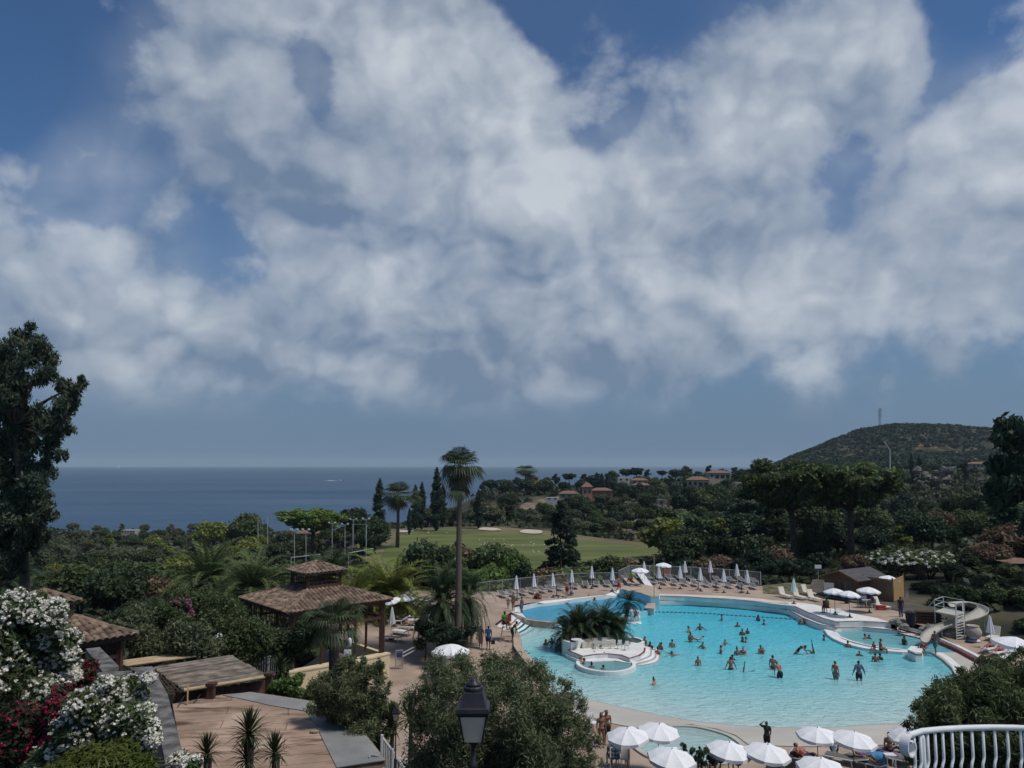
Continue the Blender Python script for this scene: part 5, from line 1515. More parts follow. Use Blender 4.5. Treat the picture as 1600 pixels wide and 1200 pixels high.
t = thing('white_balustrade', 'white wrought balustrade with scrolled end and kinked balusters', 'balustrade', tuple(D(1500, 1200, 7.2)))
top = [(1419, 1149, 6.6), (1440, 1142.5, 6.75), (1470, 1139.5, 6.9), (1505, 1137.5, 7.0), (1545, 1136.5, 7.05), (1585, 1137, 7.05), (1640, 1140, 7.0), (1720, 1147, 6.9)]
line = [D(*q) for q in top]
fine = []
for i in range(len(line) - 1):
 for s in range(6):
  fine.append(line[i].lerp(line[i + 1], s / 6))
fine.append(line[-1])
mb = MB(); mb.tube(fine, 0.025, 8)
for f in fine[:-1:1]: pass
mb.build('top_rail', M['white_paint'], t, smooth=True)
mb = MB()
e0 = line[0]
dr = (line[1] - line[0]); dr.z = 0; dr.normalize(); sd = Vector((-dr.y, dr.x, 0))
sp = []
for k in range(34):
 a = PI / 2 + k / 33 * 2 * PI * 1.05; r = 0.088 * (1 - k / 33 * 0.62)
 sp.append(e0 + Vector((0, 0, -0.088)) + dr * (r * math.cos(a)) + Vector((0, 0, r * math.sin(a))))
w = sd * 0.036
V = []
for q in sp: V += [q - w, q + w]
mb.add(V, [(2 * i, 2 * i + 1, 2 * i + 3, 2 * i + 2) for i in range(len(sp) - 1)])
V2 = []
for q in sp:
 d = (q - (e0 + Vector((0, 0, -.088)))).normalized() * 0.014
 V2 += [q - w + d, q + w + d]
mb.add(V2, [(2 * i, 2 * i + 2, 2 * i + 3, 2 * i + 1) for i in range(len(sp) - 1)])
mb.add(V + V2, [(2 * i, 2 * i + 2, 2 * len(sp) + 2 * i + 2, 2 * len(sp) + 2 * i) for i in range(len(sp) - 1)] + [(2 * i + 1, 2 * len(sp) + 2 * i + 1, 2 * len(sp) + 2 * i + 3, 2 * i + 3) for i in range(len(sp) - 1)])
mb.build('scroll', M['white_paint'], t)
acc = [0]
for i in range(1, len(fine)): acc.append(acc[-1] + (fine[i] - fine[i - 1]).length)
s = 0.10
first = None
while s < acc[-1]:
 i = max(0, min(len(fine) - 2, int(np.searchsorted(acc, s, 'right')) - 1))
 p = fine[i].lerp(fine[i + 1], (s - acc[i]) / (acc[i + 1] - acc[i]))
 tn = (fine[i + 1] - fine[i]); tn.z = 0; tn.normalize()
 if first is None:
  mb = MB()
  k = -tn * 0.045
  mb.tube([p, p + Vector((0, 0, -.235)), p + Vector((0, 0, -.262)) + k * .15, p + Vector((0, 0, -.285)) + k * .6, p + Vector((0, 0, -.305)) + k * .9, p + k + Vector((0, 0, -.34)), p + k + Vector((0, 0, -.92))], 0.0125, 7)
  first = mb.build('baluster', M['white_paint'], t, smooth=True); fp = p
 else:
  c = first.copy(); COL.objects.link(c); c.parent = t; c.location = first.location + (p - fp)
 s += 0.112
for px_ in (1418.5, 1571):
 i = min(range(len(fine)), key=lambda j: abs((800 + fine[j].x / fine[j].y * 1205) - px_))
 p = fine[i]
 mb = MB(); mb.tube([p + Vector((0, 0, -.02)), p + Vector((0, 0, -.05)), p + Vector((0, 0, -1.3))], [0.012, 0.026, 0.026], 8); mb.build('newel_post', M['white_paint'], t, smooth=True)
lowr = [q + Vector((0, 0, -.95)) for q in fine]
mb = MB(); mb.tube(lowr, 0.02, 6); mb.build('bottom_rail', M['white_paint'], t)
mb = MB(); p = line[0]; mb.bar(p + Vector((0.02, 0, -.45)), p + Vector((.16, -.3, -.80)), .02); mb.build('brace', M['white_paint'], t)
mb = MB()
q = [(p.x, p.y + .15) for p in fine] + [(fine[-1].x, fine[-1].y - 3.5), (fine[0].x - .1, fine[0].y - 3.5)]
mb.prism(q, fine[0].z - 1.55, fine[0].z - 1.02)
tag(mb.build('stair_landing', M['concrete']), kind='structure')
# ------------------------------------------------------------------ lamps
def lantern_lamp(name, label, p, s, h, f=1.32):
 """classical square street lantern on a cast post; p is the top of the finial"""
 z0 = p.z - h
 tl = thing(name, label, 'street lamp', (p.x, p.y, z0), 'black lantern street lamps')
 def L_(prof, nm, m, n=4, rot=PI / 4, par=tl, sm=False):
  b_ = MB(); b_.lathe([(r * s * f, p.z - d * s) for r, d in prof], (p.x, p.y, 0), n, rot=rot)
  return b_.build(nm, m, par, smooth=sm)
 rt = 1.4142
 L_([(0.015 * rt, 1.02), (.105 * rt, 1.0), (.165 * rt, .56), (.15 * rt, .56)][::-1], 'glass', mat('lamp_glass', (0.68, 0.54, 0.40), 0.7, 0.06, 4), 4)
 b_ = MB()
 for k in range(4):
  a = PI / 4 + k * PI / 2
  q0 = Vector((p.x + f * .112 * rt * s * math.cos(a), p.y + f * .112 * rt * s * math.sin(a), p.z - 1.01 * s))
  q1 = Vector((p.x + f * .172 * rt * s * math.cos(a), p.y + f * .172 * rt * s * math.sin(a), p.z - .55 * s))
  b_.bar(q0, q1, .024 * s)
 b_.build('frame', M['dark_metal'], tl)
 L_([(.02, .0), (.03, .012), (.045, .03), (.05, .055), (.09, .075), (.10, .12)][::-1], 'finial', M['dark_metal'], 12, sm=True)
 L_([(.105, .12), (.125, .14), (.125, .18), (.10, .19)][::-1], 'collar', M['dark_metal'], 12)
 L_([(.115 * rt, .19), (.125 * rt, .215), (.165 * rt, .42), (.20 * rt, .44), (.205 * rt, .50), (.185 * rt, .56), (.16 * rt, .575)][::-1], 'hood', M['dark_metal'], 4)
 b_ = MB()
 b_.lathe([(.05 * s, z0), (.09 * s, z0 + .01), (.09 * s, z0 + .5 * s), (.05 * s, z0 + .62 * s), (.042 * s, p.z - 1.5 * s), (.07 * s, p.z - 1.44 * s), (.07 * s, p.z - 1.38 * s), (.04 * s, p.z - 1.34 * s), (.035 * s, p.z - 1.15 * s), (.06 * s, p.z - 1.07 * s), (.115 * s, p.z - 1.03 * s), (.115 * s, p.z - 1.0 * s)], (p.x, p.y, 0), 12)
 b_.build('post', M['dark_metal'], tl, smooth=True)
lp = D(740, 1059.5, 9.3)
lantern_lamp('street_lamp', 'big black lantern street lamp in front of the olive tree', lp, 0.69, 4.2)
lantern_lamp('street_lamp', 'small dark lantern lamp down by the stair, left of the olive', D(619, 1101, 27.0), 0.5, 3.2, 1.25)
p = G(544, 1090, 2.2)
pz = D(543, 997, p.y)
t = thing('antenna_mast', 'thin mast with two white antenna panels behind the flat roof', 'mast', (p.x, p.y, 2.0))
mb = MB(); mb.tube([(pz.x - .02, p.y, 2.0), (pz.x, p.y, pz.z + .1)], .025, 6); mb.build('pole', M['grey_metal'], t)
p2 = D(543, 1020, p.y - .1)
mb = MB(); mb.box((p2.x, p2.y, p2.z), (.36, .14, .3)); mb.box((p2.x, p2.y - .09, p2.z), (.05, .05, .1)); mb.build('dish_panel', M['white_plastic'], t)
p2 = D(546.5, 1004, p.y - .05)
mb = MB(); mb.lathe([(.05, -.2), (.09, -.18), (.1, .14), (.07, .22), (.02, .24)], (p2.x, p2.y, p2.z), 12); mb.build('round_panel', M['white_plastic'], t, smooth=True)
for i, (px_, pt_, pb_, Y_) in enumerate(((460, 829, 895, 150), (478, 829, 893, 150), (519, 818, 870, 190), (539, 820, 868, 190), (552, 812, 860, 215), (572, 812, 875, 160), (403, 808, 860, 260), (418, 808, 850, 300))):
 a, b = D(px_, pt_, Y_), D(px_, pb_, Y_)
 t = thing('court_light', '%s slim sports court floodlight mast above the valley trees' % ordinal(i, 8) if i < 6 else 'bare thin mast against the sea, %s of two' % ('left' if i == 6 else 'right'), 'floodlight', tuple(b), 'sports court floodlights')
 mb = MB(); mb.tube([b, a], .065 * Y_ / 180, 5); mb.build('pole', M['galvanised'], t)
 if i < 6:
  mb = MB(); mb.box((a.x, a.y, a.z), (1.5 * Y_ / 180, .1, .1)); mb.build('crossarm', M['galvanised'], t)
  for s in (-1, 1):
   mb = MB(); mb.box((a.x + s * .7 * Y_ / 180, a.y - .1, a.z + .25), (.4, .3, .3)); mb.build('lamp_head', M['white_plastic'], t)
t = thing('ball_stop_frame', 'pale pipe ball stop frame behind the pavilion roof', 'frame', tuple(D(455, 905, 110)))
a, b, c, d = D(455, 871, 110), D(500, 866, 112), D(545, 864, 116), D(583, 857, 122)
mb = MB()
for p, q in ((a, b), (c, d)): mb.bar(p, q, .09)
for p in (a, b, c, d): mb.bar(p, p - Vector((0, 0, 4.5)), .07)
mb.build('pipes', M['galvanised'], t)
t = thing('goal_frame', 'tall thin pipe frame of the ball court left of the golf green', 'frame', tuple(D(550, 860, 185)))
a, b = D(551, 819, 185), D(573, 820, 185)
mb = MB(); mb.bar(a, b, .08); mb.bar(a, a - Vector((0, 0, 7)), .08); mb.bar(b, b - Vector((0, 0, 7)), .08)
mb.build('pipes', M['grey_metal'], t)
t = thing('floodlight_pole', 'tall white pole with a slanting lamp arm on the right hillside', 'floodlight', tuple(D(1390.5, 762, 280)))
a, b = D(1390.5, 762, 280), D(1390.5, 703, 280)
mb = MB(); mb.tube([a, b], [.3, .2], 7); mb.build('pole', M['galvanised'], t)
c = D(1381.5, 690.5, 280)
mb = MB(); mb.bar(b, c, .45, .2); mb.build('lamp_arm', M['galvanised'], t)
t = thing('radio_mast', 'grey lattice radio mast on top of the wooded hill', 'mast', tuple(D(1374, 668, 1200)))
a, b = D(1374.5, 672, 1200), D(1374.5, 638, 1200)
mb = MB()
for s in (-1, 1):
 for r_ in (-1, 1):
  mb.bar(a + Vector((s * 1.3, r_ * 1.3, -3)), b + Vector((s * .9, r_ * .9, 0)), .35)
for k in range(9):
 z0, z1 = a.z + (b.z - a.z) * k / 9, a.z + (b.z - a.z) * (k + 1) / 9
 for s in (-1, 1):
  mb.bar((a.x - s * 1.2, a.y - 1.2, z0), (a.x + s * 1.2, a.y - 1.2, z1), .3)
mb.build('lattice', M['grey_metal'], t)
mb = MB()
for k in range(3):
 for s in (-1, 1): mb.box((b.x + s * 1.6, b.y - 1, b.z - 2 - k * 5), (.9, .6, 2.6))
mb.build('antenna', M['grey_metal'], t)
a = G(1022, 935, 1.3); b = D(1022, 868, a.y)
mb = MB(); mb.tube([a, b], .035, 6); tag(mb.build('thin_pole', M['light_wood']), 'thin tan pole standing on the corner of the diving terrace', 'pole')
# ------------------------------------------------------------------ villas and walls on the hillsides
def villa(label, px_, pb, Y_, w, h, depth, wall, roof=True, rot=0.0, cat='house', arches=0, wins=3, roof_h=1.5, group=None, name='villa'):
 p = D(px_, pb, Y_)
 w, h, depth, roof_h = w * .82, h * .78, depth * .85, roof_h * .95
 t = thing(name, label, cat, (p.x, p.y, p.z - .5), group)
 ca, sa = math.cos(rot), math.sin(rot)
 def q(a, b, z): return (p.x + a * ca - b * sa, p.y + a * sa + b * ca, p.z + z)
 mb = MB()
 mb.add([q(-w / 2, 0, -4), q(w / 2, 0, -4), q(w / 2, depth, -4), q(-w / 2, depth, -4), q(-w / 2, 0, h), q(w / 2, 0, h), q(w / 2, depth, h), q(-w / 2, depth, h)],
     [(4, 5, 6, 7), (0, 1, 5, 4), (1, 2, 6, 5), (2, 3, 7, 6), (3, 0, 4, 7)])
 wl = mb.build('wall', M['villa_wall'], t, color=wall)
 if roof:
  o = .6
  mb = MB()
  mb.add([q(-w / 2 - o, -o, h + .02), q(w / 2 + o, -o, h + .02), q(w / 2 + o, depth + o, h + .02), q(-w / 2 - o, depth + o, h + .02), q(-w / 2 + depth * .35, depth / 2, h + roof_h), q(w / 2 - depth * .35, depth / 2, h + roof_h)],
      [(3, 2, 1, 0), (0, 1, 5, 4), (1, 2, 5), (2, 3, 4, 5), (3, 0, 4)])
  mb.build('roof', M['far_tile'], t)
 for i in range(wins):
  f = -w / 2 + w * (i + .5) / wins
  mb = MB(); ww, hh = min(1.3, w / wins * .45), min(1.5, h * .4)
  z0 = h * .35
  if arches and i >= wins - arches: ww, hh, z0 = w / wins * .7, h * .6, 0.2
  c = q(f, -.04, z0 + hh / 2)
  mb.box(c, (ww, .1, hh), rot=rot)
  mb.build('window', M['far_window'], wl)
 return t
villa('little yellow house under a palm on the headland skyline', 833, 752, 530, 9, 3.5, 7, (.60, .40, .16), wins=2)
villa('long low beige house left of the pink villa', 890, 779, 400, 12, 3.2, 8, (.50, .40, .27), wins=3)
villa('small pink tower house with a pointed roof beside the brick villa', 918, 776, 410, 6, 6.5, 6, (.50, .27, .19), wins=2, roof_h=2.5)
villa('two storey brick red villa with a tiled roof on the headland slope', 941, 783, 415, 13, 7.2, 9, (.36, .20, .13), wins=4)
villa('white flat roofed box house among headland trees', 975, 753, 480, 9, 3.5, 7, (.62, .60, .55), roof=False, wins=2)
villa('cream house with a tiled roof just right of the white box house', 1000, 757, 470, 12, 3.2, 8, (.55, .42, .30), wins=3)
villa('pink terraced villa below the cream house', 1003, 768, 440, 11, 4.5, 8, (.48, .28, .20), wins=3)
villa('cream villa with arched porch and long tile roof', 1091, 762, 330, 11, 4.2, 8, (.62, .50, .33), wins=4, arches=2, rot=-.2)
villa('villa with three white arches and red roof on the crest', 1125, 748, 420, 14, 4.0, 9, (.60, .50, .38), wins=4, arches=3)
villa('square cream cube house right of the arched villas', 1158, 766, 330, 5.5, 4.2, 6, (.44, .36, .25), roof=False, wins=2)
villa('pale villa with a tiled roof on the right-hand slope under the hill', 1535, 732, 520, 17, 4.0, 10, (.42, .37, .31), wins=5)
villa('cream building with tiled eaves cut by the right picture edge', 1608, 892, 95, 4.5, 1.2, 5, (.50, .40, .24), wins=2, roof_h=.4)
villa('low red roofed clubhouse under the umbrella pine in the valley', 478, 838, 335, 10, 1.6, 8, (.42, .30, .2), wins=2, roof_h=2.2)
villa('white seaside villa with a pillared terrace far down the left slope', 200, 833, 420, 9, 1.9, 7, (.46, .43, .36), roof=False, wins=5)
villa('grey stone ruin with a dark doorway on the slope', 1034, 790, 330, 4.5, 3.4, 4, (.26, .24, .21), roof=False, wins=1)
villa('white roofed shed in bushes left of the brick villa', 863, 781, 370, 7, 1.4, 4, (.60, .58, .54), roof=False, wins=2, cat='shed', name='shed')
villa('low white pool house by the hedge at the foot of the rocks', 1505, 782, 330, 17, 1.0, 5, (.56, .54, .50), roof=False, wins=4, cat='shed', name='shed')
M['far_stone'] = mat('far_stone', (.15, .135, .115), .95, .3, .4)
def rocks(name, label, px0, px1, pb, pt_, Y_, n, seed, group, c=(1, 1, 1)):
 random.seed(seed)
 mb = MB()
 for i in range(n):
  px_ = random.uniform(px0, px1); py_ = random.uniform(pt_, pb)
  p = D(px_, py_, Y_ + random.uniform(-8, 8))
  r = random.uniform(.2, .42) * (pb - pt_) / 1200 * Y_ * .8
  b0 = len(mb.v)
  mb.ball(p, (r * random.uniform(1, 1.7), r, r * random.uniform(.7, 1.2)), 7)
  for k in range(b0, len(mb.v)):
   v = Vector(mb.v[k]); d = (noise.noise(v * (1.2 / r)) * .6 + noise.noise(v * (3 / r)) * .45) * r
   mb.v[k] = tuple(v + (v - p).normalized() * d)
 tag(mb.build(name, M['far_stone']), label, 'rocks', group)
rocks('rock_outcrop', 'broad grey rock outcrop on the slope below the hill', 1432, 1488, 756, 735, 400, 26, 1, 'rocks on the hillsides')
rocks('rock_outcrop', 'low pale rocks right of the stone ruin', 1010, 1052, 796, 788, 325, 14, 2, 'rocks on the hillsides')
rocks('rock_outcrop', 'rounded grey boulder pile left of the stone ruin', 975, 997, 793, 785, 330, 8, 4, 'rocks on the hillsides')
rocks('rock_outcrop', 'pale rock ledge near the top of the wooded hill', 1330, 1385, 698, 688, 1100, 12, 5, 'rocks on the hillsides')
t = thing('sailing_boat', 'tiny white sailing boat on the horizon at the left', 'boat', tuple(G(184.5, 731.5, SEA_Z)), 'boats out at sea')
p = G(184.5, 731.5, SEA_Z); s = p.y / 1200
mb = MB(); mb.add([p + Vector((-2.2 * s, 0, 0)), p + Vector((2.2 * s, 0, 0)), p + Vector((2.8 * s, 0, 1 * s)), p + Vector((-2.6 * s, 0, 1 * s)), p + Vector((0, s, 0)), p + Vector((0, s, s))], [(0, 1, 2, 3), (0, 3, 5, 4), (1, 4, 5, 2), (3, 2, 5)]); mb.build('hull', M['white_paint'], t)
mb = MB(); mb.add([p + Vector((-.2 * s, 0, s)), p + Vector((2.4 * s, .3 * s, 1.2 * s)), p + Vector((-.1 * s, .1 * s, 8 * s)), p + Vector((.3 * s, .5 * s, 1.2 * s))], [(0, 1, 2), (1, 3, 2), (3, 0, 2)]); mb.build('sail', M['white_cloth'], t)
t = thing('motor_boat', 'small motor boat drawing a white wake on the open sea', 'boat', tuple(G(532, 751, SEA_Z)), 'boats out at sea')
p = G(532, 751, SEA_Z); s = p.y / 1200
mb = MB(); mb.box(p + Vector((0, 0, .4 * s)), (4 * s, 1.2 * s, .8 * s)); mb.box(p + Vector((.3 * s, 0, 1.1 * s)), (1.6 * s, .9 * s, .7 * s)); mb.build('hull', M['white_paint'], t)
mb = MB(); mb.add([p + Vector((-2 * s, 0, .1)), p + Vector((-20 * s, 18 * s, .1)), p + Vector((-26 * s, -6 * s, .1))], [(0, 1, 2)]); mb.build('wake', M['white_cloth'], t)
t = thing('sailing_boat', 'white sail just left of the tall palm head', 'boat', tuple(G(695, 737, SEA_Z)), 'boats out at sea')
p = G(695, 737, SEA_Z); s = p.y / 1200
mb = MB(); mb.box(p + Vector((0, 0, .5 * s)), (3 * s, s, .9 * s)); mb.build('hull', M['white_paint'], t)
mb = MB(); mb.add([p + Vector((-.2 * s, 0, s)), p + Vector((1.6 * s, .3 * s, 1.2 * s)), p + Vector((-.1 * s, .1 * s, 7 * s)), p + Vector((-.9 * s, .3 * s, 1.2 * s))], [(0, 1, 2), (0, 2, 3)]); mb.build('sail', M['white_cloth'], t)
# ------------------------------------------------------------------ plants
rng = np.random.default_rng(11)
def unit(n):
 v = rng.normal(size=(n, 3))
 return v / np.linalg.norm(v, axis=1, keepdims=True)
def leaves_in(clumps, n, size, aspect=1.8, shell=0.55, up=0.25, droop=0.0, outward=0.7):
 """n leaf-sized diamonds spread through ellipsoid clumps (x, y, z, rx, ry, rz)"""
 C = np.asarray(clumps, float)
 w = C[:, 3] * C[:, 4] + C[:, 4] * C[:, 5] + C[:, 3] * C[:, 5]
 idx = rng.choice(len(C), size=n, p=w / w.sum())
 d = unit(n)
 r = shell + (1 - shell) * rng.random(n)
 r *= 1 + 0.12 * rng.normal(size=n)
 p = C[idx, :3] + d * r[:, None] * C[idx, 3:6]
 nr = d * outward + unit(n) * 0.8 + np.array([0, 0, up])
 nr /= np.linalg.norm(nr, axis=1, keepdims=True)
 t = unit(n) + np.array([0, 0, -droop])
 t -= nr * (t * nr).sum(1, keepdims=True)
 t /= np.linalg.norm(t, axis=1, keepdims=True) + 1e-9
 b = np.cross(nr, t)
 s = size * (0.55 + 0.9 * rng.random(n))[:, None]
 hl, hw = s * aspect * 0.5, s * 0.5
 q = np.stack([p - t * hl, p + b * hw, p + t * hl, p - b * hw], axis=1)
 return q.reshape(-1, 3)
def crown(rx_, rz, k, z0, cr=(0.32, 0.5), flat=0.0, top=0.0, seed=None, ry_=None):
 """clump centres spread over an uneven crown"""
 ry_ = ry_ or rx_
 out = []
 for i in range(k):
  d = unit(1)[0]
  d[2] = abs(d[2]) * 1.0 - 0.35 if rng.random() < 0.8 else d[2]
  f = 0.35 + 0.5 * rng.random()
  c = rng.uniform(*cr) * min(rx_, rz * 1.4)
  out.append((d[0] * rx_ * f, d[1] * ry_ * f, z0 + rz + d[2] * rz * f * (1 - flat), c, c, c * (0.8 - 0.3 * flat)))
 return np.array(out)
def trunk_mesh(parent, h, r, clumps, n_limbs=5, lean=0.0, m='bark', name='trunk'):
 mb = MB()
 top = Vector((lean * h, 0, h))
 path = [Vector((0, 0, -0.6)), Vector((lean * h * .1, 0, h * .33)), Vector((lean * h * .5 + .03 * h, 0, h * .66)), top]
 mb.tube(path, [r * 1.25, r, r * .85, r * .6], 7)
 if len(clumps):
  sel = rng.choice(len(clumps), size=min(n_limbs, len(clumps)), replace=False)
  for i in sel:
   c = Vector(clumps[i][:3])
   st = path[2].lerp(top, rng.random())
   mid = st.lerp(c, .5) + Vector((0, 0, .12 * (c - st).length))
   mb.tube([st, mid, c], [r * .5, r * .33, r * .12], 5)
 return mb.build(name, M[m], parent, smooth=True)
TEMPL = {}
def template(kind, variants, fn):
 TEMPL[kind] = []
 for v in range(variants):
  t = bpy.data.objects.new(kind, None)
  fn(t, v)
  TEMPL[kind].append(t)
def unlink_template(t):
 pass
def tmpl_broad(t, v):
 k = [16, 20, 14, 22][v % 4]
 cl = crown(2.9, 2.3, k + 8, 1.3, (0.34, 0.55))
 trunk_mesh(t, 3.0, .17, cl, 6)
 np_mesh('crown', leaves_in(cl, 9000, .30, 1.5, .25), 4, M['leaf'], t)
def tmpl_dense(t, v):
 cl = crown(2.7, 2.8, 32, 0.4, (0.36, 0.52))
 trunk_mesh(t, 2.6, .2, cl, 4)
 np_mesh('crown', leaves_in(cl, 10000, .28, 1.6, .25), 4, M['leaf'], t)
def tmpl_pine(t, v):
 """stone pine: bare trunk that forks under a wide flat crown"""
 cl = []
 for i in range(26):
  a = rng.uniform(0, 2 * PI); f = math.sqrt(rng.random())
  cl.append((3.9 * f * math.cos(a), 3.9 * f * math.sin(a), 8.6 - 0.9 * f * f + rng.normal() * .35, rng.uniform(.8, 1.35), rng.uniform(.8, 1.35), rng.uniform(.45, .75)))
 for i in range(34):
  a = rng.uniform(0, 2 * PI); f = rng.uniform(.25, .9)
  cl.append((3.7 * f * math.cos(a), 3.7 * f * math.sin(a), rng.uniform(5.6, 7.7), rng.uniform(.7, 1.15), rng.uniform(.7, 1.15), rng.uniform(.5, .8)))
 cl = np.array(cl)
 mb = MB()
 mb.tube([(0, 0, -.6), (.1, 0, 2.5), (.25, .1, 5.0)], [.34, .27, .22], 8)
 for i in rng.choice(26, 9, replace=False):
  c = Vector(cl[i][:3])
  mb.tube([(.25, .1, 4.8), Vector((.25, .1, 5)).lerp(c, .55) + Vector((0, 0, -.3)), c], [.17, .11, .04], 5)
 mb.build('trunk', M['bark'], t, smooth=True)
 np_mesh('crown', leaves_in(cl, 18000, .22, 2.4, .2), 4, M['leaf'], t)
def tmpl_aleppo(t, v):
 cl = []
 for i in range(24):
  z = rng.uniform(3.2, 9.0); w = 2.6 * (1 - abs(z - 5.8) / 5.2)
  a = rng.uniform(0, 2 * PI)
  cl.append((w * math.cos(a) * rng.uniform(.4, 1), w * math.sin(a) * rng.uniform(.4, 1), z, rng.uniform(.6, 1.1), rng.uniform(.6, 1.1), rng.uniform(.4, .75)))
 cl = np.array(cl)
 trunk_mesh(t, 7.5, .2, cl, 10, .04)
 np_mesh('crown', leaves_in(cl, 9000, .24, 2.4, .2), 4, M['leaf'], t)
def tmpl_cypress(t, v):
 h, w = (11, 1.0) if v == 0 else (10, 1.25)
 cl = []
 for i in range(46):
  z = h * (i + .5) / 46
  f = min(1, (z / h) * 6) * (1 - max(0, (z / h - .62) / .38) ** 1.6 * .9)
  a = rng.uniform(0, 2 * PI)
  cl.append((w * .45 * f * math.cos(a), w * .45 * f * math.sin(a), z + .3, w * .62 * f + .08, w * .62 * f + .08, .55))
 mb = MB(); mb.tube([(0, 0, -.6), (0, 0, h * .8)], [.16, .04], 6); mb.build('trunk', M['bark'], t)
 np_mesh('crown', leaves_in(np.array(cl), 8000, .17, 2.6, .3, .6), 4, M['leaf'], t)
def tmpl_conecypress(t, v):
 """broad conical cypress with layered boughs"""
 h = 10.0
 cl = []
 for i in range(110):
  z = .3 + (h - .5) * (i / 110) ** 1.15
  wr = 2.5 * (1 - z / h) ** .85 + .12
  a = rng.uniform(0, 2 * PI); f = rng.uniform(.45, 1)
  cl.append((wr * f * math.cos(a), wr * f * math.sin(a), z, .36 + .3 * (1 - z / h), .36 + .3 * (1 - z / h), .3))
 mb = MB(); mb.tube([(0, 0, -.6), (0, 0, h * .9)], [.22, .03], 6); mb.build('trunk', M['bark'], t)
 np_mesh('crown', leaves_in(np.array(cl), 9000, .17, 2.2, .3, .3, .5), 4, M['leaf'], t)
def tmpl_shrub(t, v):
 cl = crown(1.35, .85, 12, 0.05, (.38, .6))
 mb = MB()
 for i in range(4): mb.tube([(0, 0, -.4), Vector(cl[i][:3])], [.05, .02], 5)
 mb.build('stem', M['bark'], t)
 np_mesh('foliage', leaves_in(cl, 4500, .16, 1.7, .25), 4, M['leaf'], t)
def tmpl_oleander(t, v):
 cl = crown(1.6, 1.15, 18, 0.2, (.34, .5))
 mb = MB()
 for i in range(6): mb.tube([(0, 0, -.4), Vector(cl[i][:3])], [.05, .02], 5)
 mb.build('stem', M['bark'], t)
 np_mesh('foliage', leaves_in(cl, 5500, .14, 3.0, .25), 4, M['leaf'], t)
 fl = cl.copy(); fl[:, 3:6] *= 1.04
 cc = []
 for i in range(190):
  c = fl[rng.integers(len(fl))]
  d = unit(1)[0]; d[2] = abs(d[2]) * .8 - .1
  p = c[:3] + d * c[3:6]
  cc.append((*p, .16, .16, .11))
 np_mesh('blossoms', leaves_in(np.array(cc), 3600, .12, 1.1, .3), 4, M['petal'], t)
def frond_pts(az, el0, L_, droop, nleaf, leaf_len, wid, vee=0.5):
 """one feather frond from the origin: arching rachis with narrow leaflets; triangles"""
 out = []
 dh = np.array([math.cos(az), math.sin(az), 0.0]); side = np.array([-math.sin(az), math.cos(az), 0.0])
 pts = []
 x = z = 0.0; e = el0
 N_ = 14
 for i in range(N_ + 1):
  pts.append(dh * x + np.array([0, 0, z]))
  x += math.cos(e) * L_ / N_; z += math.sin(e) * L_ / N_
  e -= droop / N_ * (0.5 + i / N_)
 pts = np.array(pts)
 for i in range(nleaf):
  f = .12 + .88 * (i + .5) / nleaf
  k = f * N_; j = min(N_ - 1, int(k))
  p = pts[j] * (1 - (k - j)) + pts[j + 1] * (k - j)
  tg = pts[j + 1] - pts[j]; tg /= np.linalg.norm(tg)
  upv = np.cross(side, tg); upv *= (1 if upv[2] > 0 else -1)
  ll = leaf_len * (math.sin(PI * min(1, .18 + f * .82)) * .8 + .25)
  for s in (-1, 1):
   d = tg * .75 + side * s * .85 + upv * (vee * .5) + np.array([0, 0, -.22]) + rng.normal(size=3) * .07
   d /= np.linalg.norm(d)
   wv = tg * wid
   out += [p - wv, p + d * ll * .5 + np.array([0, 0, .01]), p + wv]
   out += [p + d * ll * .5 + wv * .8, p + d * ll, p + d * ll * .5 - wv * .8]
 for j in range(N_):
  w = side * .022 * (1 - j / N_ * .8)
  out += [pts[j] - w, pts[j + 1], pts[j] + w]
 return np.array(out)
def feather_crown(nf, L_, leaf, wid, nleaf, el=(1.4, -.75), droop=(1.1, 1.9)):
 V = []
 for i in range(nf):
  f = i / nf
  az = i * 2.39996 + rng.normal() * .12
  V.append(frond_pts(az, el[0] + (el[1] - el[0]) * f ** .9 + rng.normal() * .07, L_ * rng.uniform(.85, 1.05), rng.uniform(*droop), nleaf, leaf, wid))
 return np.concatenate(V)
def tmpl_phoenix(t, v):
 """thick-trunked feather palm, base of the crown at z = 3.2"""
 h = 3.0
 mb = MB(); mb.tube([(0, 0, -.6), (.02, 0, h * .5), (.0, .02, h)], [.36, .33, .40], 10)
 mb.lathe([(.38, h - .4), (.55, h - .1), (.5, h + .2), (.2, h + .5)], (0, 0, 0), 10)
 mb.build('trunk', M['palm_bark'], t, smooth=True)
 V = feather_crown(90, 3.9, .66, .05, 38) + np.array([0, 0, h + .25])
 np_mesh('crown', V, 3, M['frond'], t)
def fan_leaf(az, el, pet, rad, nseg, droop):
 out = []
 dh = np.array([math.cos(az) * math.cos(el), math.sin(az) * math.cos(el), math.sin(el)])
 side = np.array([-math.sin(az), math.cos(az), 0.0])
 up = np.cross(dh, side); up *= (1 if up[2] > 0 else -1)
 b = dh * pet
 w = side * .02
 out += [-w, b, w]
 for i in range(nseg):
  a = -1.05 + 2.1 * i / (nseg - 1)
  d = dh * math.cos(a) + side * math.sin(a) + up * .12 * abs(math.sin(a))
  d /= np.linalg.norm(d)
  wv = np.cross(d, up); wv /= np.linalg.norm(wv); wv *= rad * .042
  m_ = b + d * rad * .62
  tip = b + d * rad + np.array([0, 0, -droop * rad]) + rng.normal(size=3) * .03
  out += [b, m_ - wv, m_ + wv]
  out += [m_ - wv, tip, m_ + wv]
 return np.array(out)
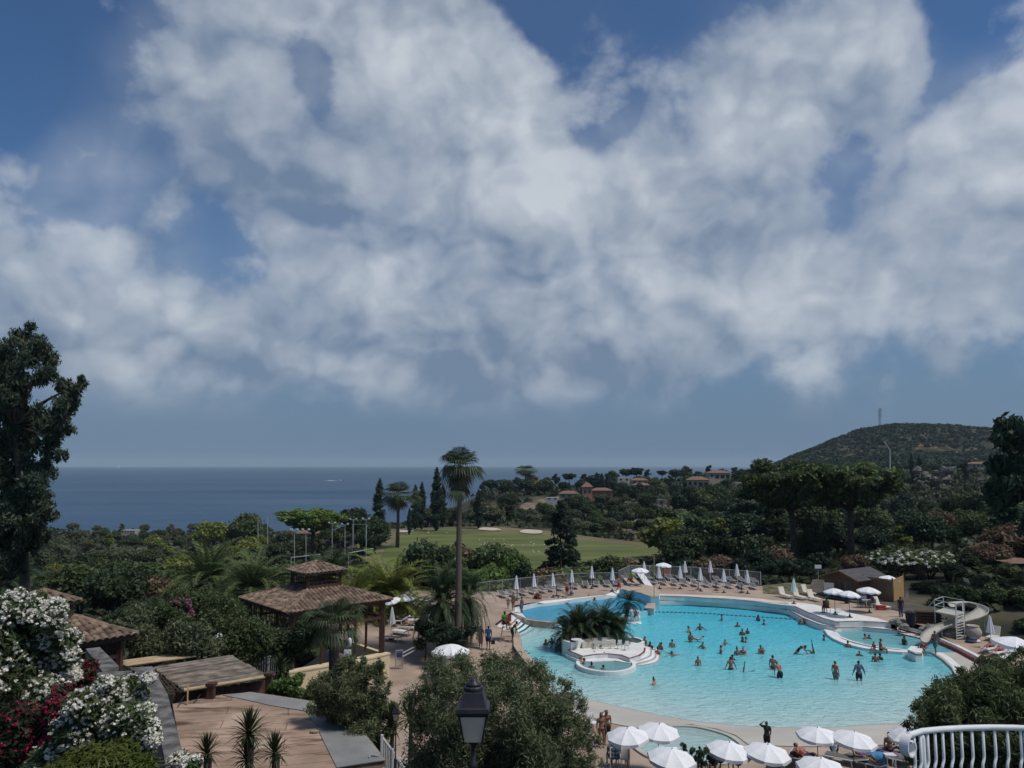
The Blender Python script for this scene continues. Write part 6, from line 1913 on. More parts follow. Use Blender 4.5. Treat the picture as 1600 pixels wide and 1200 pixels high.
def fan_crown(n, pet, rad, nseg=13, e0=1.45, e1=-.75):
 V = []
 for i in range(n):
  f = (i + .5) / n
  sn = math.sin(e0) + (math.sin(e1) - math.sin(e0)) * f if e1 > -1 else math.sin(e0 + (e1 - e0) * f)
  V.append(fan_leaf(i * 2.39996 + rng.normal() * .2, math.asin(max(-.999, min(.999, sn))) + rng.normal() * .08, pet * rng.uniform(.6, 1.35), rad * rng.uniform(.75, 1.15), nseg, .25 + .35 * f))
 return np.concatenate(V)
def tmpl_fanpalm(t, v):
 h = 7.0
 mb = MB(); mb.tube([(0, 0, -.6), (.05, 0, h * .5), (0, 0, h)], [.19, .13, .12], 9); mb.build('trunk', M['palm_bark'], t, smooth=True)
 np_mesh('crown', fan_crown(34, .8, 1.3) + np.array([0, 0, h]), 3, M['frond'], t)
 np_mesh('dead_skirt', fan_crown(26, .6, .9, 9, -.9, -1.35) + np.array([0, 0, h - .3]), 3, M['frond'], t, color=(.16, .115, .07))
for kind, n, fn in (('broad', 4, tmpl_broad), ('dense', 3, tmpl_dense), ('pine', 2, tmpl_pine), ('aleppo', 2, tmpl_aleppo), ('cypress', 2, tmpl_cypress), ('conecypress', 1, tmpl_conecypress),
     ('shrub', 3, tmpl_shrub), ('oleander', 2, tmpl_oleander), ('phoenix', 2, tmpl_phoenix), ('fanpalm', 1, tmpl_fanpalm)):
 template(kind, n, fn)
HEIGHT = {'broad': 6.2, 'dense': 6.2, 'pine': 9.4, 'aleppo': 9.8, 'cypress': 11.0, 'conecypress': 10.3, 'shrub': 2.0, 'oleander': 2.8, 'phoenix': 6.6, 'fanpalm': 8.6}
USED = set()
_cnt = {}
TONE = {'dark': (0.054, 0.079, 0.038), 'deep': (0.041, 0.067, 0.039), 'mid': (0.086, 0.114, 0.046), 'olive': (0.124, 0.141, 0.077), 'yellow': (0.170, 0.197, 0.048), 'bright': (0.116, 0.174, 0.045), 'grey': (0.150, 0.158, 0.103), 'brown': (0.150, 0.118, 0.068), 'teal': (0.040, 0.067, 0.045)}
def plant(kind, name, label, cat, x, y, h, tone, group=None, z=None, rz=None, wide=1.0, blossom=None, variant=None):
 """place a copy of a template, scaled to the wanted height"""
 ts = TEMPL[kind]
 i = variant if variant is not None else _cnt.get(kind, 0) % len(ts)
 _cnt[kind] = _cnt.get(kind, 0) + 1
 src = ts[i % len(ts)]
 r = bpy.data.objects.new(name, None)
 r.empty_display_size = .2
 COL.objects.link(r)
 s = h / HEIGHT[kind]
 r.location = (x, y, (ground_z(x, y) if z is None else z))
 r.scale = (s * wide, s * wide, s)
 r.rotation_euler = (0, 0, rz if rz is not None else random.uniform(0, 2 * PI))
 tag(r, label, cat, group)
 c = TONE[tone] if isinstance(tone, str) else tone
 k = random.uniform(.78, 1.28)
 for ch in src.children:
  key = (kind, i)
  d = ch.copy(); COL.objects.link(d); d.parent = r
  base = ch.name.split('.')[0]
  if base in ('crown', 'foliage'): d.color = (c[0] * k, c[1] * k, c[2] * k, 1)
  if base == 'blossoms': d.color = (*(blossom or (.7, .7, .66)), 1)
 return r
# -- trees one can point at -------------------------------------------------
def at(px, Y): return X_at(px, Y), Y
def h_for(py_top, Y, z): return (CZ - (py_top - 726) * Y / 1205.0) - z
def tree_px(kind, name, label, cat, px, py_top, Y, tone, group=None, z=None, **kw):
 x, y = at(px, Y)
 z = ground_z(x, y) if z is None else z
 return plant(kind, name, label, cat, x, y, max(1.0, h_for(py_top, Y, z)), tone, group, z=z, **kw)
tree_px('pine', 'umbrella_pine', 'broad umbrella pine standing alone against the sea in the left valley', 'tree', 490, 793, 230, 'bright', wide=1.45)
tree_px('broad', 'tree', 'dark round tree between the umbrella pine and the cypress by the sea', 'tree', 560, 784, 240, 'dark')
tree_px('dense', 'tree', 'dark bushy tree directly left of the golf green bunker', 'tree', 588, 803, 200, 'dark', wide=1.0)
tree_px('broad', 'tree', 'yellowish rounded tree on the coast ridge, left of a pair', 'tree', 343, 805, 300, 'yellow')
tree_px('broad', 'tree', 'taller yellowish tree on the coast ridge, right of a pair', 'tree', 386, 799, 300, 'mid')
tree_px('cypress', 'cypress', 'tall lone cypress left of the golf course fan palm', 'cypress', 594, 744, 255, 'teal', group='cypresses by the golf green', variant=1, wide=.95)
tree_px('cypress', 'cypress', 'short thin cypress just right of the golf course fan palm', 'cypress', 641, 790, 250, 'teal', group='cypresses by the golf green', wide=.7)
tree_px('cypress', 'cypress', 'cypress on the left of the close pair by the sea', 'cypress', 650, 754, 268, 'teal', group='cypresses by the golf green', variant=1, wide=.9)
tree_px('cypress', 'cypress', 'cypress on the right of the close pair by the sea', 'cypress', 660, 757, 270, 'teal', group='cypresses by the golf green', variant=0, wide=1.05)
tree_px('cypress', 'cypress', 'tallest cypress, just left of the big palm head', 'cypress', 683, 736, 262, 'teal', group='cypresses by the golf green', variant=0, wide=1.1)
tree_px('cypress', 'cypress', 'grey green slim cypress touching the tallest one', 'cypress', 693, 752, 275, 'dark', group='cypresses by the golf green', variant=1, wide=.75)
tree_px('cypress', 'cypress', 'cypress behind the big palm trunk, on its right', 'cypress', 748, 762, 270, 'teal', group='cypresses by the golf green', variant=1, wide=1.05)
tree_px('dense', 'tree', 'dark round tree just right of the tallest cypress', 'tree', 716, 790, 285, 'dark')
tree_px('fanpalm', 'fan_palm', 'fan palm beside the golf bunker among the cypresses', 'palm', 623, 755, 215, 'mid', wide=1.55)
tree_px('fanpalm', 'fan_palm', 'small distant palm beside the yellow house on the skyline', 'palm', 821, 727, 530, 'mid', wide=2.2)
tree_px('conecypress', 'conifer', 'big dark cone shaped conifer in front of the fairway', 'conifer', 875, 776, 128, 'teal', wide=1.05)
tree_px('conecypress', 'conifer', 'slightly lower conifer leaning against the big cone one', 'conifer', 888, 806, 131, 'teal', wide=1.0)
tree_px('pine', 'umbrella_pine', 'tall umbrella pine, left of the two behind the clipped hedge', 'tree', 1237, 722, 128, 'mid', wide=1.05)
tree_px('pine', 'umbrella_pine', 'forked umbrella pine, right of the two behind the clipped hedge', 'tree', 1322, 722, 124, 'mid', wide=1.1)
tree_px('aleppo', 'pine_tree', 'dark ragged pine cut by the right picture edge', 'tree', 1597, 640, 82, 'deep', wide=.8)
tree_px('aleppo', 'pine_tree', 'dark pine rising right of the seaside shrubs, behind two umbrella pines', 'tree', 1190, 722, 180, 'dark', wide=1.1)
tree_px('cypress', 'cypress', 'broad dark cypress near the right picture edge', 'cypress', 1566, 742, 118, 'deep', variant=1, wide=1.5, group='cypresses on the right slope')
tree_px('cypress', 'cypress', 'small dark cypress right of the rock outcrop', 'cypress', 1556, 722, 400, 'teal', group='cypresses on the right slope')
tree_px('cypress', 'cypress', 'thin cypress on the slope, left of the slope villa', 'cypress', 1508, 716, 430, 'teal', group='cypresses on the right slope')
tree_px('cypress', 'cypress', 'left one of two cypresses below the hill', 'cypress', 1424, 712, 430, 'teal', group='cypresses on the right slope')
tree_px('cypress', 'cypress', 'right one of two cypresses below the hill', 'cypress', 1436, 711, 430, 'teal', group='cypresses on the right slope')
tree_px('cypress', 'cypress', 'short dark cypress in front of the low white pool house', 'cypress', 1520, 756, 300, 'teal', group='cypresses on the right slope')
tree_px('cypress', 'cypress', 'small pointed cypress left of the low white pool house', 'cypress', 1483, 768, 300, 'teal', group='cypresses on the right slope')
for i, (px_, pt_) in enumerate(((932, 740), (940, 738), (948, 742))):
 tree_px('cypress', 'cypress', '%s of three small cypresses by the white box house' % ['left', 'middle', 'right'][i], 'cypress', px_, pt_, 470, 'teal', group='cypresses on the headland', wide=1.3)
tree_px('phoenix', 'feather_palm', 'large dark feather palm in the left valley, left of a pair', 'palm', 333, 828, 74, 'mid', group='feather palms', wide=1.0)
tree_px('phoenix', 'feather_palm', 'large dark feather palm in the left valley, right of a pair', 'palm', 402, 842, 68, 'mid', group='feather palms', wide=1.0)
tree_px('phoenix', 'feather_palm', 'feather palm rising behind the pavilion lantern', 'palm', 516, 842, 78, 'dark', group='feather palms')
tree_px('phoenix', 'feather_palm', 'yellowish feather palm right behind the pavilion roof', 'palm', 614, 845, 72, 'yellow', group='feather palms', wide=1.05)
tree_px('phoenix', 'feather_palm', 'yellowing palm half hidden by the pavilion lantern', 'palm', 560, 872, 70, 'yellow', group='feather palms', wide=.85)
tree_px('phoenix', 'feather_palm', 'dark palm at the left edge behind the kiosk', 'palm', 20, 838, 70, 'deep', group='feather palms')
z_ = deck_z(-6, 60)
tree_px('phoenix', 'feather_palm', 'dark feather palm in the round bed, left of the tall palm trunk', 'palm', 692, 868, 60, 'dark', group='feather palms', z=.8, wide=.78, variant=0)
tree_px('phoenix', 'feather_palm', 'feather palm with a leaning trunk, right of the tall palm trunk', 'palm', 729, 862, 61, 'dark', group='feather palms', z=.8, wide=.58, variant=1).rotation_euler = (0, R(5), 1.0)
def ip(px_, py_, z=1.1): return G(px_, py_, z)
p = ip(903, 992); r = plant('phoenix', 'feather_palm', 'broad dark palm on the left half of the pool island', 'palm', p.x, p.y, 4.9, (.045, .062, .030), 'feather palms', z=-.9, wide=.92, variant=0)
p = ip(890, 994); r = plant('phoenix', 'feather_palm', 'drooping lower palm at the left rim of the pool island', 'palm', p.x, p.y, 3.6, (.045, .060, .030), 'feather palms', z=-.7, wide=.9, variant=1)
p = ip(940, 990); r = plant('phoenix', 'feather_palm', 'dense dark palm on the right half of the pool island', 'palm', p.x, p.y, 5.1, 'deep', 'feather palms', z=-.9, wide=.95, variant=1)
p = ip(958, 989); r = plant('phoenix', 'feather_palm', 'low bushy palm at the right rim of the pool island', 'palm', p.x, p.y, 4.3, 'deep', 'feather palms', z=-1.0, wide=.92, variant=0)
p = ip(966, 984); q = D(983, 941, p.y + .3)
t = thing('leaning_palm', 'small palm on a leaning trunk, right end of the pool island', 'palm', (p.x, p.y, 1.0), 'feather palms')
mb = MB(); mb.tube([p, p.lerp(q, .5) + Vector((.18, 0, -.2)), q], [.2, .16, .14], 8); mb.build('trunk', M['palm_bark'], t, smooth=True)
np_mesh('crown', feather_crown(34, 1.5, .34, .03, 24) + np.array(q), 3, M['frond'], t, color=(.03, .045, .026))
t = thing('tall_fan_palm', 'very tall fan palm with a brown skirt, the highest tree by the pool', 'palm', (X_at(717, 58.5), 58.5, .8))
bx = X_at(717, 58.5); tp = D(719, 738, 58.5)
mb = MB()
mb.tube([(bx, 58.5, .3), (bx, 58.5, 1.0), (bx + .05, 58.5, 6), (tp.x - .05, 58.5, 11), (tp.x, 58.5, tp.z + .5)], [.36, .28, .23, .19, .17], 12)
mb.build('trunk', M['palm_bark'], t, smooth=True)
np_mesh('crown', fan_crown(38, .62, 1.35, 13, 1.5, -.7) + np.array([tp.x, 58.5, tp.z + .5]), 3, M['frond'], t, color=(.062, .084, .046))
low = np.concatenate([fan_leaf(a, e, 1.5, 1.15, 14, .7) for a, e in ((0.1, -.25), (.3, -.5), (3.0, -.5), (4.6, -.5))])
np_mesh('lower_fronds', low + np.array([tp.x, 58.5, tp.z - .6]), 3, M['frond'], t, color=(.062, .080, .048))
np_mesh('dead_skirt', np.concatenate([fan_crown(24, .6, 1.1, 9, -.8, -1.4) + np.array([tp.x, 58.5, tp.z + .35]), fan_crown(20, .35, .95, 9, -1.15, -1.5) + np.array([tp.x, 58.5, tp.z - .6])]), 3, M['frond'], t, color=(.19, .155, .115))
p = D(522, 975, 44)
t = thing('fan_palm', 'bushy fan palm standing in front of the pavilion', 'palm', (p.x, 44, 1.0))
mb = MB(); mb.tube([(p.x + .1, 44, .2), (p.x, 44, p.z)], [.3, .26], 9); mb.build('trunk', M['palm_bark'], t, smooth=True)
np_mesh('crown', fan_crown(36, .75, 1.15, 13, 1.5, -.7) + np.array([p.x, 44, p.z]), 3, M['frond'], t, color=(.066, .088, .044))
def yucca(label, px_, py_, Y, r, n, stems=None, hgt=3.0):
 p = D(px_, py_, Y)
 t = thing('yucca', label, 'yucca', (p.x, p.y, p.z - hgt), 'yuccas in the left foreground')
 mb = MB(); mb.tube([(p.x, p.y, p.z - hgt), (p.x + .03, p.y, p.z - .1)], [.09, .07], 7); mb.build('trunk', M['palm_bark'], t)
 V = []
 heads = [(0, 0, 0, 1.0)] + (stems or [])
 for hx_, hy_, hz_, s in heads:
  o = np.array([p.x + hx_, p.y + hy_, p.z + hz_])
  for i in range(n):
   f = (i + .5) / n
   az = i * 2.39996; e = 1.5 - 2.5 * f ** 1.2 + rng.normal() * .06
   d = np.array([math.cos(az) * math.cos(e), math.sin(az) * math.cos(e), math.sin(e)])
   sd = np.array([-math.sin(az), math.cos(az), 0]) * r * .035 * s
   L_ = r * s * rng.uniform(.85, 1.1)
   m1_ = o + d * L_ * .55; tip = o + d * L_ + np.array([0, 0, -.06 * L_])
   b0 = o + np.array([0, 0, -.25 * r * f])
   V += [b0 - sd, m1_ - sd * 1.1, m1_ + sd * 1.1, b0 - sd, m1_ + sd * 1.1, b0 + sd, m1_ - sd * 1.1, tip, m1_ + sd * 1.1]
 np_mesh('leaves', np.array(V), 3, M['frond'], t, color=(.052, .068, .026))
yucca('tall middle yucca with two stacked rosettes in front of the felt roof', 389, 1140, 14, .44, 85, [(-.02, 0, -.42, .85)])
yucca('small yucca rosette left of the tall one, in front of the felt roof', 323, 1172, 14, .36, 70)
yucca('yucca rosette right of the tall one, in front of the felt roof', 429, 1172, 14.3, .38, 75)
yucca('grey green yucca against the cream wall under the pavilion', 438, 1042, 38, .75, 80, [(0, 0, -.6, .8)])
yucca('dark yucca beside the small lantern lamp', 612, 1128, 28.5, .85, 80)
yucca('pale spiky yucca between the two olive trees', 641, 1118, 30, .8, 70)
# -- unique near trees ------------------------------------------------------
def leafy(name, label, cat, loc, clumps, n, size, aspect, tone, group=None, trunk_r=.15, limbs=8, shell=.35, h=None, blossoms=None, droop=0.0, part='crown', up=.25):
 t = thing(name, label, cat, loc, group)
 cl = np.array(clumps, float)
 mb = MB()
 base = Vector(loc) - Vector((0, 0, .4))
 cz_ = cl[:, 2].min() + (cl[:, 2].max() - cl[:, 2].min()) * .3
 fork = Vector((loc[0], loc[1], (loc[2] + cz_) / 2 + .2))
 mb.tube([base, base.lerp(fork, .6) + Vector((.06, .03, 0)), fork], [trunk_r * 1.2, trunk_r, trunk_r * .8], 7)
 for i in rng.choice(len(cl), size=min(limbs, len(cl)), replace=False):
  c = Vector(cl[i][:3])
  mb.tube([fork, fork.lerp(c, .5) + Vector((0, 0, .1)), c], [trunk_r * .55, trunk_r * .35, trunk_r * .12], 5)
 mb.build('trunk' if part == 'crown' else 'stem', M['bark'], t, smooth=True)
 np_mesh(part, leaves_in(cl, n, size, aspect, shell, up, droop), 4, M['leaf'], t, color=TONE[tone] if isinstance(tone, str) else tone)
 for i_, (col, frac, nf, sz) in enumerate(blossoms or []):
  cc = []
  for k in range(nf):
   c = cl[rng.integers(len(cl))]
   d = unit(1)[0]
   d[1] -= .25; d[2] = d[2] * .8 + .15
   d /= np.linalg.norm(d)
   pp = c[:3] + d * c[3:6] * rng.uniform(.85, 1.12)
   if noise.noise(Vector(pp) * 2.2) < -.27: continue
   cc.append((*pp, frac, frac, frac * .7))
  np_mesh('blossoms', leaves_in(np.array(cc), len(cc) * 10, sz, 1.05, .25), 4, M['petal'], t, color=col)
 return t
def clumps_px(items, Y, depth=1.0):
 """clumps given by where they are seen: (px, py, radius in px[, dY])"""
 out = []
 for it in items:
  px_, py_, r = it[:3]
  y = Y + (it[3] if len(it) > 3 else rng.uniform(-depth, depth))
  p = D(px_, py_, y); rr = r * y / 1205
  out.append((p.x, p.y, p.z, rr, rr, rr * .85))
 return out
E = [(38, 520, 20), (30, 545, 26), (8, 560, 28), (60, 545, 22), (78, 556, 18), (45, 580, 30), (12, 600, 32), (75, 590, 20), (-20, 570, 40), (-25, 640, 45), (10, 645, 30), (35, 625, 24),
  (100, 610, 18), (120, 606, 16), (128, 596, 10), (105, 632, 22), (80, 645, 26), (55, 655, 26), (95, 655, 18), (75, 675, 26), (110, 672, 10), (45, 690, 26), (85, 695, 20), (15, 700, 30),
  (60, 720, 24), (95, 712, 12), (25, 735, 28), (-15, 740, 36), (70, 745, 18), (50, 765, 24), (10, 775, 30), (70, 775, 14), (30, 805, 26), (60, 800, 20), (0, 820, 30), (50, 830, 20), (-20, 800, 34), (20, 845, 22), (-40, 700, 50), (-40, 560, 40), (30, 670, 24), (15, 615, 24), (55, 740, 20), (35, 790, 24), (5, 760, 28), (48, 800, 20), (15, 865, 22), (45, 850, 20), (-10, 860, 30), (60, 870, 16), (75, 800, 16), (30, 885, 14), (60, 835, 20), (25, 820, 24)]
cl = clumps_px(E, 42, 1.6)
cl2 = []
for c in cl:
 for k in range(5):
  d = unit(1)[0] * c[3] * .66
  cl2.append((c[0] + d[0], c[1] + d[1], c[2] + d[2], c[3] * .52, c[3] * .52, c[3] * .6))
t = thing('eucalyptus', 'tall dark eucalyptus tree at the left picture edge', 'tree', (X_at(39, 42), 42, 3.0))
mb = MB()
b0 = D(39, 920, 42); b1 = D(38, 850, 42); b2 = D(30, 760, 42); b3 = D(22, 650, 42); b4 = D(35, 530, 42)
mb.tube([b0 - Vector((0, 0, 4)), b0, b1, b2, b3, b4], [.30, .26, .20, .15, .10, .04], 9)
for i in range(0, len(E), 2):
 c = Vector(cl[i][:3]); st = min((b1, b2, b3), key=lambda q: (q - c).length) - Vector((0, 0, .6))
 mb.tube([st, st.lerp(c, .5) + Vector((0, 0, .25)), c], [.11, .07, .02], 5)
mb.build('trunk', M['bark'], t, smooth=True)
np_mesh('crown', leaves_in(np.array(cl2), 80000, .085, 3.4, .1, .0, 1.1, .3), 4, M['leaf'], t, color=(.082, .108, .070))
O1 = [(700, 1060, 46), (745, 1050, 42), (790, 1055, 46), (830, 1075, 46), (870, 1085, 36), (665, 1100, 42), (720, 1105, 60, -.8), (790, 1110, 65, -.9), (850, 1120, 52, -.6), (895, 1100, 26), (905, 1130, 24), (885, 1150, 42), (670, 1150, 50), (740, 1165, 65, -.9), (820, 1170, 65, -.8),
   (900, 1180, 40), (700, 1200, 60), (780, 1210, 70), (860, 1210, 60), (655, 1195, 45), (840, 1052, 15), (868, 1062, 14), (882, 1072, 14), (902, 1085, 12), (848, 1045, 9), (760, 1030, 16), (720, 1036, 20), (690, 1040, 18), (675, 1058, 22), (908, 1112, 12), (855, 1055, 12), (810, 1045, 18), (925, 1160, 18), (930, 1190, 18), (668, 1040, 12)]
cl = clumps_px(O1, 22.5, .7)
cl2 = []
for c in cl:
 m_ = max(3, int(c[3] * 16))
 for k in range(m_):
  d = unit(1)[0] * c[3] * .62
  cl2.append((c[0] + d[0], c[1] + d[1], c[2] + d[2], c[3] * .42, c[3] * .42, c[3] * .45))
leafy('olive_tree', 'big grey green olive tree behind the black lantern lamp', 'tree', (X_at(775, 22.5), 22.5, ground_z(X_at(775, 22.5), 22.5)), cl2, 150000, .024, 5.0, (.155, .182, .095), 'olive trees and shrubs', .22, 14, .15, up=.1)
O2 = [(510, 1070, 28), (545, 1050, 26), (580, 1060, 26), (500, 1095, 26), (545, 1090, 38, -.6), (590, 1095, 32), (560, 1130, 44, -.6), (600, 1130, 24), (520, 1120, 30), (585, 1165, 34), (535, 1035, 10), (590, 1042, 12), (565, 1038, 14), (603, 1075, 12), (612, 1110, 14), (490, 1075, 12), (475, 1085, 8)]
cl = clumps_px(O2, 29, .7)
cl2 = []
for c in cl:
 for k in range(max(2, int(c[3] * 16))):
  d = unit(1)[0] * c[3] * .6
  cl2.append((c[0] + d[0], c[1] + d[1], c[2] + d[2], c[3] * .42, c[3] * .42, c[3] * .45))
leafy('olive_tree', 'smaller dark olive tree right behind the flat roof', 'tree', (X_at(552, 29), 29, ground_z(X_at(552, 29), 29)), cl2, 60000, .030, 5.0, (.135, .16, .078), 'olive trees and shrubs', .16, 9, .15, up=.1)
O3 = [(1530, 1065, 40), (1580, 1060, 40), (1490, 1085, 38), (1460, 1100, 30), (1440, 1110, 20), (1550, 1100, 60), (1500, 1120, 55), (1600, 1100, 60), (1580, 1140, 60), (1520, 1150, 60), (1460, 1140, 36), (1480, 1180, 55), (1560, 1190, 70), (1610, 1170, 60), (1450, 1190, 36), (1640, 1080, 50), (1540, 1038, 16), (1570, 1030, 14), (1600, 1028, 20), (1505, 1055, 16), (1470, 1072, 14), (1432, 1100, 10), (1418, 1120, 10), (1425, 1140, 18), (1440, 1165, 24)]
cl = clumps_px(O3, 15, .6)
cl2 = []
for c in cl:
 for k in range(max(2, int(c[3] * 24))):
  d = unit(1)[0] * c[3] * .62
  cl2.append((c[0] + d[0], c[1] + d[1], c[2] + d[2], c[3] * .4, c[3] * .4, c[3] * .45))
leafy('olive_tree', 'dark green olive bush behind the white balustrade', 'tree', (X_at(1540, 15), 15, ground_z(X_at(1540, 15), 15)), cl2, 120000, .021, 5.0, (.125, .155, .068), 'olive trees and shrubs', .13, 10, .15, up=.1)
for px_, py_, r_, Y, lab, tone in ((222, 985, 52, 40, 'grey olive shrub just right of the tiled kiosk', 'olive'), (325, 952, 52, 52, 'dark rounded olive shrub behind the bamboo shelter, upper one', 'mid'), (390, 990, 62, 43, 'big dark olive shrub in front of the left pavilion eave', 'mid'),
           (292, 1000, 42, 38, 'grey olive shrub behind the pale bamboo mat', 'olive'), (250, 962, 36, 48, 'small olive shrub left of the pink oleander', 'mid'), (455, 995, 40, 44, 'dark shrub between olive and fan palm, under the pavilion', 'dark'),
           (205, 955, 34, 46, 'dark shrub behind the kiosk roof hip', 'dark'), (180, 990, 30, 36, 'grey shrub touching the kiosk corner', 'olive')):
 items = [(px_ + rng.normal() * r_ * .42, py_ + rng.normal() * r_ * .3 + r_ * .1, r_ * rng.uniform(.3, .5)) for k in range(16)]
 cl = clumps_px(items, Y, .9)
 x, y = X_at(px_, Y), Y
 leafy('olive_shrub', lab, 'shrub', (x, y, ground_z(x, y)), cl, 14000, .075, 2.4, tone, 'olive trees and shrubs', .1, 6, .25, part='foliage')
OW = [(40, 955, 30), (75, 965, 28), (10, 960, 34), (100, 1000, 24), (60, 1000, 38), (20, 1010, 42), (95, 1040, 26), (55, 1050, 38), (10, 1060, 42), (75, 1085, 30), (30, 1095, 34), (110, 1025, 14), (-20, 1000, 50), (60, 938, 16), (25, 935, 16), (85, 950, 16), (-20, 1080, 45), (112, 1055, 12)]
leafy('oleander', 'large white oleander in full bloom at the left picture edge', 'oleander', (X_at(40, 14), 14, ground_z(X_at(40, 14), 14)), clumps_px(OW, 14, .5), 22000, .036, 4.0, (.085, .115, .050), 'oleanders', .07, 12, .3,
   blossoms=[((.93, .89, .78), .045, 2100, .036)], part='foliage')
OW = [(170, 1085, 26), (210, 1090, 22), (150, 1120, 36), (195, 1125, 34), (225, 1140, 22), (130, 1100, 26), (115, 1140, 30), (170, 1160, 36), (225, 1165, 18), (100, 1165, 26), (205, 1065, 12), (165, 1068, 12), (228, 1110, 12), (240, 1155, 10), (70, 1185, 22), (232, 1060, 10), (215, 1075, 14), (280, 1188, 14), (300, 1195, 14)]
leafy('oleander', 'lower white oleander in front of the concrete coped wall', 'oleander', (X_at(165, 12.5), 12.5, ground_z(X_at(165, 12.5), 12.5)), clumps_px(OW, 12.5, .4), 18000, .034, 4.0, (.085, .115, .050), 'oleanders', .06, 10, .3,
   blossoms=[((.93, .89, .78), .042, 1700, .035)], part='foliage')
OW = [(25, 1125, 32), (60, 1135, 30), (90, 1110, 22), (10, 1160, 34), (50, 1165, 26), (100, 1085, 18), (-20, 1140, 40), (0, 1185, 30), (120, 1095, 12), (80, 1160, 20)]
leafy('oleander', 'crimson oleander between the two white ones, near the bottom', 'oleander', (X_at(40, 12.8), 12.8, ground_z(X_at(40, 12.8), 12.8)), clumps_px(OW, 12.8, .35), 10000, .034, 4.0, (.042, .050, .030), 'oleanders', .06, 8, .3,
   blossoms=[((.36, .035, .085), .04, 600, .031), ((.24, .03, .06), .04, 160, .026)], part='foliage')
OW = [(130, 1055, 18), (105, 1065, 16), (150, 1075, 14), (125, 1085, 16), (95, 1080, 16), (140, 1040, 12)]
leafy('oleander', 'small red flowered oleander behind the lower white one', 'oleander', (X_at(120, 15), 15, ground_z(X_at(120, 15), 15)), clumps_px(OW, 15, .3), 5000, .036, 4.0, (.045, .048, .03), 'oleanders', .05, 6, .3,
   blossoms=[((.22, .028, .045), .035, 190, .028), ((.42, .04, .12), .035, 50, .03)], part='foliage')
OW = [(278, 945, 12), (268, 955, 12), (288, 958, 11), (277, 965, 12), (262, 948, 8), (290, 944, 8)]
leafy('oleander', 'pink oleander among the shrubs left of the pavilion', 'oleander', (X_at(277, 50), 50, ground_z(X_at(277, 50), 50)), clumps_px(OW, 50, .4), 2600, .09, 3.0, 'dark', 'oleanders', .06, 5, .3,
   blossoms=[((.42, .15, .25), .14, 150, .11)], part='foliage')
G0 = [(150, 1185, 28), (190, 1180, 26), (115, 1195, 26), (220, 1195, 22), (170, 1205, 40), (130, 1215, 40), (210, 1215, 30), (90, 1210, 24)]
leafy('broom_bush', 'bright green fine leaved bush at the bottom left', 'shrub', (X_at(160, 9.5), 9.5, ground_z(X_at(160, 9.5), 9.5) - .2), clumps_px(G0, 9.5, .3), 16000, .022, 4.5, (.085, .105, .022), None, .04, 6, .3, part='foliage', up=.8)
for px_, py_, r_, Y, z, lab, tone in ((690, 991, 28, 57.5, .6, 'dark leafy planting around the feet of the bed palms, left part', 'deep'), (712, 997, 26, 56.5, .6, 'dark leafy planting at the foot of the tall palm', 'deep'), (668, 980, 18, 58.5, .6, 'low green shrub at the left end of the palm bed', 'dark'),
           (460, 1078, 30, 33, 1.6, 'bright green leafy bush behind the flat roof', 'bright'), (900, 995, 14, 66, 1.0, 'low grey green shrub in the island planter', 'mid'), (885, 998, 10, 65.5, 1.0, 'small shrub at the left tip of the island planter', 'mid'), (915, 978, 27, 66, 1.0, 'dark undergrowth beneath the island palms', 'deep'), (952, 974, 27, 66.3, 1.0, 'dark rounded bush at the right of the island planter', 'deep'), (1455, 918, 20, 84, 1.0, 'dark shrub right of the man in black', 'dark'), (1478, 932, 22, 76, 1.0, 'dark shrub behind the slide platform', 'dark')):
 items = [(px_ + rng.normal() * r_ * .5, py_ + rng.normal() * r_ * .3 + r_ * .05, r_ * rng.uniform(.28, .45)) for k in range(18)]
 x, y = X_at(px_, Y), Y
 leafy('bed_shrub', lab, 'shrub', (x, y, z), clumps_px(items, Y, .5), 4500, .11, 1.9, tone, 'shrubs in the poolside beds', .05, 4, .3, part='foliage')
items = [(1068, 1166, 6), (1082, 1172, 6), (1095, 1178, 7), (1072, 1176, 5), (1104, 1172, 5), (1088, 1186, 6), (1108, 1184, 6), (1112, 1190, 5), (1100, 1192, 6)]
leafy('leafy_plant', 'dark broad leaved plant in front of the paddling pool', 'plant', (X_at(1092, 34.8), 34.8, .1), clumps_px(items, 34.9, .3), 260, .13, 1.5, 'deep', None, .03, 9, .3, part='foliage')
hx0, hy0 = X_at(1226, 96), 96
cl = []
for k in range(46):
 a, b, c = rng.uniform(-1, 1), rng.uniform(-1, 1), rng.uniform(0, 1)
 cl.append((hx0 + a * 2.9, hy0 + b * .9, 1.0 + .4 + c * 1.35 * (1 - .35 * abs(a) ** 3), .55, .5, .42))
leafy('clipped_hedge', 'big dark clipped hedge block behind the right loungers', 'hedge', (hx0, hy0, ground_z(hx0, hy0)), cl, 12000, .12, 1.6, 'deep', None, .08, 6, .6, part='foliage')
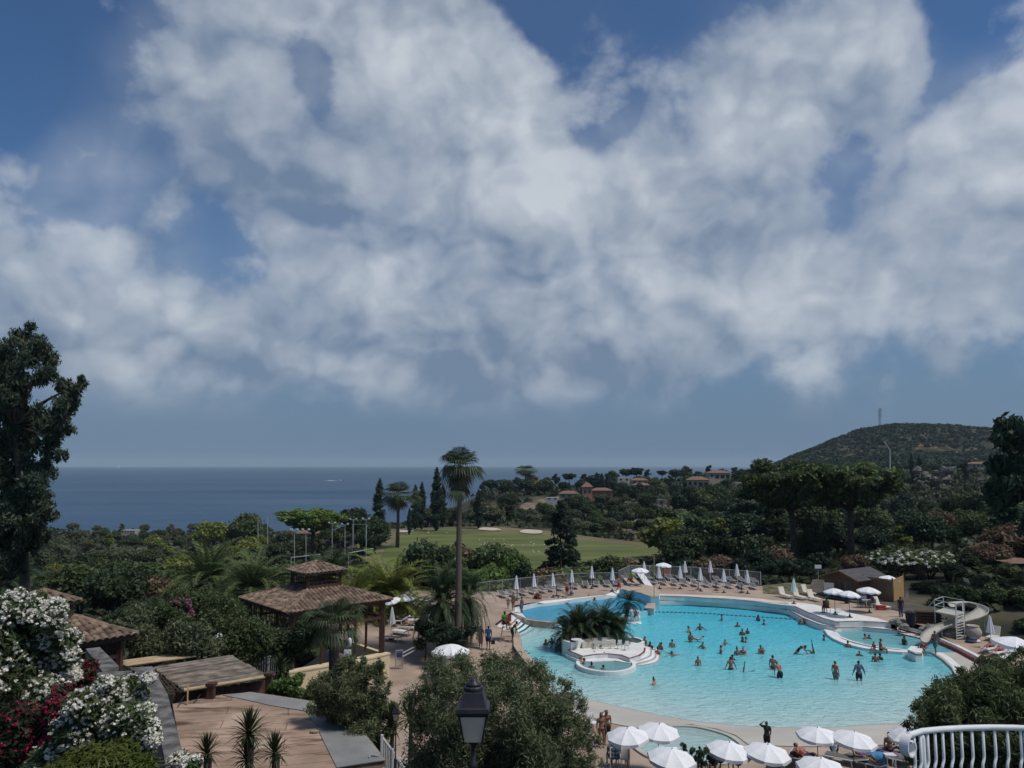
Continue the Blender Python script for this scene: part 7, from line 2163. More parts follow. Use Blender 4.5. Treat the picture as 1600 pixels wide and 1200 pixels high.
for px_, pt_, Y, tone, bl, lab, w in ((1395, 843, 94, 'mid', (.78, .78, .68), 'white flowering oleander bank behind the slatted enclosure, left half', 1.25), (1440, 847, 94.5, 'mid', (.78, .78, .68), 'white flowering oleander bank behind the slatted enclosure, right half', 1.2),
           (1422, 862, 93, 'brown', (.25, .13, .13), 'brownish pink oleander in front of the white oleander bank', .8), (1330, 858, 103, 'brown', (.20, .06, .07), 'red oleander behind the timber hut', .95), (1210, 846, 112, 'brown', (.25, .12, .12), 'dusky red oleander left of the umbrella pine trunk', 1.1),
           (1120, 858, 108, 'brown', (.27, .13, .14), 'dusky pink oleander above the long fence, left one', 1.1), (1098, 862, 107, 'brown', (.25, .13, .14), 'dusky pink oleander at the end of the fairway', .8), (975, 862, 112, 'brown', (.16, .09, .08), 'brownish bush in front of the fairway, right of the green one', .8),
           (1575, 808, 104, 'brown', (.20, .10, .09), 'large brownish red bush near the right picture edge', 1.3), (1535, 838, 100, 'brown', (.20, .11, .10), 'low brownish bush under the broad right cypress', 1.2), (720, 838, 120, 'brown', (.22, .09, .09), 'dusky red bush behind the tall palm trunk', .8)):
 tree_px('oleander', 'oleander', lab, 'oleander', px_, pt_, Y, tone, 'oleanders', blossom=bl, wide=w)
for px_, pt_, Y, kind, tone, w, lab in ((668, 832, 112, 'dense', 'dark', 1.0, 'dark bushy tree left of the tall palm trunk'), (700, 845, 106, 'dense', 'mid', .9, 'green bushy tree behind the bed palms'), (775, 838, 108, 'broad', 'mid', 1.1, 'mid green rounded tree behind the left pool fence'), (800, 850, 105, 'broad', 'bright', .8, 'yellow green tree right behind the left pool fence'),
            (760, 868, 100, 'shrub', 'bright', 1.1, 'green bush at the left end of the pool fence'), (820, 872, 100, 'dense', 'dark', .8, 'dark bush left of the cone conifers'), (850, 880, 99, 'shrub', 'brown', 1.3, 'brownish shrub at the foot of the cone conifers'), (915, 868, 106, 'shrub', 'mid', 1.8, 'low green shrub right of the cone conifers'),
            (950, 858, 104, 'dense', 'mid', 1.0, 'rounded green bush behind the corner of the pool fence'), (1000, 868, 104, 'shrub', 'dark', 1.6, 'dark shrub behind the climbing fence panel'), (1060, 866, 104, 'dense', 'deep', 1.2, 'dark bush behind the long fence, left end'), (1150, 868, 104, 'dense', 'deep', 1.2, 'dark bush behind the long fence, right end'),
            (1180, 850, 108, 'dense', 'deep', 1.3, 'large dark bush left of the clipped hedge'), (1270, 858, 108, 'dense', 'deep', 1.3, 'large dark bush over the clipped hedge'), (1340, 878, 104, 'dense', 'deep', 1.2, 'dark bush directly behind the hut roof'),
            (1432, 905, 86, 'shrub', 'dark', 1.6, 'spreading dark shrub behind the man in black'), (1480, 872, 90, 'dense', 'deep', 1.2, 'dark bush above the slide ladder'), (1505, 912, 76, 'dense', 'dark', 1.0, 'dense green hedge bush behind the slide, left part'), (1540, 905, 75, 'dense', 'mid', 1.0, 'dense green hedge bush behind the slide, middle part'),
            (1580, 908, 74, 'dense', 'mid', 1.1, 'dense green hedge bush behind the slide, right part'), (1595, 955, 68, 'shrub', 'dark', 1.4, 'dark shrub above the right open parasol'), (1560, 875, 88, 'dense', 'mid', 1.1, 'green bush left of the cream building at the edge'), (1505, 858, 95, 'dense', 'dark', 1.1, 'dark green bush right of the white oleander bank')):
 nm = 'bush' if kind == 'shrub' else 'bushy_tree'
 tree_px(kind, nm, lab, 'bush' if kind == 'shrub' else 'tree', px_, pt_, Y, tone, 'bushes behind the pool deck', wide=w)
# -- the woods --------------------------------------------------------------
TONE_WORD = {'dark': 'dark green', 'deep': 'very dark green', 'mid': 'mid green', 'olive': 'grey green', 'yellow': 'yellowish green', 'bright': 'fresh green', 'grey': 'pale grey green', 'brown': 'brownish', 'teal': 'blue green'}
WOOD = []
def row(px0, px1, step, Y, hs, kinds, tones, zone, grp, jy=6.0, skip=None):
 px_ = px0 + random.uniform(0, step * .4)
 while px_ < px1:
  y = Y + random.uniform(-jy, jy)
  if not (skip and skip(px_, y)):
   WOOD.append((px_, y, random.uniform(*hs), random.choice(kinds), random.choice(tones), zone, grp))
  px_ += step * random.uniform(.8, 1.2)
random.seed(21)
LV = ['broad', 'broad', 'dense', 'broad', 'aleppo']
row(70, 300, 52, 84, (5, 7), LV, ['dark', 'mid', 'deep', 'brown'], 'just behind the kiosk and olive shrubs', 'trees of the left valley', 4)
row(-10, 300, 50, 108, (5.5, 7.5), LV, ['dark', 'deep', 'mid', 'brown'], 'low in the left valley', 'trees of the left valley')
row(400, 640, 50, 112, (4, 6), LV, ['dark', 'mid', 'olive'], 'behind the pavilion palms', 'trees of the left valley')
row(0, 450, 46, 140, (6, 8.5), LV, ['dark', 'mid', 'dark', 'brown', 'yellow'], 'in the middle of the left valley', 'trees of the left valley')
row(460, 620, 40, 150, (3.5, 5), ['broad', 'dense', 'shrub'], ['olive', 'mid', 'dark'], 'around the ball court masts', 'trees of the left valley')
row(10, 460, 44, 185, (6.5, 9), LV, ['mid', 'dark', 'yellow', 'mid'], 'on the far side of the left valley', 'trees of the left valley')
row(20, 470, 40, 245, (6.5, 9), LV, ['mid', 'yellow', 'dark', 'olive'], 'on the lower coast slope', 'trees of the coast slope')
row(60, 470, 36, 325, (6, 8), LV, ['mid', 'yellow', 'olive', 'dark'], 'on the coast slope', 'trees of the coast slope', 10)
row(90, 450, 32, 420, (5, 7), LV, ['mid', 'olive', 'dark'], 'on the coast ridge by the sea', 'trees of the coast slope', 12)
row(110, 440, 34, 500, (6, 8), LV, ['olive', 'mid', 'dark'], 'on the seaward edge of the coast ridge', 'trees of the coast slope', 10)
row(450, 600, 34, 260, (5, 8), LV, ['dark', 'mid'], 'between the umbrella pine and the golf course', 'trees around the golf course', 10)
row(660, 1060, 30, 296, (6, 9), ['broad', 'dense', 'dense', 'aleppo'], ['dark', 'mid', 'deep', 'olive'], 'along the far side of the fairway', 'trees around the golf course', 5)
row(700, 1100, 34, 330, (6, 9), LV, ['dark', 'mid', 'olive', 'brown'], 'behind the fairway trees', 'trees around the golf course', 8)
row(890, 1060, 26, 262, (4, 6), ['broad', 'dense', 'shrub'], ['olive', 'mid', 'grey', 'dark'], 'behind the right end of the fairway', 'trees around the golf course', 6, skip=lambda p_, y: pip(X_at(p_, y), y, ROUGH))
HL = ['broad', 'dense', 'aleppo', 'broad', 'pine']
row(760, 1160, 33, 375, (8, 11), HL, ['dark', 'olive', 'mid', 'brown', 'grey'], 'on the lower headland slope', 'trees of the headland', 10, skip=lambda p_, y: 800 < p_ < 880)
row(765, 1190, 27, 435, (8, 11), HL, ['dark', 'mid', 'teal'], 'among the headland villas', 'trees of the headland', 10, skip=lambda p_, y: 815 < p_ < 905)
row(760, 1220, 26, 500, (8, 12), HL, ['dark', 'teal', 'mid'], 'below the headland skyline', 'trees of the headland', 10)
row(755, 1240, 20, 556, (7, 13), HL, ['dark', 'teal', 'teal'], 'on the headland skyline', 'trees of the headland', 6)
RL = ['broad', 'dense', 'broad', 'aleppo']
row(1050, 1180, 44, 122, (6, 8), RL, ['deep', 'dark', 'mid'], 'above the long fence', 'trees right of the pool')
row(1030, 1230, 42, 150, (8, 10), RL, ['deep', 'dark', 'mid', 'yellow'], 'left of the umbrella pines', 'trees right of the pool')
row(1260, 1640, 46, 132, (5, 8), RL, ['deep', 'dark', 'mid', 'yellow'], 'behind the white oleander bank', 'trees right of the pool')
row(1360, 1640, 42, 170, (6, 8), RL, ['dark', 'mid', 'deep', 'brown'], 'on the right slope above the oleanders', 'trees right of the pool')
row(1030, 1360, 40, 185, (9, 12), RL, ['dark', 'mid', 'deep'], 'behind the umbrella pines', 'trees right of the pool')
row(1050, 1640, 42, 225, (7, 10), RL, ['dark', 'mid', 'deep', 'olive'], 'in the dip below the right slope', 'trees of the right slope', 10)
row(1080, 1640, 40, 285, (6, 9), RL, ['dark', 'mid', 'deep', 'olive'], 'on the lower right slope', 'trees of the right slope', 10, skip=lambda p_, y: 1485 < p_ < 1530)
row(1180, 1640, 38, 350, (6, 8), RL, ['dark', 'mid', 'brown', 'grey'], 'on the right slope', 'trees of the right slope', 10, skip=lambda p_, y: 1425 < p_ < 1520)
row(1200, 1640, 36, 440, (6, 8), HL, ['dark', 'teal', 'mid'], 'near the rock outcrop', 'trees of the right slope', 10, skip=lambda p_, y: 1420 < p_ < 1545)
row(1220, 1640, 32, 560, (6, 9), HL, ['dark', 'teal'], 'at the foot of the wooded hill', 'trees of the right slope', 14)
KW = {'broad': 'round', 'dense': 'dense', 'pine': 'flat topped', 'aleppo': 'ragged pine', 'shrub': 'low'}
seen = {}
for w in WOOD:
 seen.setdefault((w[3], w[4], w[5]), []).append(w)
for (kind, tone, zone), ws in seen.items():
 ws.sort(key=lambda w: w[0])
 for i, (px_, y, h, k, tn, zn, grp) in enumerate(ws):
  lab = '%s %s tree %s' % (TONE_WORD[tone], KW[kind], zone)
  o_ = ordinal(i, len(ws))
  if o_: lab = o_ + ' ' + lab
  lab = ' '.join(lab.split()[:16])
  x = X_at(px_, y)
  plant(kind, 'tree', lab, 'tree', x, y, h, tone, grp, wide=random.uniform(.95, 1.25))
for px_, pt_, Y, tone in ((826, 747, 515, 'dark'), (886, 774, 385, 'dark'), (903, 778, 384, 'olive'), (930, 779, 398, 'dark'), (952, 776, 396, 'mid'), (913, 775, 392, 'dark'), (972, 750, 462, 'dark'), (985, 757, 430, 'teal'), (1012, 764, 426, 'dark'), (1002, 768, 425, 'mid'), (1072, 756, 315, 'dark'), (1096, 760, 312, 'mid'), (1112, 750, 322, 'dark'), (1132, 746, 402, 'teal'), (1150, 760, 315, 'mid'), (1166, 752, 318, 'dark'), (1520, 729, 500, 'dark'), (1548, 728, 500, 'teal'), (188, 829, 400, 'mid'), (214, 830, 400, 'olive'), (470, 832, 320, 'dark'), (488, 834, 320, 'mid')):
 tree_px('dense', 'tree', '%s tree partly hiding a house, at the %s' % (TONE_WORD[tone], 'coast slope left' if px_ < 500 else 'right hill slope' if px_ > 1400 else 'headland'), 'tree', px_, pt_, Y, tone, 'trees in front of the villas', wide=1.2)
_g = [o for o in SC.objects if o.get('group') == 'trees in front of the villas']
_k = {}
for o in _g: _k.setdefault(o['label'], []).append(o)
for l, os_ in _k.items():
 os_.sort(key=lambda o: o.location.x / o.location.y)
 for i, o in enumerate(os_): o['label'] = (ordinal(i, len(os_)) + ' ' + l).strip()
# -- ground cover and the wooded hill (nobody could count these) -------------
def scatter(name, label, n, fy0, fy1, fu0, fu1, size, hz, tone, test, seed, cat='undergrowth', lumps=9):
 g = np.random.default_rng(seed)
 P = []
 while len(P) < n:
  y = math.exp(g.uniform(math.log(fy0), math.log(fy1)))
  u = g.uniform(fu0, fu1)
  x = u * y
  if test(x, y, 800 + u * 1205):
   P.append((x, y, ground_z(x, y)))
 V = []
 for x, y, z in P:
  s = size(y)
  c = np.array([x, y, z + s * hz])
  d = g.normal(size=(lumps, 3)); d /= np.linalg.norm(d, axis=1, keepdims=True); d[:, 2] = np.abs(d[:, 2])
  p = c + d * s * g.uniform(.4, 1.0, size=(lumps, 1)) * np.array([1, 1, .75])
  nr = d + g.normal(size=(lumps, 3)) * .5 + np.array([0, 0, .3]); nr /= np.linalg.norm(nr, axis=1, keepdims=True)
  t_ = g.normal(size=(lumps, 3)); t_ -= nr * (t_ * nr).sum(1, keepdims=True); t_ /= np.linalg.norm(t_, axis=1, keepdims=True)
  b_ = np.cross(nr, t_); k = s * g.uniform(.3, .6, size=(lumps, 1))
  V.append(np.stack([p - t_ * k, p + b_ * k * .8, p + t_ * k, p - b_ * k * .8], axis=1).reshape(-1, 3))
 o = np_mesh(name, np.concatenate(V), 4, M['leaf'], None, color=tone)
 tag(o, label, cat, kind='stuff')
def wood_test(x, y, px_):
 if y < 98: return (px_ < 560 - (y < 60) * 200 and y > 34) or (px_ > 1475 and y > 74)
 if 150 < y < 286 and pip(x, y, ROUGH): return False
 if 395 < y < 480 and 812 < px_ < 930 and noise.noise(Vector((x * .08, y * .08, 3))) < .1: return False
 if y > 330 and px_ < 740 and px_ > 470: return False
 if ground_z(x, y) < SEA_Z + 1.5: return False
 nz_ = noise.noise(Vector((x * .03, y * .03, 7)))
 return nz_ > -.45
scatter('undergrowth', 'dark scrub covering the ground between the valley trees', 9000, 34, 620, -.75, .75, lambda y: .7 + y / 200, .2, (.055, .068, .034), wood_test, 5, lumps=10)
scatter('hill_woods', 'continuous woodland covering the hill on the right', 6500, 640, 1330, .25, .85, lambda y: 4.0, .35, (.046, .066, .044), lambda x, y, p_: noise.noise(Vector((x * .012, y * .012, 2))) > -.33 and ground_z(x, y) > 4, 6, 'woodland', 12)
scatter('slope_scrub', 'dark planting on the bank below the camera', 2600, 7, 34, -.72, .75, lambda y: .35 + y / 80, .2, (.045, .058, .030), lambda x, y, p_: (p_ > 640 and y < 33 and ground_z(x, y) < 9) or (p_ > 430 and p_ < 640 and 20 < y < 33) or p_ < 230, 8, lumps=14)
first = None
random.seed(4)
for k in range(34):
 px_, Y = random.choice([(random.uniform(745, 850), random.uniform(196, 238)), (random.uniform(745, 900), random.uniform(190, 225)), (random.uniform(655, 705), random.uniform(252, 262))])
 x = X_at(px_, Y); z = ground_z(x, Y) + .55
 if first is None:
  mb = MB(); mb.ball((0, 0, 0), .16, 8); first = mb.build('range_ball', M['white_paint'])
  tag(first, 'white ball lying on the green driving range', 'ball', 'white balls scattered on the range'); o = first
 else:
  o = first.copy(); COL.objects.link(o)
 o.location = (x, Y, z)
# ------------------------------------------------------------------ parasols
def parasol_closed(label, loc, h=2.45, s=1.25, group='closed parasols on the sun deck'):
 t = thing('closed_parasol', label, 'parasol', loc, group)
 x, y, z = loc
 mb = MB(); mb.tube([(x, y, z), (x, y, z + h + .06)], .022, 6); mb.build('pole', M['white_paint'], t)
 V, Fs = [], []
 n = 16
 prof = [(.045, h), (.07, h - .15), (.13, h - .6), (.19, h - 1.1), (.215, h - 1.28)]
 for r, zz in prof:
  for k in range(n):
   a = 2 * PI * k / n; q = r * s * (1.12 if k % 2 else .74)
   V.append((x + q * math.cos(a), y + q * math.sin(a), z + zz))
 for i in range(len(prof) - 1):
  for k in range(n): Fs.append((i * n + k, (i + 1) * n + k, (i + 1) * n + (k + 1) % n, i * n + (k + 1) % n))
 Fs.append(tuple(range(n))); Fs.append(tuple(reversed([(len(prof) - 1) * n + k for k in range(n)])))
 mb = MB(); mb.add(V, Fs); mb.build('canopy', M['white_cloth'], t)
 mb = MB(); mb.lathe([(.25, 0.0), (.25, .05), (.08, .09), (.05, .28)], (x, y, z), 12); mb.build('base', M['dark_metal'], t)
 t.rotation_euler = (random.uniform(-.02, .02), random.uniform(-.03, .03), 0)
 return t
def parasol_open(label, top, zg, r=1.0, tilt=(0, 0), group='open white parasols', rot=0.2, pole='dark_metal'):
 """top: the tip of the canopy; zg: ground below"""
 x, y, zt = top
 t = thing('open_parasol', label, 'parasol', (x, y, zg), group)
 Mx = Matrix.Translation(Vector(top)) @ Matrix.Rotation(tilt[0], 4, 'X') @ Matrix.Rotation(tilt[1], 4, 'Y')
 n = 8; rings = [(0.0, 0.0), (.35, -.085), (.7, -.20), (1.0, -.34)]
 V, Fs = [], []
 sub = 4
 N_ = n * sub
 for fr_, dz in rings[1:]:
  for k in range(N_):
   a = 2 * PI * k / N_ + rot
   ph = (k % sub) / sub
   sag = math.sin(PI * ph)
   chord = math.cos(PI / n) / math.cos(2 * PI * (ph - .5) / n)
   q = fr_ * r * chord * (1 - .02 * sag)
   V.append((q * math.cos(a), q * math.sin(a), dz * r - .035 * sag * fr_ * r))
 apex = len(V); V.append((0, 0, 0))
 for k in range(N_): Fs.append((apex, k, (k + 1) % N_))
 for i in range(2):
  for k in range(N_): Fs.append((i * N_ + k, (i + 1) * N_ + k, (i + 1) * N_ + (k + 1) % N_, i * N_ + (k + 1) % N_))
 mb = MB(); mb.add(V, Fs, M=Mx); c = mb.build('canopy', M['white_cloth'], t)
 mb = MB(); V2 = []
 for k in range(N_):
  b = Vector(V[2 * N_ + k]); ph = (k % sub) / sub
  V2 += [b, b * 1.0 + Vector((b.x * .015, b.y * .015, -.10 * r - .05 * r * math.sin(PI * ph)))]
 mb.add(V2, [(2 * k, 2 * ((k + 1) % N_), 2 * ((k + 1) % N_) + 1, 2 * k + 1) for k in range(N_)], M=Mx); mb.build('valance', M['white_cloth'], c)
 mb = MB()
 for k in range(n):
  a = 2 * PI * k / n + rot
  mb.tube([Mx @ Vector((0, 0, -.06)), Mx @ Vector((.96 * r * math.cos(a), .96 * r * math.sin(a), -.36 * r))], .008, 4)
 mb.build('rib_frame', M['grey_metal'], t)
 mb = MB(); a = Mx @ Vector((0, 0, .05)); j = Mx @ Vector((0, 0, -.75))
 mb.tube([(j.x, j.y, zg), j, a], .02, 6); mb.build('pole', M[pole], t)
 mb = MB(); mb.lathe([(.26, 0), (.26, .05), (.1, .09), (.05, .3)], (j.x, j.y, zg), 12); mb.build('base', M['dark_metal'], t)
 return t
def from_top(px, py, h, zg=None):
 """foot of an upright thing of height h whose top is seen at (px, py)"""
 z = .5 if zg is None else zg
 for _ in range(15):
  p = G(px, py, z + h)
  if zg is None: z = deck_z(p.x, p.y)
 return (p.x, p.y, z)
cl1 = [(806, 899), (835, 896), (864, 895), (893, 890), (924, 884), (956, 887)]
for i, (a, b) in enumerate(cl1):
 parasol_closed('%s closed white parasol by the fence behind the upper basin' % ordinal(i, 6), from_top(a, b, 2.5))
cl2_ = [(1007, 877), (1030, 884), (1062, 884), (1070, 876), (1094, 887), (1110, 876), (1130, 889), (1152, 881), (1167, 890)]
for i, (a, b) in enumerate(cl2_):
 parasol_closed('%s closed white parasol among the back lounger rows' % ordinal(i, 9), from_top(a, b, 2.5))
parasol_closed('closed white parasol on the lawn left of the timber hut', from_top(1239, 903, 2.5))
parasol_closed('closed white parasol between the slide ladder and the right edge', from_top(1545, 961, 2.5))
parasol_closed('closed white parasol beside the open ones right of the pavilion', from_top(642, 919, 2.5))
parasol_closed('closed white parasol standing close to the right pavilion post', from_top(613, 948, 2.5))
po = [(1000, 887, 1.0, 'open white parasol behind the diving terrace, left one', (0, 0)), (1037, 879, .95, 'open white parasol above the two red chairs', (0, .05)), (1303, 919, .95, 'open white parasol on the lifeguard terrace, left one', (0, -.03)), (1327, 923, .98, 'open white parasol on the lifeguard terrace, right one', (0.03, .06)),
   (1357, 917, 1.05, 'open white parasol over the table with seated people', (0, .03)), (1389, 899, 1.0, 'open white parasol leaning over the slatted enclosure', (0, .10)), (1588, 995, 1.5, 'large open white parasol cut by the right picture edge', (0.05, .15)), (630, 928, 1.0, 'open white parasol right of the pavilion roof', (0, .0)), (704, 1006, 1.3, 'domed white parasol in front of the palm bed', (0.02, 0)), (612, 935, .7, 'small white parasol half hidden by the pavilion eave', (.2, -.3))]
for a, b, r, lab, tl in po:
 hh = 2.35 if r < 1.2 else 2.5
 if '704' in str(a): hh = 2.3
 f = from_top(a, b, hh)
 parasol_open(lab, (f[0], f[1], f[2] + hh), f[2], r, tl)
front = [(980, 1138, 1.0, 'front parasol furthest left, beside the two women in bikinis', (.10, -.05)), (1030, 1131.5, 1.0, 'front parasol over the paddling pool, second from left', (.12, .06)), (1050, 1170, 1.06, 'front parasol cut by the bottom edge, left of the leafy plant', (.10, .05)),
   (1140, 1160, 1.0, 'front parasol right of the leafy plant, at the paddling pool rim', (.1, .08)), (1200, 1163.5, 1.0, 'front parasol in front of the boy with the raised hand', (.1, .08)), (1277, 1137, .95, 'front parasol left of the man in the white shirt', (.08, 0)), (1335, 1143.5, 1.0, 'front parasol right of the man in the white shirt', (.1, .08)),
   (1418, 1136, .95, 'front parasol half hidden by the scroll of the balustrade', (.05, -.2)), (1283, 1185, 1.0, 'front parasol whose top only shows at the bottom edge', (.08, .03))]
for a, b, r, lab, tl in front:
 f = from_top(a, b, 2.35, .1)
 parasol_open(lab, (f[0], f[1], 2.45), .1, r, tl, rot=.35)
p = D(342, 981, 44)
parasol_open('cream parasol hidden behind the dark olive shrub, only its left side showing', (p.x + .6, p.y, p.z - .1), p.z - 2.4, .8, (0, 0))
for i, (a, b) in enumerate(((808, 936), (870, 931), (891, 930), (1091, 921), (1119, 922.5), (1159, 925.5))):
 f = GD(a, b)
 t = thing('umbrella_stand', '%s bare black umbrella stand on the deck %s' % (['left', 'middle', 'right'][i % 3], 'along the upper basin' if i < 3 else 'in front of the back loungers'), 'stand', tuple(f), 'umbrella stands without parasol')
 mb = MB(); mb.tube([f, f + Vector((0, 0, 1.0 if i < 3 else .85))], .045, 8); mb.build('pole', M['dark_metal'], t)
 mb = MB(); mb.lathe([(.30, 0), (.30, .06), (.06, .1)], tuple(f), 12); mb.build('base', M['dark_metal'], t)
# ------------------------------------------------------------------ loungers and chairs
def make_lounger(back=.55, col='grey_mesh', frame_='white_plastic'):
 t = bpy.data.objects.new('sun_lounger', None); COL.objects.link(t); t.empty_display_size = .2
 mb = MB()
 for s in (-1, 1):
  mb.tube([(s * .31, -.95, .30), (s * .31, .35, .32)], .032, 6)
 mb.tube([(-.31, -.95, .30), (.31, -.95, .30)], .03, 6); mb.tube([(-.31, .35, .32), (.31, .35, .32)], .03, 6)
 mb.build('frame', M[frame_], t)
 mb = MB(); mb.box((0, -.3, .335), (.56, 1.28, .035)); mb.build('seat', M[col], t)
 c, s_ = math.cos(back), math.sin(back)
 mb = MB(); mb.add([(x, .33 + d * c - o * s_, .34 + d * s_ + o * c) for o in (0, .035) for x, d in ((-.29, 0), (.29, 0), (.29, .72), (-.29, .72))], [(3, 2, 1, 0), (4, 5, 6, 7), (0, 1, 5, 4), (1, 2, 6, 5), (2, 3, 7, 6), (3, 0, 4, 7)])
 b = mb.build('backrest', M[col], t)
 mb = MB()
 for s in (-1, 1): mb.tube([(s * .31, .33, .33), (s * .31, .33 + .76 * c, .33 + .76 * s_)], .028, 6)
 mb.tube([(-.31, .33 + .76 * c, .33 + .76 * s_), (.31, .33 + .76 * c, .33 + .76 * s_)], .028, 6)
 mb.build('back_frame', M[frame_], b)
 for x, y in ((-.31, -.75), (.31, -.75), (-.31, .3), (.31, .3)):
  mb = MB(); mb.tube([(x, y, .32), (x * 1.03, y + (.06 if y > 0 else -.06), 0)], .028, 6); mb.build('leg', M[frame_], t)
 return t
L0 = make_lounger(.25)
L_flat = make_lounger(.12)
L_up = make_lounger(1.15, 'cream_plastic', 'cream_plastic')
L_white = make_lounger(.5, 'white_plastic', 'white_plastic')
def put(src, loc, rz, label, group):
 c = copy_tree(src, None, label, group); c.location = loc; c.rotation_euler = (0, 0, rz)
 tag(c, label, 'sun lounger', group)
 return c
random.seed(9)
r1 = [1021, 1037.5, 1054, 1070, 1085.5, 1104, 1120, 1139, 1158, 1177]
for i, px_ in enumerate(r1):
 f = GD(px_, 912.5 + (px_ - 1021) * .048); put(random.choice([L0, L_flat]), tuple(f), random.uniform(-.08, .08), '%s lounger in the front row of the back deck' % ordinal(i, len(r1)), 'loungers on the back deck')
r2 = [983, 997, 1013, 1031, 1046, 1063, 1080, 1098, 1120, 1142, 1159, 1178]
for i, px_ in enumerate(r2):
 f = GD(px_, 904.2 + (px_ - 983) * .033); put(random.choice([L0, L_flat]), tuple(f), random.uniform(-.08, .08), '%s lounger in the rear row of the back deck' % ordinal(i, len(r2)), 'loungers on the back deck')
r3 = [(786, 933), (800, 931.5), (817, 929.5), (832, 927.5), (847, 925.5), (860, 923.5), (874, 922)]
for i, (px_, py_) in enumerate(r3):
 put(random.choice([L0, L_flat]), tuple(GD(px_, py_)), .35 + random.uniform(-.1, .1), '%s lounger in the slanting row behind the upper basin' % ordinal(i, len(r3)), 'loungers behind the upper basin')
r4 = [(899, 919.5), (915, 917), (932, 916), (949, 916), (963, 915)]
for i, (px_, py_) in enumerate(r4):
 put(random.choice([L0, L_flat]), tuple(GD(px_, py_)), random.uniform(-.1, .1), '%s lounger in the row by the corner fence' % ordinal(i, len(r4)), 'loungers behind the upper basin')
r5 = [(618, 1002, 1.9), (630, 992, 1.9), (642, 984, 1.8), (650, 974, 1.7), (658, 968, 1.7), (664, 962, 1.6), (672, 956, 1.6), (622, 975, 1.5), (632, 958, 1.4), (644, 950, 1.4), (656, 944, 1.3), (668, 940, 1.3), (680, 948, 1.5), (690, 938, 1.4)]
for i, (px_, py_, rz) in enumerate(r5):
 put(random.choice([L_white, L_white, L0]), tuple(GD(px_, py_)), -rz + random.uniform(-.12, .12), '%s white lounger on the deck between pavilion and palm bed' % ordinal(i, len(r5)), 'loungers beside the pavilion')
for (px_, py_, rz, lab, src) in ((1226, 934, .3, 'cream upright lounger on the lawn edge, left one', L_up), (1248, 936, .3, 'cream upright lounger on the lawn edge, middle one', L_up), (1271, 938.5, .3, 'cream upright lounger on the lawn edge, right one', L_up), (1262, 930, .4, 'cream upright lounger on the lawn, further back', L_up), (1376, 951, .4, 'cream upright lounger beside the red crate', L_up), (1553, 1000, -.9, 'cream upright lounger beside the big stone pot', L_up),
         (1548, 1018, -1.0, 'white lounger under the reclining woman at the right', L_white), (1562, 1024, -1.0, 'white lounger under the second sunbather at the right', L_white), (1576, 1033, -1.0, 'empty white lounger nearest the right bush', L_white),
         (1244, 1190, 2.6, 'grey lounger at the bottom edge, under the man with raised knees', L0), (1322, 1194, -2.2, 'dark grey lounger behind the man in the white shirt', L0), (1350, 1199, -2.6, 'lounger with the purple clad sunbather at the bottom', L_flat), (1392, 1192, -2.5, 'lounger with a mauve towel under the long haired woman', L_flat), (1418, 1190, -2.2, 'lounger at the foot of the balustrade newel', L_flat), (1215, 1196, 2.8, 'lounger beneath the middle front parasol', L0)):
 put(src, tuple(GD(px_, py_)), rz, lab, 'single loungers on the deck')
for k in (L0, L_flat, L_up, L_white):
 for ch in list(k.children_recursive): COL.objects.unlink(ch)
 COL.objects.unlink(k)
def chair(name, label, loc, rz, m, group=None, seat=.44, w=.46, tall=.9):
 t = thing(name, label, 'chair', loc, group)
 x, y, z = loc
 def q(a, b, c): return (x + a * math.cos(rz) - b * math.sin(rz), y + a * math.sin(rz) + b * math.cos(rz), z + c)
 mb = MB(); mb.box(q(0, 0, seat), (w, w, .04), rot=rz); mb.build('seat', M[m] if isinstance(m, str) else m, t)
 mb = MB(); mb.box(q(0, w * .5, seat + (tall - seat) * .55), (w, .035, (tall - seat) * .85), rot=rz); mb.build('backrest', M[m] if isinstance(m, str) else m, t)
 for a in (-1, 1):
  for b in (-1, 1):
   mb = MB(); mb.bar(q(a * w * .45, b * w * .45, 0), q(a * w * .45, b * w * .45, seat if b < 0 else tall * .95), .035); mb.build('leg', M['white_plastic'] if m == 'white_plastic' else M['grey_metal'], t)
 return t
def mcol(n, c): return mat(n, c, .7, .1, 5)
M['red_cloth'] = mcol('red_cloth', (.42, .06, .06)); M['burgundy_cloth'] = mcol('burgundy_cloth', (.14, .03, .03)); M['mauve_cloth'] = mcol('mauve_cloth', (.20, .14, .20)); M['blue_cloth'] = mcol('blue_cloth', (.04, .20, .38)); M['black_plastic'] = mcol('black_plastic', (.02, .02, .022))
for i, (a, b) in enumerate(((1039.5, 903), (1045.5, 903))):
 chair('folding_chair', '%s of the two red folding chairs on the back deck' % ['left', 'right'][i], tuple(GD(a, b)), .2, 'red_cloth', 'red folding chairs', tall=1.0)
for i, (a, b) in enumerate(((932, 1014), (944, 1013.5), (957, 1013), (968, 1014), (979, 1016))):
 p = G(a, b, .55)
 chair('folding_chair', '%s of the white chairs lined up on the island terrace' % ordinal(i, 5), (p.x, p.y, .555), 2.9 + .1 * i, 'white_plastic', 'white chairs on the island', w=.30, seat=.36, tall=.72)
t = thing('round_table', 'white pedestal table on the left of the island terrace', 'table', tuple(G(901, 1015, .55)))
p = G(901, 1015, .55)
mb = MB(); mb.lathe([(.42, .98), (.42, 1.02)], (p.x, p.y, .0 + .3), 16); mb.build('table_top', M['white_plastic'], t)
mb = MB(); mb.lathe([(.28, .555), (.28, .6), (.05, .66), (.04, 1.28)], (p.x, p.y, 0), 10); mb.build('pedestal', M['white_plastic'], t)
t = thing('white_speaker_box', 'small white box with a dark disc on the island bench end', 'box', tuple(G(954, 1004, 1.0)))
p = G(955, 1004.5, .56)
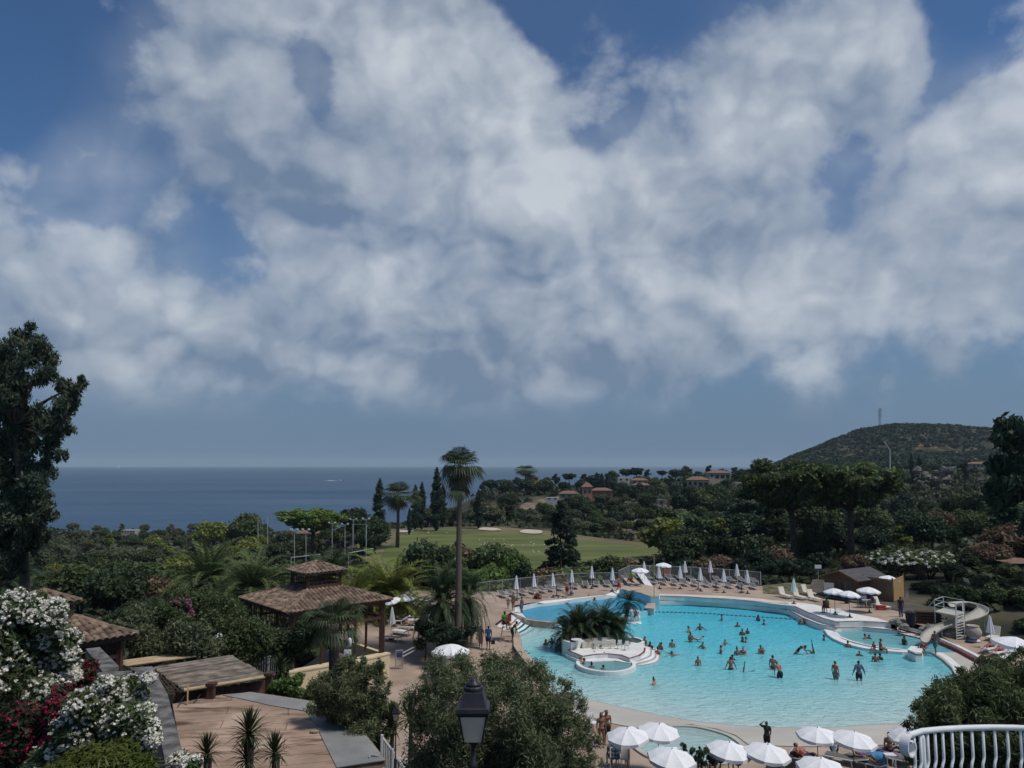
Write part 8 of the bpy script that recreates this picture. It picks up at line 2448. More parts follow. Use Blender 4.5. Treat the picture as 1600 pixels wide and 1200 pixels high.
mb = MB(); mb.box((p.x, p.y, .86), (.42, .3, .62)); mb.build('cabinet', M['white_plastic'], t)
mb = MB(); mb.lathe([(.09, 0), (.09, .03)], (0, 0, 0), 12)
mb.v = [(p.x + a, p.y - .15 - c, .92 + b) for a, b, c in mb.v]; mb.build('disc', M['dark_metal'], t)
p = GD(792, 1000)
t = thing('lifeguard_chair', 'tall pale lifeguard chair beside the curved left steps', 'chair', tuple(p))
for a in (-1, 1):
 for b in (-1, 1):
  mb = MB(); mb.bar(p + Vector((a * .5, b * .45, 0)), p + Vector((a * .28, b * .26, 1.25)), .06); mb.build('leg', M['light_wood'], t)
mb = MB(); mb.box(p + Vector((0, 0, 1.27)), (.9, .6, .06)); mb.build('seat', M['light_wood'], t)
mb = MB(); mb.box(p + Vector((0, .3, 1.62)), (.7, .04, .5)); mb.build('backrest', M['red_cloth'], t)
mb = MB()
for z in (.35, .7, 1.0): mb.bar(p + Vector((-.42, -.42 + z * .12, z)), p + Vector((.42, -.42 + z * .12, z)), .045)
mb.build('footrest', M['light_wood'], t)
p = G(1292, 957, .95)
chair('lifeguard_chair', 'dark red chair of the yellow shirted lifeguard on the white terrace', (p.x, p.y, .95), 1.9, 'burgundy_cloth', None, tall=1.1)
t = thing('low_stool', 'low white stool right of the lifeguard seat', 'stool', tuple(G(1310, 956, .95)))
p = G(1310, 957, .95)
mb = MB(); mb.box((p.x, p.y, 1.25), (.45, .4, .04)); mb.build('seat', M['white_plastic'], t)
for a in (-1, 1):
 for b in (-1, 1):
  mb = MB(); mb.bar((p.x + a * .2, p.y + b * .17, .95), (p.x + a * .2, p.y + b * .17, 1.25), .03); mb.build('leg', M['white_plastic'], t)
p = GD(1355, 949)
t = thing('garden_table', 'low dark table under the parasol in front of the hut', 'table', tuple(p))
mb = MB(); mb.box(p + Vector((0, 0, .7)), (1.1, .7, .05)); mb.build('table_top', M['grey_metal'], t)
for a in (-1, 1):
 for b in (-1, 1):
  mb = MB(); mb.bar(p + Vector((a * .48, b * .3, 0)), p + Vector((a * .48, b * .3, .7)), .05); mb.build('leg', M['grey_metal'], t)
for i, (a, b, rz) in enumerate(((1345, 950, 1.4), (1350, 945, 2.8), (1364, 950, -1.5))):
 chair('plastic_chair', '%s plastic chair at the table in front of the hut' % ordinal(i, 3), tuple(GD(a, b)), rz, 'white_plastic' if i else 'grey_mesh', 'chairs at the hut table')
p = GD(1377, 953)
t = thing('red_crate', 'small red crate on the deck below the cream lounger', 'crate', tuple(p))
mb = MB(); mb.box(p + Vector((0, 0, .2)), (.75, .45, .36)); mb.build('box', M['red_cloth'], t)
mb = MB(); mb.box(p + Vector((0, 0, .4)), (.8, .5, .05)); mb.build('lid', M['red_cloth'], t)
p = GD(1323, 943)
t = thing('litter_bin', 'black and white bin between the terrace parasols', 'bin', tuple(p))
mb = MB(); mb.lathe([(.2, 0), (.24, .7)], tuple(p), 10); mb.build('body', M['black_plastic'], t)
mb = MB(); mb.lathe([(.26, .7), (.26, .78), (.1, .84)], tuple(p), 10); mb.build('lid', M['white_plastic'], t)
p = GD(1423, 977)
t = thing('litter_bin', 'black bin at the end of the slide near the low rocks', 'bin', tuple(p))
mb = MB(); mb.lathe([(.34, 0), (.40, 1.0)], tuple(p), 12); mb.build('body', M['black_plastic'], t)
mb = MB(); mb.lathe([(.43, 1.0), (.43, 1.1), (.15, 1.2)], tuple(p), 12); mb.build('lid', M['black_plastic'], t)
# ------------------------------------------------------------------ slide
sg_ = tuple(GD(1478, 996))
t = thing('water_slide', 'beige fibreglass water slide with railed platform and ladder', 'slide', sg_)
path = [(1474, 2.25, 69.3), (1497, 2.15, 70.3), (1517, 2.0, 69.2), (1521, 1.85, 67.8), (1510, 1.72, 66.5), (1492, 1.6, 65.8), (1470, 1.42, 65.2), (1450, 1.2, 64.5), (1437, .95, 63.6), (1430, .72, 62.6)]
P = [Vector((X_at(a, y), y, z)) for a, z, y in path]
PP = []
for i in range(len(P) - 1):
 p0, p1, p2, p3 = P[max(0, i - 1)], P[i], P[i + 1], P[min(len(P) - 1, i + 2)]
 for s in range(6):
  u = s / 6
  PP.append(.5 * ((2 * p1) + (p2 - p0) * u + (2 * p0 - 5 * p1 + 4 * p2 - p3) * u * u + (-p0 + 3 * p1 - 3 * p2 + p3) * u ** 3))
PP.append(P[-1])
V, Fs = [], []
K = 11
for i, p in enumerate(PP):
 d = (PP[min(i + 1, len(PP) - 1)] - PP[max(i - 1, 0)]); d.z *= .3; d.normalize()
 s = d.cross(Vector((0, 0, 1))).normalized(); u = s.cross(d)
 turn = max(0, 1 - abs(i - 20) / 14)
 for thick in (0, .045):
  for k in range(K):
   a = PI * (k / (K - 1)); r = .38 + thick
   ex = 0
   if k >= K - 3: ex = .30 * turn
   V.append(p + s * (-r * math.cos(a)) + u * (-r * math.sin(a) * .95 + .24 + ex))
for i in range(len(PP) - 1):
 for k in range(K - 1):
  a = i * 2 * K + k; b = (i + 1) * 2 * K + k
  Fs.append((a, b, b + 1, a + 1)); Fs.append((a + K, a + K + 1, b + K + 1, b + K))
 for k in (0, K - 1):
  a = i * 2 * K + k; b = (i + 1) * 2 * K + k
  Fs.append((a, a + K, b + K, b))
mb = MB(); mb.add(V, Fs)
M['fibreglass'] = mat('fibreglass', (.48, .455, .385), .35, .08, 1.0)
mb.build('chute', M['fibreglass'], t, smooth=True)
pl = [(1447, 66.4), (1479, 64.6), (1492, 66.2), (1461, 68.0)]
mb = MB(); mb.prism([(X_at(a, y), y) for a, y in pl], 2.2, 2.3); mb.build('platform', M['fibreglass'], t)
for a, y in pl:
 mb = MB(); mb.tube([(X_at(a, y), y, .3), (X_at(a, y), y, 3.25)], .045, 6); mb.build('post', M['galvanised'], t)
mb = MB()
for (a, y), (b, w) in ((pl[0], pl[1]), (pl[1 + 1], pl[3]), (pl[3], pl[0])):
 for z in (2.8, 3.25): mb.bar((X_at(a, y), y, z), (X_at(b, w), w, z), .045)
mb.bar((X_at(1447, 66.4), 66.4, 3.2), (X_at(1438, 67), 67, 2.6), .045)
mb.build('guard_rail', M['galvanised'], t)
tA, tB = Vector((X_at(1480, 64.6), 64.6, 2.25)), Vector((X_at(1490, 65.6), 65.6, 2.25))
bA, bB = GD(1495, 1001), GD(1508, 999.5)
mb = MB()
mb.bar(tA, bA, .07, .14); mb.bar(tB, bB, .07, .14)
for i in range(9):
 f = (i + .6) / 9.4
 mb.bar(tA.lerp(bA, f), tB.lerp(bB, f), .16, .035)
mb.build('ladder', M['galvanised'], t)
for a, b in ((tA, bA), (tB, bB)):
 mb = MB(); mb.bar(a + Vector((0, 0, 1.0)), b + Vector((0, 0, 1.0)), .075)
 for f in (.35, .68, 1.0): q = a.lerp(b, f); mb.bar(q, q + Vector((0, 0, 1.0)), .045)
 mb.build('handrail', M['galvanised'], t)
for i in (16, 28, 40):
 q = PP[i]; mb = MB(); mb.tube([(q.x, q.y, .2), (q.x, q.y, q.z - .1)], .05, 6); mb.build('support', M['grey_metal'], t)
t = thing('wooden_crate_stack', 'dark stacked planks and box under the slide platform', 'planks', tuple(GD(1455, 978)))
p = GD(1452, 976)
for k in range(5):
 mb = MB(); mb.box(p + Vector((.1, .3, .12 + k * .22)), (2.0, .7, .14), rot=-.25); mb.build('plank', M['dark_wood'], t)
def rock_heap(label, pxs, zb, n, r, seed):
 random.seed(seed)
 mb = MB()
 c = Vector((0, 0, 0)); L_ = [GD(*q) for q in pxs]
 for i in range(n):
  f = random.random() * (len(L_) - 1); k = min(len(L_) - 2, int(f)); q = L_[k].lerp(L_[k + 1], f - k) + Vector((random.uniform(-.4, .4), random.uniform(-.4, .4), random.uniform(0, .3)))
  rr = r * random.uniform(.6, 1.2); b0 = len(mb.v)
  mb.ball(q, (rr * 1.3, rr, rr * .8), 8)
  for j in range(b0, len(mb.v)):
   v = Vector(mb.v[j]); mb.v[j] = tuple(v + (v - q).normalized() * noise.noise(v * 2.2) * rr * .4)
 tag(mb.build('rock_border', M['stone']), label, 'rocks', 'rock borders beside the slide')
rock_heap('rough stone border below the slide chute, left of the ladder', [(1450, 985), (1470, 990), (1488, 996)], 0, 18, .42, 3)
rock_heap('flat stones in front of the black bin by the slide', [(1396, 971), (1408, 975), (1425, 982)], 0, 14, .30, 8)
p = GD(1521, 999)
t = thing('stone_pot', 'big round stone pot right of the slide ladder', 'pot', tuple(p))
mb = MB(); mb.lathe([(.32, 0), (.62, .35), (.66, .65), (.5, .95), (.42, 1.02), (.5, 1.1), (.46, 1.12), (.36, 1.0)], tuple(p), 16); mb.build('pot_body', mat('pale_stone', (.36, .32, .27), .9, .15, 3), t, smooth=True)
p = GD(1519, 1004)
t = thing('towel_pile', 'heap of blue and white towels in front of the stone pot', 'towels', tuple(p))
for k, (dx, dy, dz, m) in enumerate(((0, 0, .12, 'slate'), (.35, .1, .10, 'white'), (-.25, -.1, .1, 'navy'), (.1, .05, .28, 'denim'))):
 mb = MB(); mb.ball(p + Vector((dx, dy, dz)), (.38, .26, .13), 9)
 for j in range(len(mb.v)):
  v = Vector(mb.v[j]); mb.v[j] = tuple(v + Vector((0, 0, noise.noise(v * 6) * .06)))
 mb.build('towel', M['tint'], t, smooth=True, color=CLOTH[m])
def towel(label, px_, py_, z, w, l, rz, m, m_c=None):
 p = GD(px_, py_)
 mb = MB(); V = []
 for i in range(9):
  for j in range(6):
   a = -l / 2 + l * i / 8; b = -w / 2 + w * j / 5
   V.append((p.x + b * math.cos(rz) - a * math.sin(rz), p.y + b * math.sin(rz) + a * math.cos(rz), p.z + z + noise.noise(Vector((a * 3, b * 3, px_))) * .05))
 n0 = len(V); V += [(x, y, zz - .025) for x, y, zz in V]
 F_ = [(i * 6 + j, i * 6 + j + 1, i * 6 + j + 7, i * 6 + j + 6) for i in range(8) for j in range(5)]
 F_ += [tuple(reversed([n0 + q for q in f])) for f in F_]
 mb.add(V, F_)
 tag(mb.build('beach_towel', M[m], smooth=True), label, 'towel', 'towels on the front loungers')
towel('mauve towel spread on the lounger of the long haired woman', 1400, 1190, .40, .62, 1.7, -2.5, 'mauve_cloth')
p = GD(1366, 1196)
mb = MB(); mb.ball(p + Vector((0, 0, .42)), (.55, .42, .28), 16)
for j in range(len(mb.v)):
 v = Vector(mb.v[j]); mb.v[j] = tuple(v + Vector((noise.noise(v * 5) * .12, noise.noise(v * 5 + Vector((3, 0, 0))) * .12, noise.noise(v * 6) * .12)))
tag(mb.build('beach_towel', M['blue_cloth'], smooth=True), 'bright blue crumpled towel heaped at the bottom edge', 'towel', 'towels on the front loungers')
t = thing('white_side_table', 'small white side table in front of the mauve towel', 'table', tuple(GD(1391, 1200)))
p = GD(1391, 1200)
mb = MB(); mb.box(p + Vector((0, 0, .62)), (.5, .4, .04)); mb.build('table_top', M['white_plastic'], t)
for a in (-1, 1):
 for b in (-1, 1):
  mb = MB(); mb.bar(p + Vector((a * .2, b * .16, 0)), p + Vector((a * .2, b * .16, .62)), .03); mb.build('leg', M['white_plastic'], t)
for i, (a, b) in enumerate(((958, 1198), (975, 1199))):
 chair('slatted_chair', '%s of two white slatted chairs at the bottom, left of the parasols' % ['left', 'right'][i], tuple(GD(a, b)), PI + .2, 'white_plastic', 'white slatted chairs', tall=1.0)
p = GD(930, 1162)
chair('plastic_chair', 'white plastic chair behind the women, half hidden by the olive', tuple(GD(926, 1142)), .6, 'white_plastic')
t = thing('lane_rope', 'rope of dark floats strung across the far end of the pool', 'rope', tuple(G(1030, 954, 0)))
pts = [G(a, b, .02) for a, b in ((1014, 956.5), (1040, 956.5), (1075, 957.5), (1110, 959), (1150, 962), (1190, 964.5), (1225, 966.5), (1246, 968))]
mb = MB(); mb.tube(pts, .02, 4); mb.build('rope', M['grey_metal'], t)
first = None; acc_ = 0
tot = sum((pts[i + 1] - pts[i]).length for i in range(len(pts) - 1)); n = 34
M['float'] = mcol('float', (.05, .16, .22))
for k in range(n):
 d = tot * (k + .5) / n; i = 0
 while d > (pts[i + 1] - pts[i]).length: d -= (pts[i + 1] - pts[i]).length; i += 1
 q = pts[i].lerp(pts[i + 1], d / (pts[i + 1] - pts[i]).length)
 if first is None:
  mb = MB(); mb.ball(q, (.17, .11, .10), 8); first = mb.build('rope_float', M['float'], t); q0 = q
 else:
  c = first.copy(); COL.objects.link(c); c.parent = t; c.location = first.location + (q - q0)
# ------------------------------------------------------------------ people
def inwater(px_, py_, vis, ps, label, zs=0.0, **k):
 """px, py: where the body meets the water; vis: pixels showing above it"""
 p = G(px_, py_, zs)
 s = k.get('size', 1.0)
 z = zs + vis * p.y / 1205.0 - TOPZ[ps] * s
 k.setdefault('group', 'bathers in the big pool')
 return person((p.x, p.y, z), ps, label, **k)
def ondeck(px_, py_, ps, label, z=None, **k):
 p = GD(px_, py_) if z is None else G(px_, py_, z)
 k.setdefault('group', 'people on the pool deck')
 return person(tuple(p), ps, label, **k)
B_ = [('briefs', 'black')]; S_ = [('shorts', 'navy')]; BK = [('briefs', 'black'), ('bikini_top', 'black')]
iw = inwater
iw(853, 1008, 9, 'stand', 'long haired bather in the left arm of the pool, left of a pair', skin='brown', style='long', rz=.6)
iw(862, 1006, 9, 'wade', 'bather with spread arms in the left arm of the pool, right of a pair', skin='brown', rz=-.3)
iw(1016, 1016, 13, 'stand', 'dark backed bather standing upright at the island steps', skin='brown', style='long', rz=2.6, wear=B_)
iw(1019.5, 1018.5, 9, 'stand', 'sunburnt bather leaning on the top island step', skin='red', rz=2.9)
iw(1028, 1023, 11, 'stand', 'dark haired bather at the lowest island step', skin='red', style='bun', rz=2.4)
iw(1033, 1015, 11, 'stand', 'bather facing the group at the island steps, furthest right', skin='tan', rz=-1.2)
iw(1031, 1013.5, 9, 'stand', 'child half hidden behind the group at the island steps', skin='tan', size=.7, rz=-.8)
iw(1050.5, 1011.5, 12, 'stand', 'bather standing alone right of the island group', skin='light', rz=2.8)
iw(1051, 1024, 6.5, 'float_swim', 'swimmer gliding toward the island steps', skin='tan', rz=-1.3)
iw(1022, 1070, 10.5, 'hands_in_front', 'bather with a hair bun alone in the shallow front water', skin='light', style='bun', rz=1.0)
iw(1076, 987.5, 9, 'wade', 'bather with arms out left, in the middle left cluster', skin='tan', rz=1.1)
iw(1094, 984.5, 10, 'wade', 'bather with both arms spread, top of the middle left cluster', skin='brown', rz=.1, size=1.0)
iw(1079, 1003, 15, 'hands_in_front', 'adult carrying a floating child, middle left cluster', skin='brown', rz=.4, wear=B_)
p = G(1086, 1002.5, 0); person((p.x + .2, p.y, .08), 'recline', 'pale child lying on the arms of an adult', .75, -1.7, 'light', group='bathers in the big pool', wear=[('swimsuit', 'white')])
iw(1098, 1013.5, 10, 'wade', 'bather holding arms out toward the carried child', skin='light', rz=-1.0)
iw(1091, 1040.5, 14, 'stand', 'slim bather alone in front of the middle left cluster', skin='tan', size=.9, rz=.2)
iw(1128, 970, 10, 'stand', 'bather nearest the float rope, left one', skin='tan', rz=1.2)
iw(1152.5, 979.5, 7, 'wade', 'swimmer with both arms stretched sideways, below the float rope', skin='brown', rz=.1)
iw(1185, 970, 9, 'stand', 'bather close below the float rope, left of the right hand pair', skin='brown', rz=2.0)
iw(1194, 976, 8, 'wade', 'bather close below the float rope, right of the right hand pair', skin='tan', size=.9, rz=1.5)
iw(1160, 992.5, 9.5, 'hands_in_front', 'broad bather in the middle of the pool, left of a back pair', skin='brown', rz=-.3)
iw(1168, 990.5, 8.5, 'stand', 'smaller bather in the middle of the pool, right of a back pair', skin='tan', size=.8, rz=-.9)
iw(1160, 1003, 8, 'stand', 'dark haired bather of the embracing pair, left one', skin='brown', style='long', rz=-1.4)
iw(1166, 1003.5, 8, 'stand', 'bather of the embracing pair, right one', skin='light', rz=1.4)
iw(1133, 1008.5, 9, 'wade', 'child with arms out above the lone left bather', skin='tan', size=.75, rz=.5)
iw(1127, 1021, 12, 'stand', 'pale shouldered bather turned sideways, left middle of the pool', skin='light', rz=1.6)
iw(1152, 1024, 12, 'stand', 'bather with dark bobbed hair, left of a close pair', skin='tan', style='bun', rz=.2, wear=[('bikini_top', 'khaki')])
iw(1161.5, 1022.5, 11.5, 'hands_in_front', 'bather in a dark top, right of a close pair', skin='light', rz=-.5, wear=[('bikini_top', 'black')])
iw(1189, 1021.5, 13, 'hands_in_front', 'adult holding a small child to the chest', skin='tan', rz=.3)
p = G(1190, 1020.5, 0); person((p.x + .05, p.y - .28, .05), 'sit', 'small child held against an adult in the pool', .5, PI, 'light', group='bathers in the big pool')
iw(1144.5, 1031, 8, 'stand', 'head and shoulders just behind the bather seen from the back', skin='brown', rz=2.6)
iw(1142, 1046.5, 19.5, 'arms_away', 'bather in dark trunks seen from the back, arms away from the body', skin='tan', rz=PI, wear=B_)
iw(1163, 1049.5, 15, 'handstand', 'pair of legs of a handstand in the front middle of the pool', skin='brown', size=.95, rz=PI)
iw(1208, 1046, 21, 'stand', 'standing bather in dark briefs, left of the leaning man', skin='red', rz=2.7, wear=B_)
iw(1218.5, 1059.5, 23.5, 'lean', 'man in black trunks leaning over, right of a pair', skin='red', hair='grey', rz=PI + .2, wear=[('shorts', 'black')])
iw(1253, 1022.5, 14, 'plunge', 'bather in a black swimsuit plunging sideways', skin='tan', hair='dark', style='long', rz=2.9, wear=[('swimsuit', 'black')])
iw(1270, 1021, 20, 'handstand', 'dark legs of a handstand beside the plunging bather', skin='brown', rz=.2, wear=[('briefs', 'black')])
iw(1288, 1000.5, 8.5, 'stand', 'bather at the kidney pool coping, left end', skin='brown', rz=1.3)
iw(1251, 976, 8, 'sit', 'bather sitting on the curved corner steps, left one', skin='tan', rz=-.5)
iw(1256, 975.5, 9, 'sit', 'bather sitting on the curved corner steps, right one', skin='red', rz=.3)
iw(1306, 1061.5, 27, 'stand', 'bare chested man in grey shorts standing in the shallows', skin='red', hair='brown', rz=2.2, wear=[('shorts', 'grey')])
iw(1342.5, 1063.5, 29.5, 'arms_away', 'man in a blue grey bathing shirt and black shorts, seen from the back', skin='brown', rz=PI, size=1.03, wear=[('rash_shirt', 'slate'), ('shorts', 'black')])
iw(1325, 1011.5, 10, 'stand', 'bather resting on the outside of the kidney pool coping', skin='red', rz=2.9)
iw(1343, 1025, 7.5, 'wade', 'swimmer with spread arms right of the coping bather', skin='tan', size=.85, rz=-.4)
iw(1368, 1034, 13, 'stand', 'sunburnt bather below the kidney pool, left of a pair', skin='red', rz=2.7, wear=B_)
iw(1375.5, 1030.5, 9.5, 'stand', 'darker bather behind the sunburnt one, right of a pair', skin='brown', rz=2.2)
iw(1352, 998.5, 8, 'hands_in_front', 'bather in the kidney pool, left of a pair', KID_Z, skin='tan', rz=.7)
iw(1358, 998, 6.5, 'stand', 'bather in the kidney pool, right of a pair', KID_Z, skin='brown', rz=-1.0)
iw(1413, 1007.5, 13.5, 'stand', 'long haired bather in the kidney pool under the slide mouth', KID_Z, skin='brown', style='long', rz=-1.2, wear=[('swimsuit', 'black')])
person(tuple(G(1376, 1016, .22)), 'sit', 'sunburnt bather sitting on the kidney pool coping, leaning on an arm', 1.0, 1.5, 'red', 'brown', group='bathers in the big pool', wear=B_)
person(tuple(G(1366, 1016, .22)), 'sit', 'bather sitting low on the kidney pool coping with knees drawn', .75, -1.2, 'red', group='bathers in the big pool', wear=B_)
person(tuple(G(1444, 1022.5, .2)), 'crouch', 'girl in a red swimsuit bending down beside the white block', .95, -1.2, 'tan', 'dark', style='long', group='people on the pool deck', wear=[('swimsuit', 'red')])
person(tuple(G(1462, 1022, .16)), 'walk', 'man in blue shorts walking on the white apron under the slide', 1.0, -1.0, 'brown', group='people on the pool deck', wear=[('shorts', 'teal')])
JZ = dict(zs=.2)
iw(906, 1034, 9, 'sit', 'grey haired bather at the left rim of the round jacuzzi', .2, skin='red', hair='grey', rz=1.2, group='bathers in the jacuzzis')
iw(912, 1037, 8.5, 'sit', 'bather with red shoulders at the left rim of the round jacuzzi', .2, skin='red', rz=1.6, group='bathers in the jacuzzis')
iw(924.5, 1043, 7.5, 'sit', 'dark haired bather at the front rim of the jacuzzi, left one', .2, skin='brown', style='bun', rz=PI, group='bathers in the jacuzzis')
iw(942.5, 1045.5, 6.5, 'sit', 'dark haired bather at the front rim of the jacuzzi, right one', .2, skin='brown', rz=2.8, group='bathers in the jacuzzis')
iw(928.5, 1025.5, 8, 'wade', 'bather with arms laid along the back rim of the jacuzzi', .2, skin='red', rz=0, group='bathers in the jacuzzis')
iw(944.5, 1027, 8, 'sit', 'bather at the back rim of the jacuzzi, right of the one with spread arms', .2, skin='red', rz=-.2, group='bathers in the jacuzzis')
iw(972.5, 1000, 4.5, 'sit', 'head in the small grey jacuzzi, left one', .34, skin='brown', rz=.2, group='bathers in the jacuzzis')
iw(978, 1001, 4.5, 'sit', 'head in the small grey jacuzzi, right one', .34, skin='brown', style='long', rz=-.2, group='bathers in the jacuzzis')
iw(1008, 1003.5, 9, 'sit', 'bather in red perched on the right rim of the small jacuzzi', .3, skin='red', rz=-1.0, wear=[('bikini_top', 'red')], group='bathers in the jacuzzis')
ondeck(802, 955, 'stand', 'pale woman standing at the left corner of the upper basin', skin='light', rz=-.8, wear=[('swimsuit', 'pattern')])
ondeck(794, 951, 'stand', 'small child at the left corner of the upper basin', skin='brown', size=.6, rz=.4, wear=[('shorts', 'grey')])
person(tuple(G(815, 960.5, .56)), 'stand', 'slim youth in dark shorts on the wall end of the upper basin', .95, -2.2, 'brown', 'dark', wear=[('shorts', 'slate')], group='people on the pool deck')
ondeck(839, 940, 'sit', 'person in burgundy sitting on the upper basin margin', z=.66, skin='brown', rz=.3, size=1.05, wear=[('shirt', 'burgundy'), ('shorts', 'burgundy')])
person(tuple(G(843, 946.5, .3)), 'stand', 'bather standing at the edge of the upper basin beside the burgundy one', .85, .2, 'red', 'dark', wear=B_, group='people on the pool deck')
ondeck(886, 932.5, 'stand', 'bare chested man in dark shorts standing behind the upper basin', skin='light', rz=.5, wear=[('shorts', 'burgundy')])
iw(872.5, 941.5, 10, 'stand', 'bather at the far edge of the upper basin, leftmost of a group', UP_Z, skin='tan', rz=.3, group='bathers in the upper basin')
iw(880, 940.5, 9, 'stand', 'bather at the far edge of the upper basin, second of a group', UP_Z, skin='brown', rz=.9, style='long', group='bathers in the upper basin')
iw(884, 941.5, 8, 'hands_in_front', 'bather at the far edge of the upper basin, third of a group', UP_Z, skin='brown', rz=-.4, group='bathers in the upper basin')
iw(886.5, 942.5, 5, 'float_swim', 'swimmer holding the far edge of the upper basin', UP_Z, skin='brown', rz=1.2, group='bathers in the upper basin')
iw(913.5, 939.5, 5, 'stand', 'lone head in the upper basin, left of a pair by the margin', UP_Z, skin='brown', group='bathers in the upper basin')
iw(920, 937, 8, 'sit', 'bather sitting at the margin of the upper basin', UP_Z, skin='tan', rz=-.8, group='bathers in the upper basin')
iw(929.5, 938.5, 5, 'stand', 'dark head right of the margin sitter in the upper basin', UP_Z, skin='brown', style='long', rz=.6, group='bathers in the upper basin')
p = GD(791, 1000)
person((p.x - .15, p.y - .05, p.z + 1.32), 'sit', 'lifeguard in a lime green shirt on the tall chair', 1.05, .7, 'dark', 'dark', wear=[('shirt', 'green'), ('shorts', 'burgundy')], group='people on the pool deck')
ondeck(801, 1003, 'lean', 'dark clothed person bending beside the tall lifeguard chair', skin='dark', rz=1.4, wear=[('shorts', 'black')])
ondeck(751, 1013.5, 'walk', 'woman in a pale patterned dress walking away with the man in blue', skin='tan', hair='grey', rz=PI, wear=[('dress', 'pattern')])
ondeck(763, 1015.5, 'walk', 'man in a blue shirt and dark shorts walking away', skin='brown', rz=PI, size=1.04, wear=[('shirt', 'blue'), ('shorts', 'navy')])
t = thing('tote_bag', 'dark bag hanging from the hand of the man in blue', 'bag', tuple(GD(768.5, 1008)))
p = GD(763, 1015.5)
mb = MB(); mb.box(p + Vector((.36, 0, .58)), (.3, .12, .3)); mb.build('pouch', M['black_plastic'], t)
mb = MB(); mb.tube([p + Vector((.26, 0, .72)), p + Vector((.30, 0, .9)), p + Vector((.42, 0, .9)), p + Vector((.46, 0, .72))], .012, 5); mb.build('handle', M['black_plastic'], t)
ondeck(967, 925.5, 'walk', 'sunburnt man in red shorts striding at the diving terrace', skin='red', rz=1.2, wear=[('shorts', 'red')])
person(tuple(GD(987, 914) + Vector((0, 0, .65))), 'sit', 'lifeguard in a yellow shirt sitting above the diving terrace', 1.1, -.9, 'brown', 'dark', wear=[('shirt', 'lime'), ('shorts', 'burgundy')], group='people on the pool deck')
ondeck(1408, 964, 'stand', 'man in a black shirt and dark jeans standing left of the slide', skin='brown', hair='dark', rz=PI, size=1.03, wear=[('shirt', 'black'), ('trousers', 'denim')])
p = G(1293, 957, .95)
person((p.x, p.y, .95 + .42), 'sit', 'lifeguard in a yellow shirt on the dark red chair', 1.08, -1.2, 'dark', 'dark', wear=[('shirt', 'lime'), ('shorts', 'burgundy')], group='people on the pool deck')
for i, (a, b, rz, col) in enumerate(((1345, 950, 1.4, 'slate'), (1350, 945, 2.8 - PI, 'purple'), (1364, 950, -1.5, 'purple'))):
 p = GD(a, b); person((p.x, p.y, p.z + .42), 'sit', '%s of the people seated at the table in front of the hut' % ordinal(i, 3), 1.0, rz - (0 if i == 1 else PI) * 0, 'brown', 'dark', wear=[('shirt', col), ('shorts', 'navy')], group='people on the pool deck')
p = GD(1548, 1018); person((p.x, p.y, p.z + .33), 'recline', 'sunburnt woman in black reclining under the right edge parasol', 1.0, -1.0, 'red', 'dark', wear=[('briefs', 'black'), ('bikini_top', 'black')], group='sunbathers on loungers')
p = GD(1562, 1024); person((p.x, p.y, p.z + .33), 'recline', 'second sunburnt sunbather nearer the right edge', 1.0, -1.0, 'red', 'brown', wear=[('briefs', 'burgundy'), ('bikini_top', 'black')], group='sunbathers on loungers')
p = GD(642, 984); person((p.x, p.y, p.z + .33), 'recline', 'sunbather lying on a white lounger beside the pavilion post', 1.0, -1.8, 'light', 'dark', wear=[('swimsuit', 'pattern')], group='sunbathers on loungers')
p = GD(622, 975); person((p.x, p.y, p.z + .33), 'recline', 'dark clothed person lying on a lounger further left by the pavilion', 1.0, -1.5, 'brown', 'dark', wear=[('shirt', 'black'), ('shorts', 'black')], group='sunbathers on loungers')
ondeck(705, 985, 'stand', 'person in a red top standing among the bed palms', skin='tan', rz=.5, wear=[('shirt', 'red'), ('shorts', 'navy')])
ondeck(940, 1168, 'stand', 'woman in a dark bikini walking by the olive tree, left one', skin='tan', hair='brown', style='long', rz=.25, size=1.0, wear=[('briefs', 'burgundy'), ('bikini_top', 'burgundy')])
ondeck(948.5, 1163.5, 'arm_up', 'woman in a black bikini shading her eyes, right one', skin='tan', style='long', rz=.2, wear=[('shorts', 'black'), ('bikini_top', 'black')])
ondeck(1199, 1175, 'arm_up', 'boy in dark green raising a hand on the beach apron', skin='dark', rz=-.5, size=.86, wear=[('shirt', 'dark_green'), ('shorts', 'black')])
for i, (a, b) in enumerate(((957, 1203), (964, 1203))):
 p = GD(a, b - 3); person((p.x, p.y, p.z + .42), 'sit', '%s of two people sitting with backs turned at the bottom left fence' % ['left', 'right'][i], 1.0, PI + .2, 'dark', 'dark', style='long', wear=[('shirt', 'slate')], group='people on the pool deck')
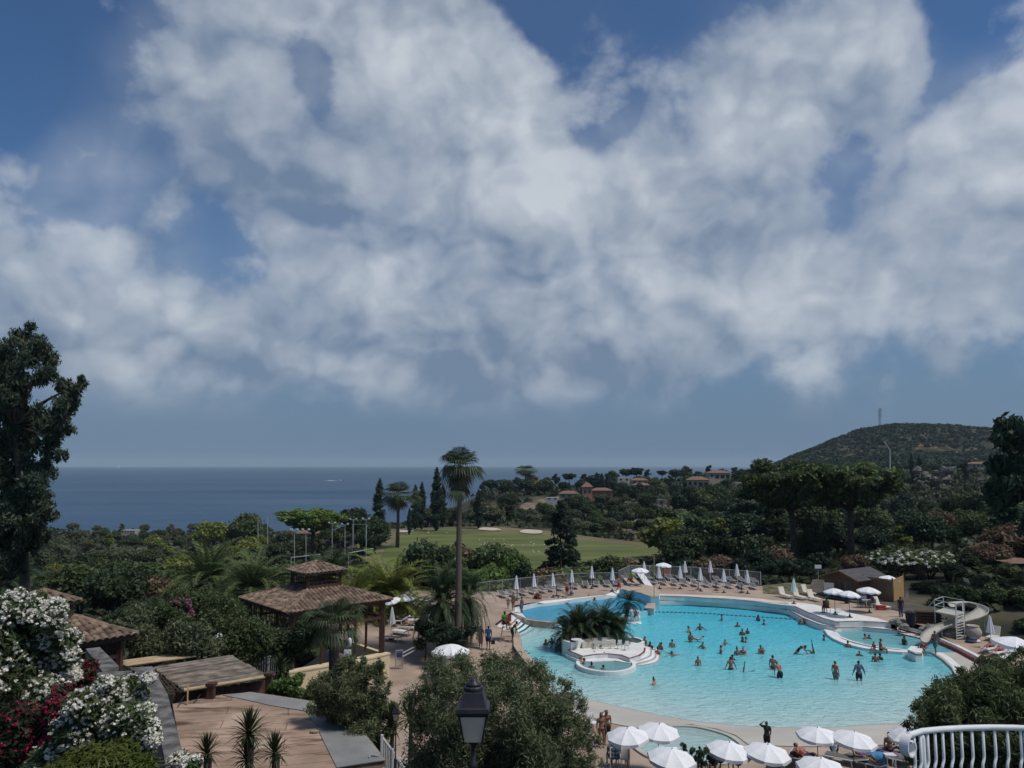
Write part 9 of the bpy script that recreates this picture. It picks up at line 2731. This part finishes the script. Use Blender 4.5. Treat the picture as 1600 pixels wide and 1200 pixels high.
ondeck(979, 1196, 'stand', 'dark clad child standing at the fence by the left front parasol', skin='dark', size=.62, rz=.3, wear=[('shirt', 'black'), ('shorts', 'black')])
ondeck(1094, 1209, 'stand', 'dark clad child standing among the leaves of the front plant', skin='dark', rz=PI, size=.72, wear=[('shirt', 'black'), ('trousers', 'dark_green')])
for i, (a, b) in enumerate(((1117, 1209), (1126, 1206), (1154, 1210))):
 p = GD(a, b); person((p.x, p.y, p.z + .42), 'sit', '%s of the heads at the bottom edge under the middle parasols' % ordinal(i, 3), 1.0, PI, 'brown', 'dark', style='bun', wear=[('shirt', 'black')], group='people on the pool deck')
p = GD(1304, 1185); person((p.x, p.y, p.z + .36), 'sit', 'man in a white shirt sitting between two front parasols', 1.0, PI - .4, 'brown', 'dark', wear=[('shirt', 'white'), ('shorts', 'navy')], group='sunbathers on loungers')
p = GD(1391, 1187); person((p.x, p.y, p.z + .42), 'sit', 'long haired woman sitting with bare back on the mauve towel', 1.0, PI - .2, 'tan', 'dark', style='long', wear=[('briefs', 'black')], group='sunbathers on loungers')
p = GD(1350, 1199); person((p.x, p.y, p.z + .36), 'recline', 'sunbather in purple lying at the bottom edge', 1.0, -2.6 + PI, 'light', 'dark', wear=[('swimsuit', 'purple')], group='sunbathers on loungers')
p = GD(1417, 1190); person((p.x, p.y, p.z + .36), 'recline', 'dark clad sunbather beside the balustrade newel', 1.0, -2.2, 'brown', 'dark', wear=[('shirt', 'black'), ('shorts', 'black')], group='sunbathers on loungers')
p = GD(1262, 1197); person((p.x, p.y, p.z + .36), 'recline', 'sunbather with raised knee left of the pole at the bottom', 1.0, .6, 'red', 'dark', wear=[('shorts', 'navy')], group='sunbathers on loungers')
p = GD(1247, 1196); person((p.x, p.y, p.z + .36), 'recline', 'sunburnt dark haired sunbather right of the middle front parasol', 1.0, 2.6, 'red', 'dark', wear=[('shirt', 'burgundy')], group='sunbathers on loungers')
for ts in TEMPL.values():
 for t in ts:
  for ch in list(t.children): COL.objects.unlink(ch)
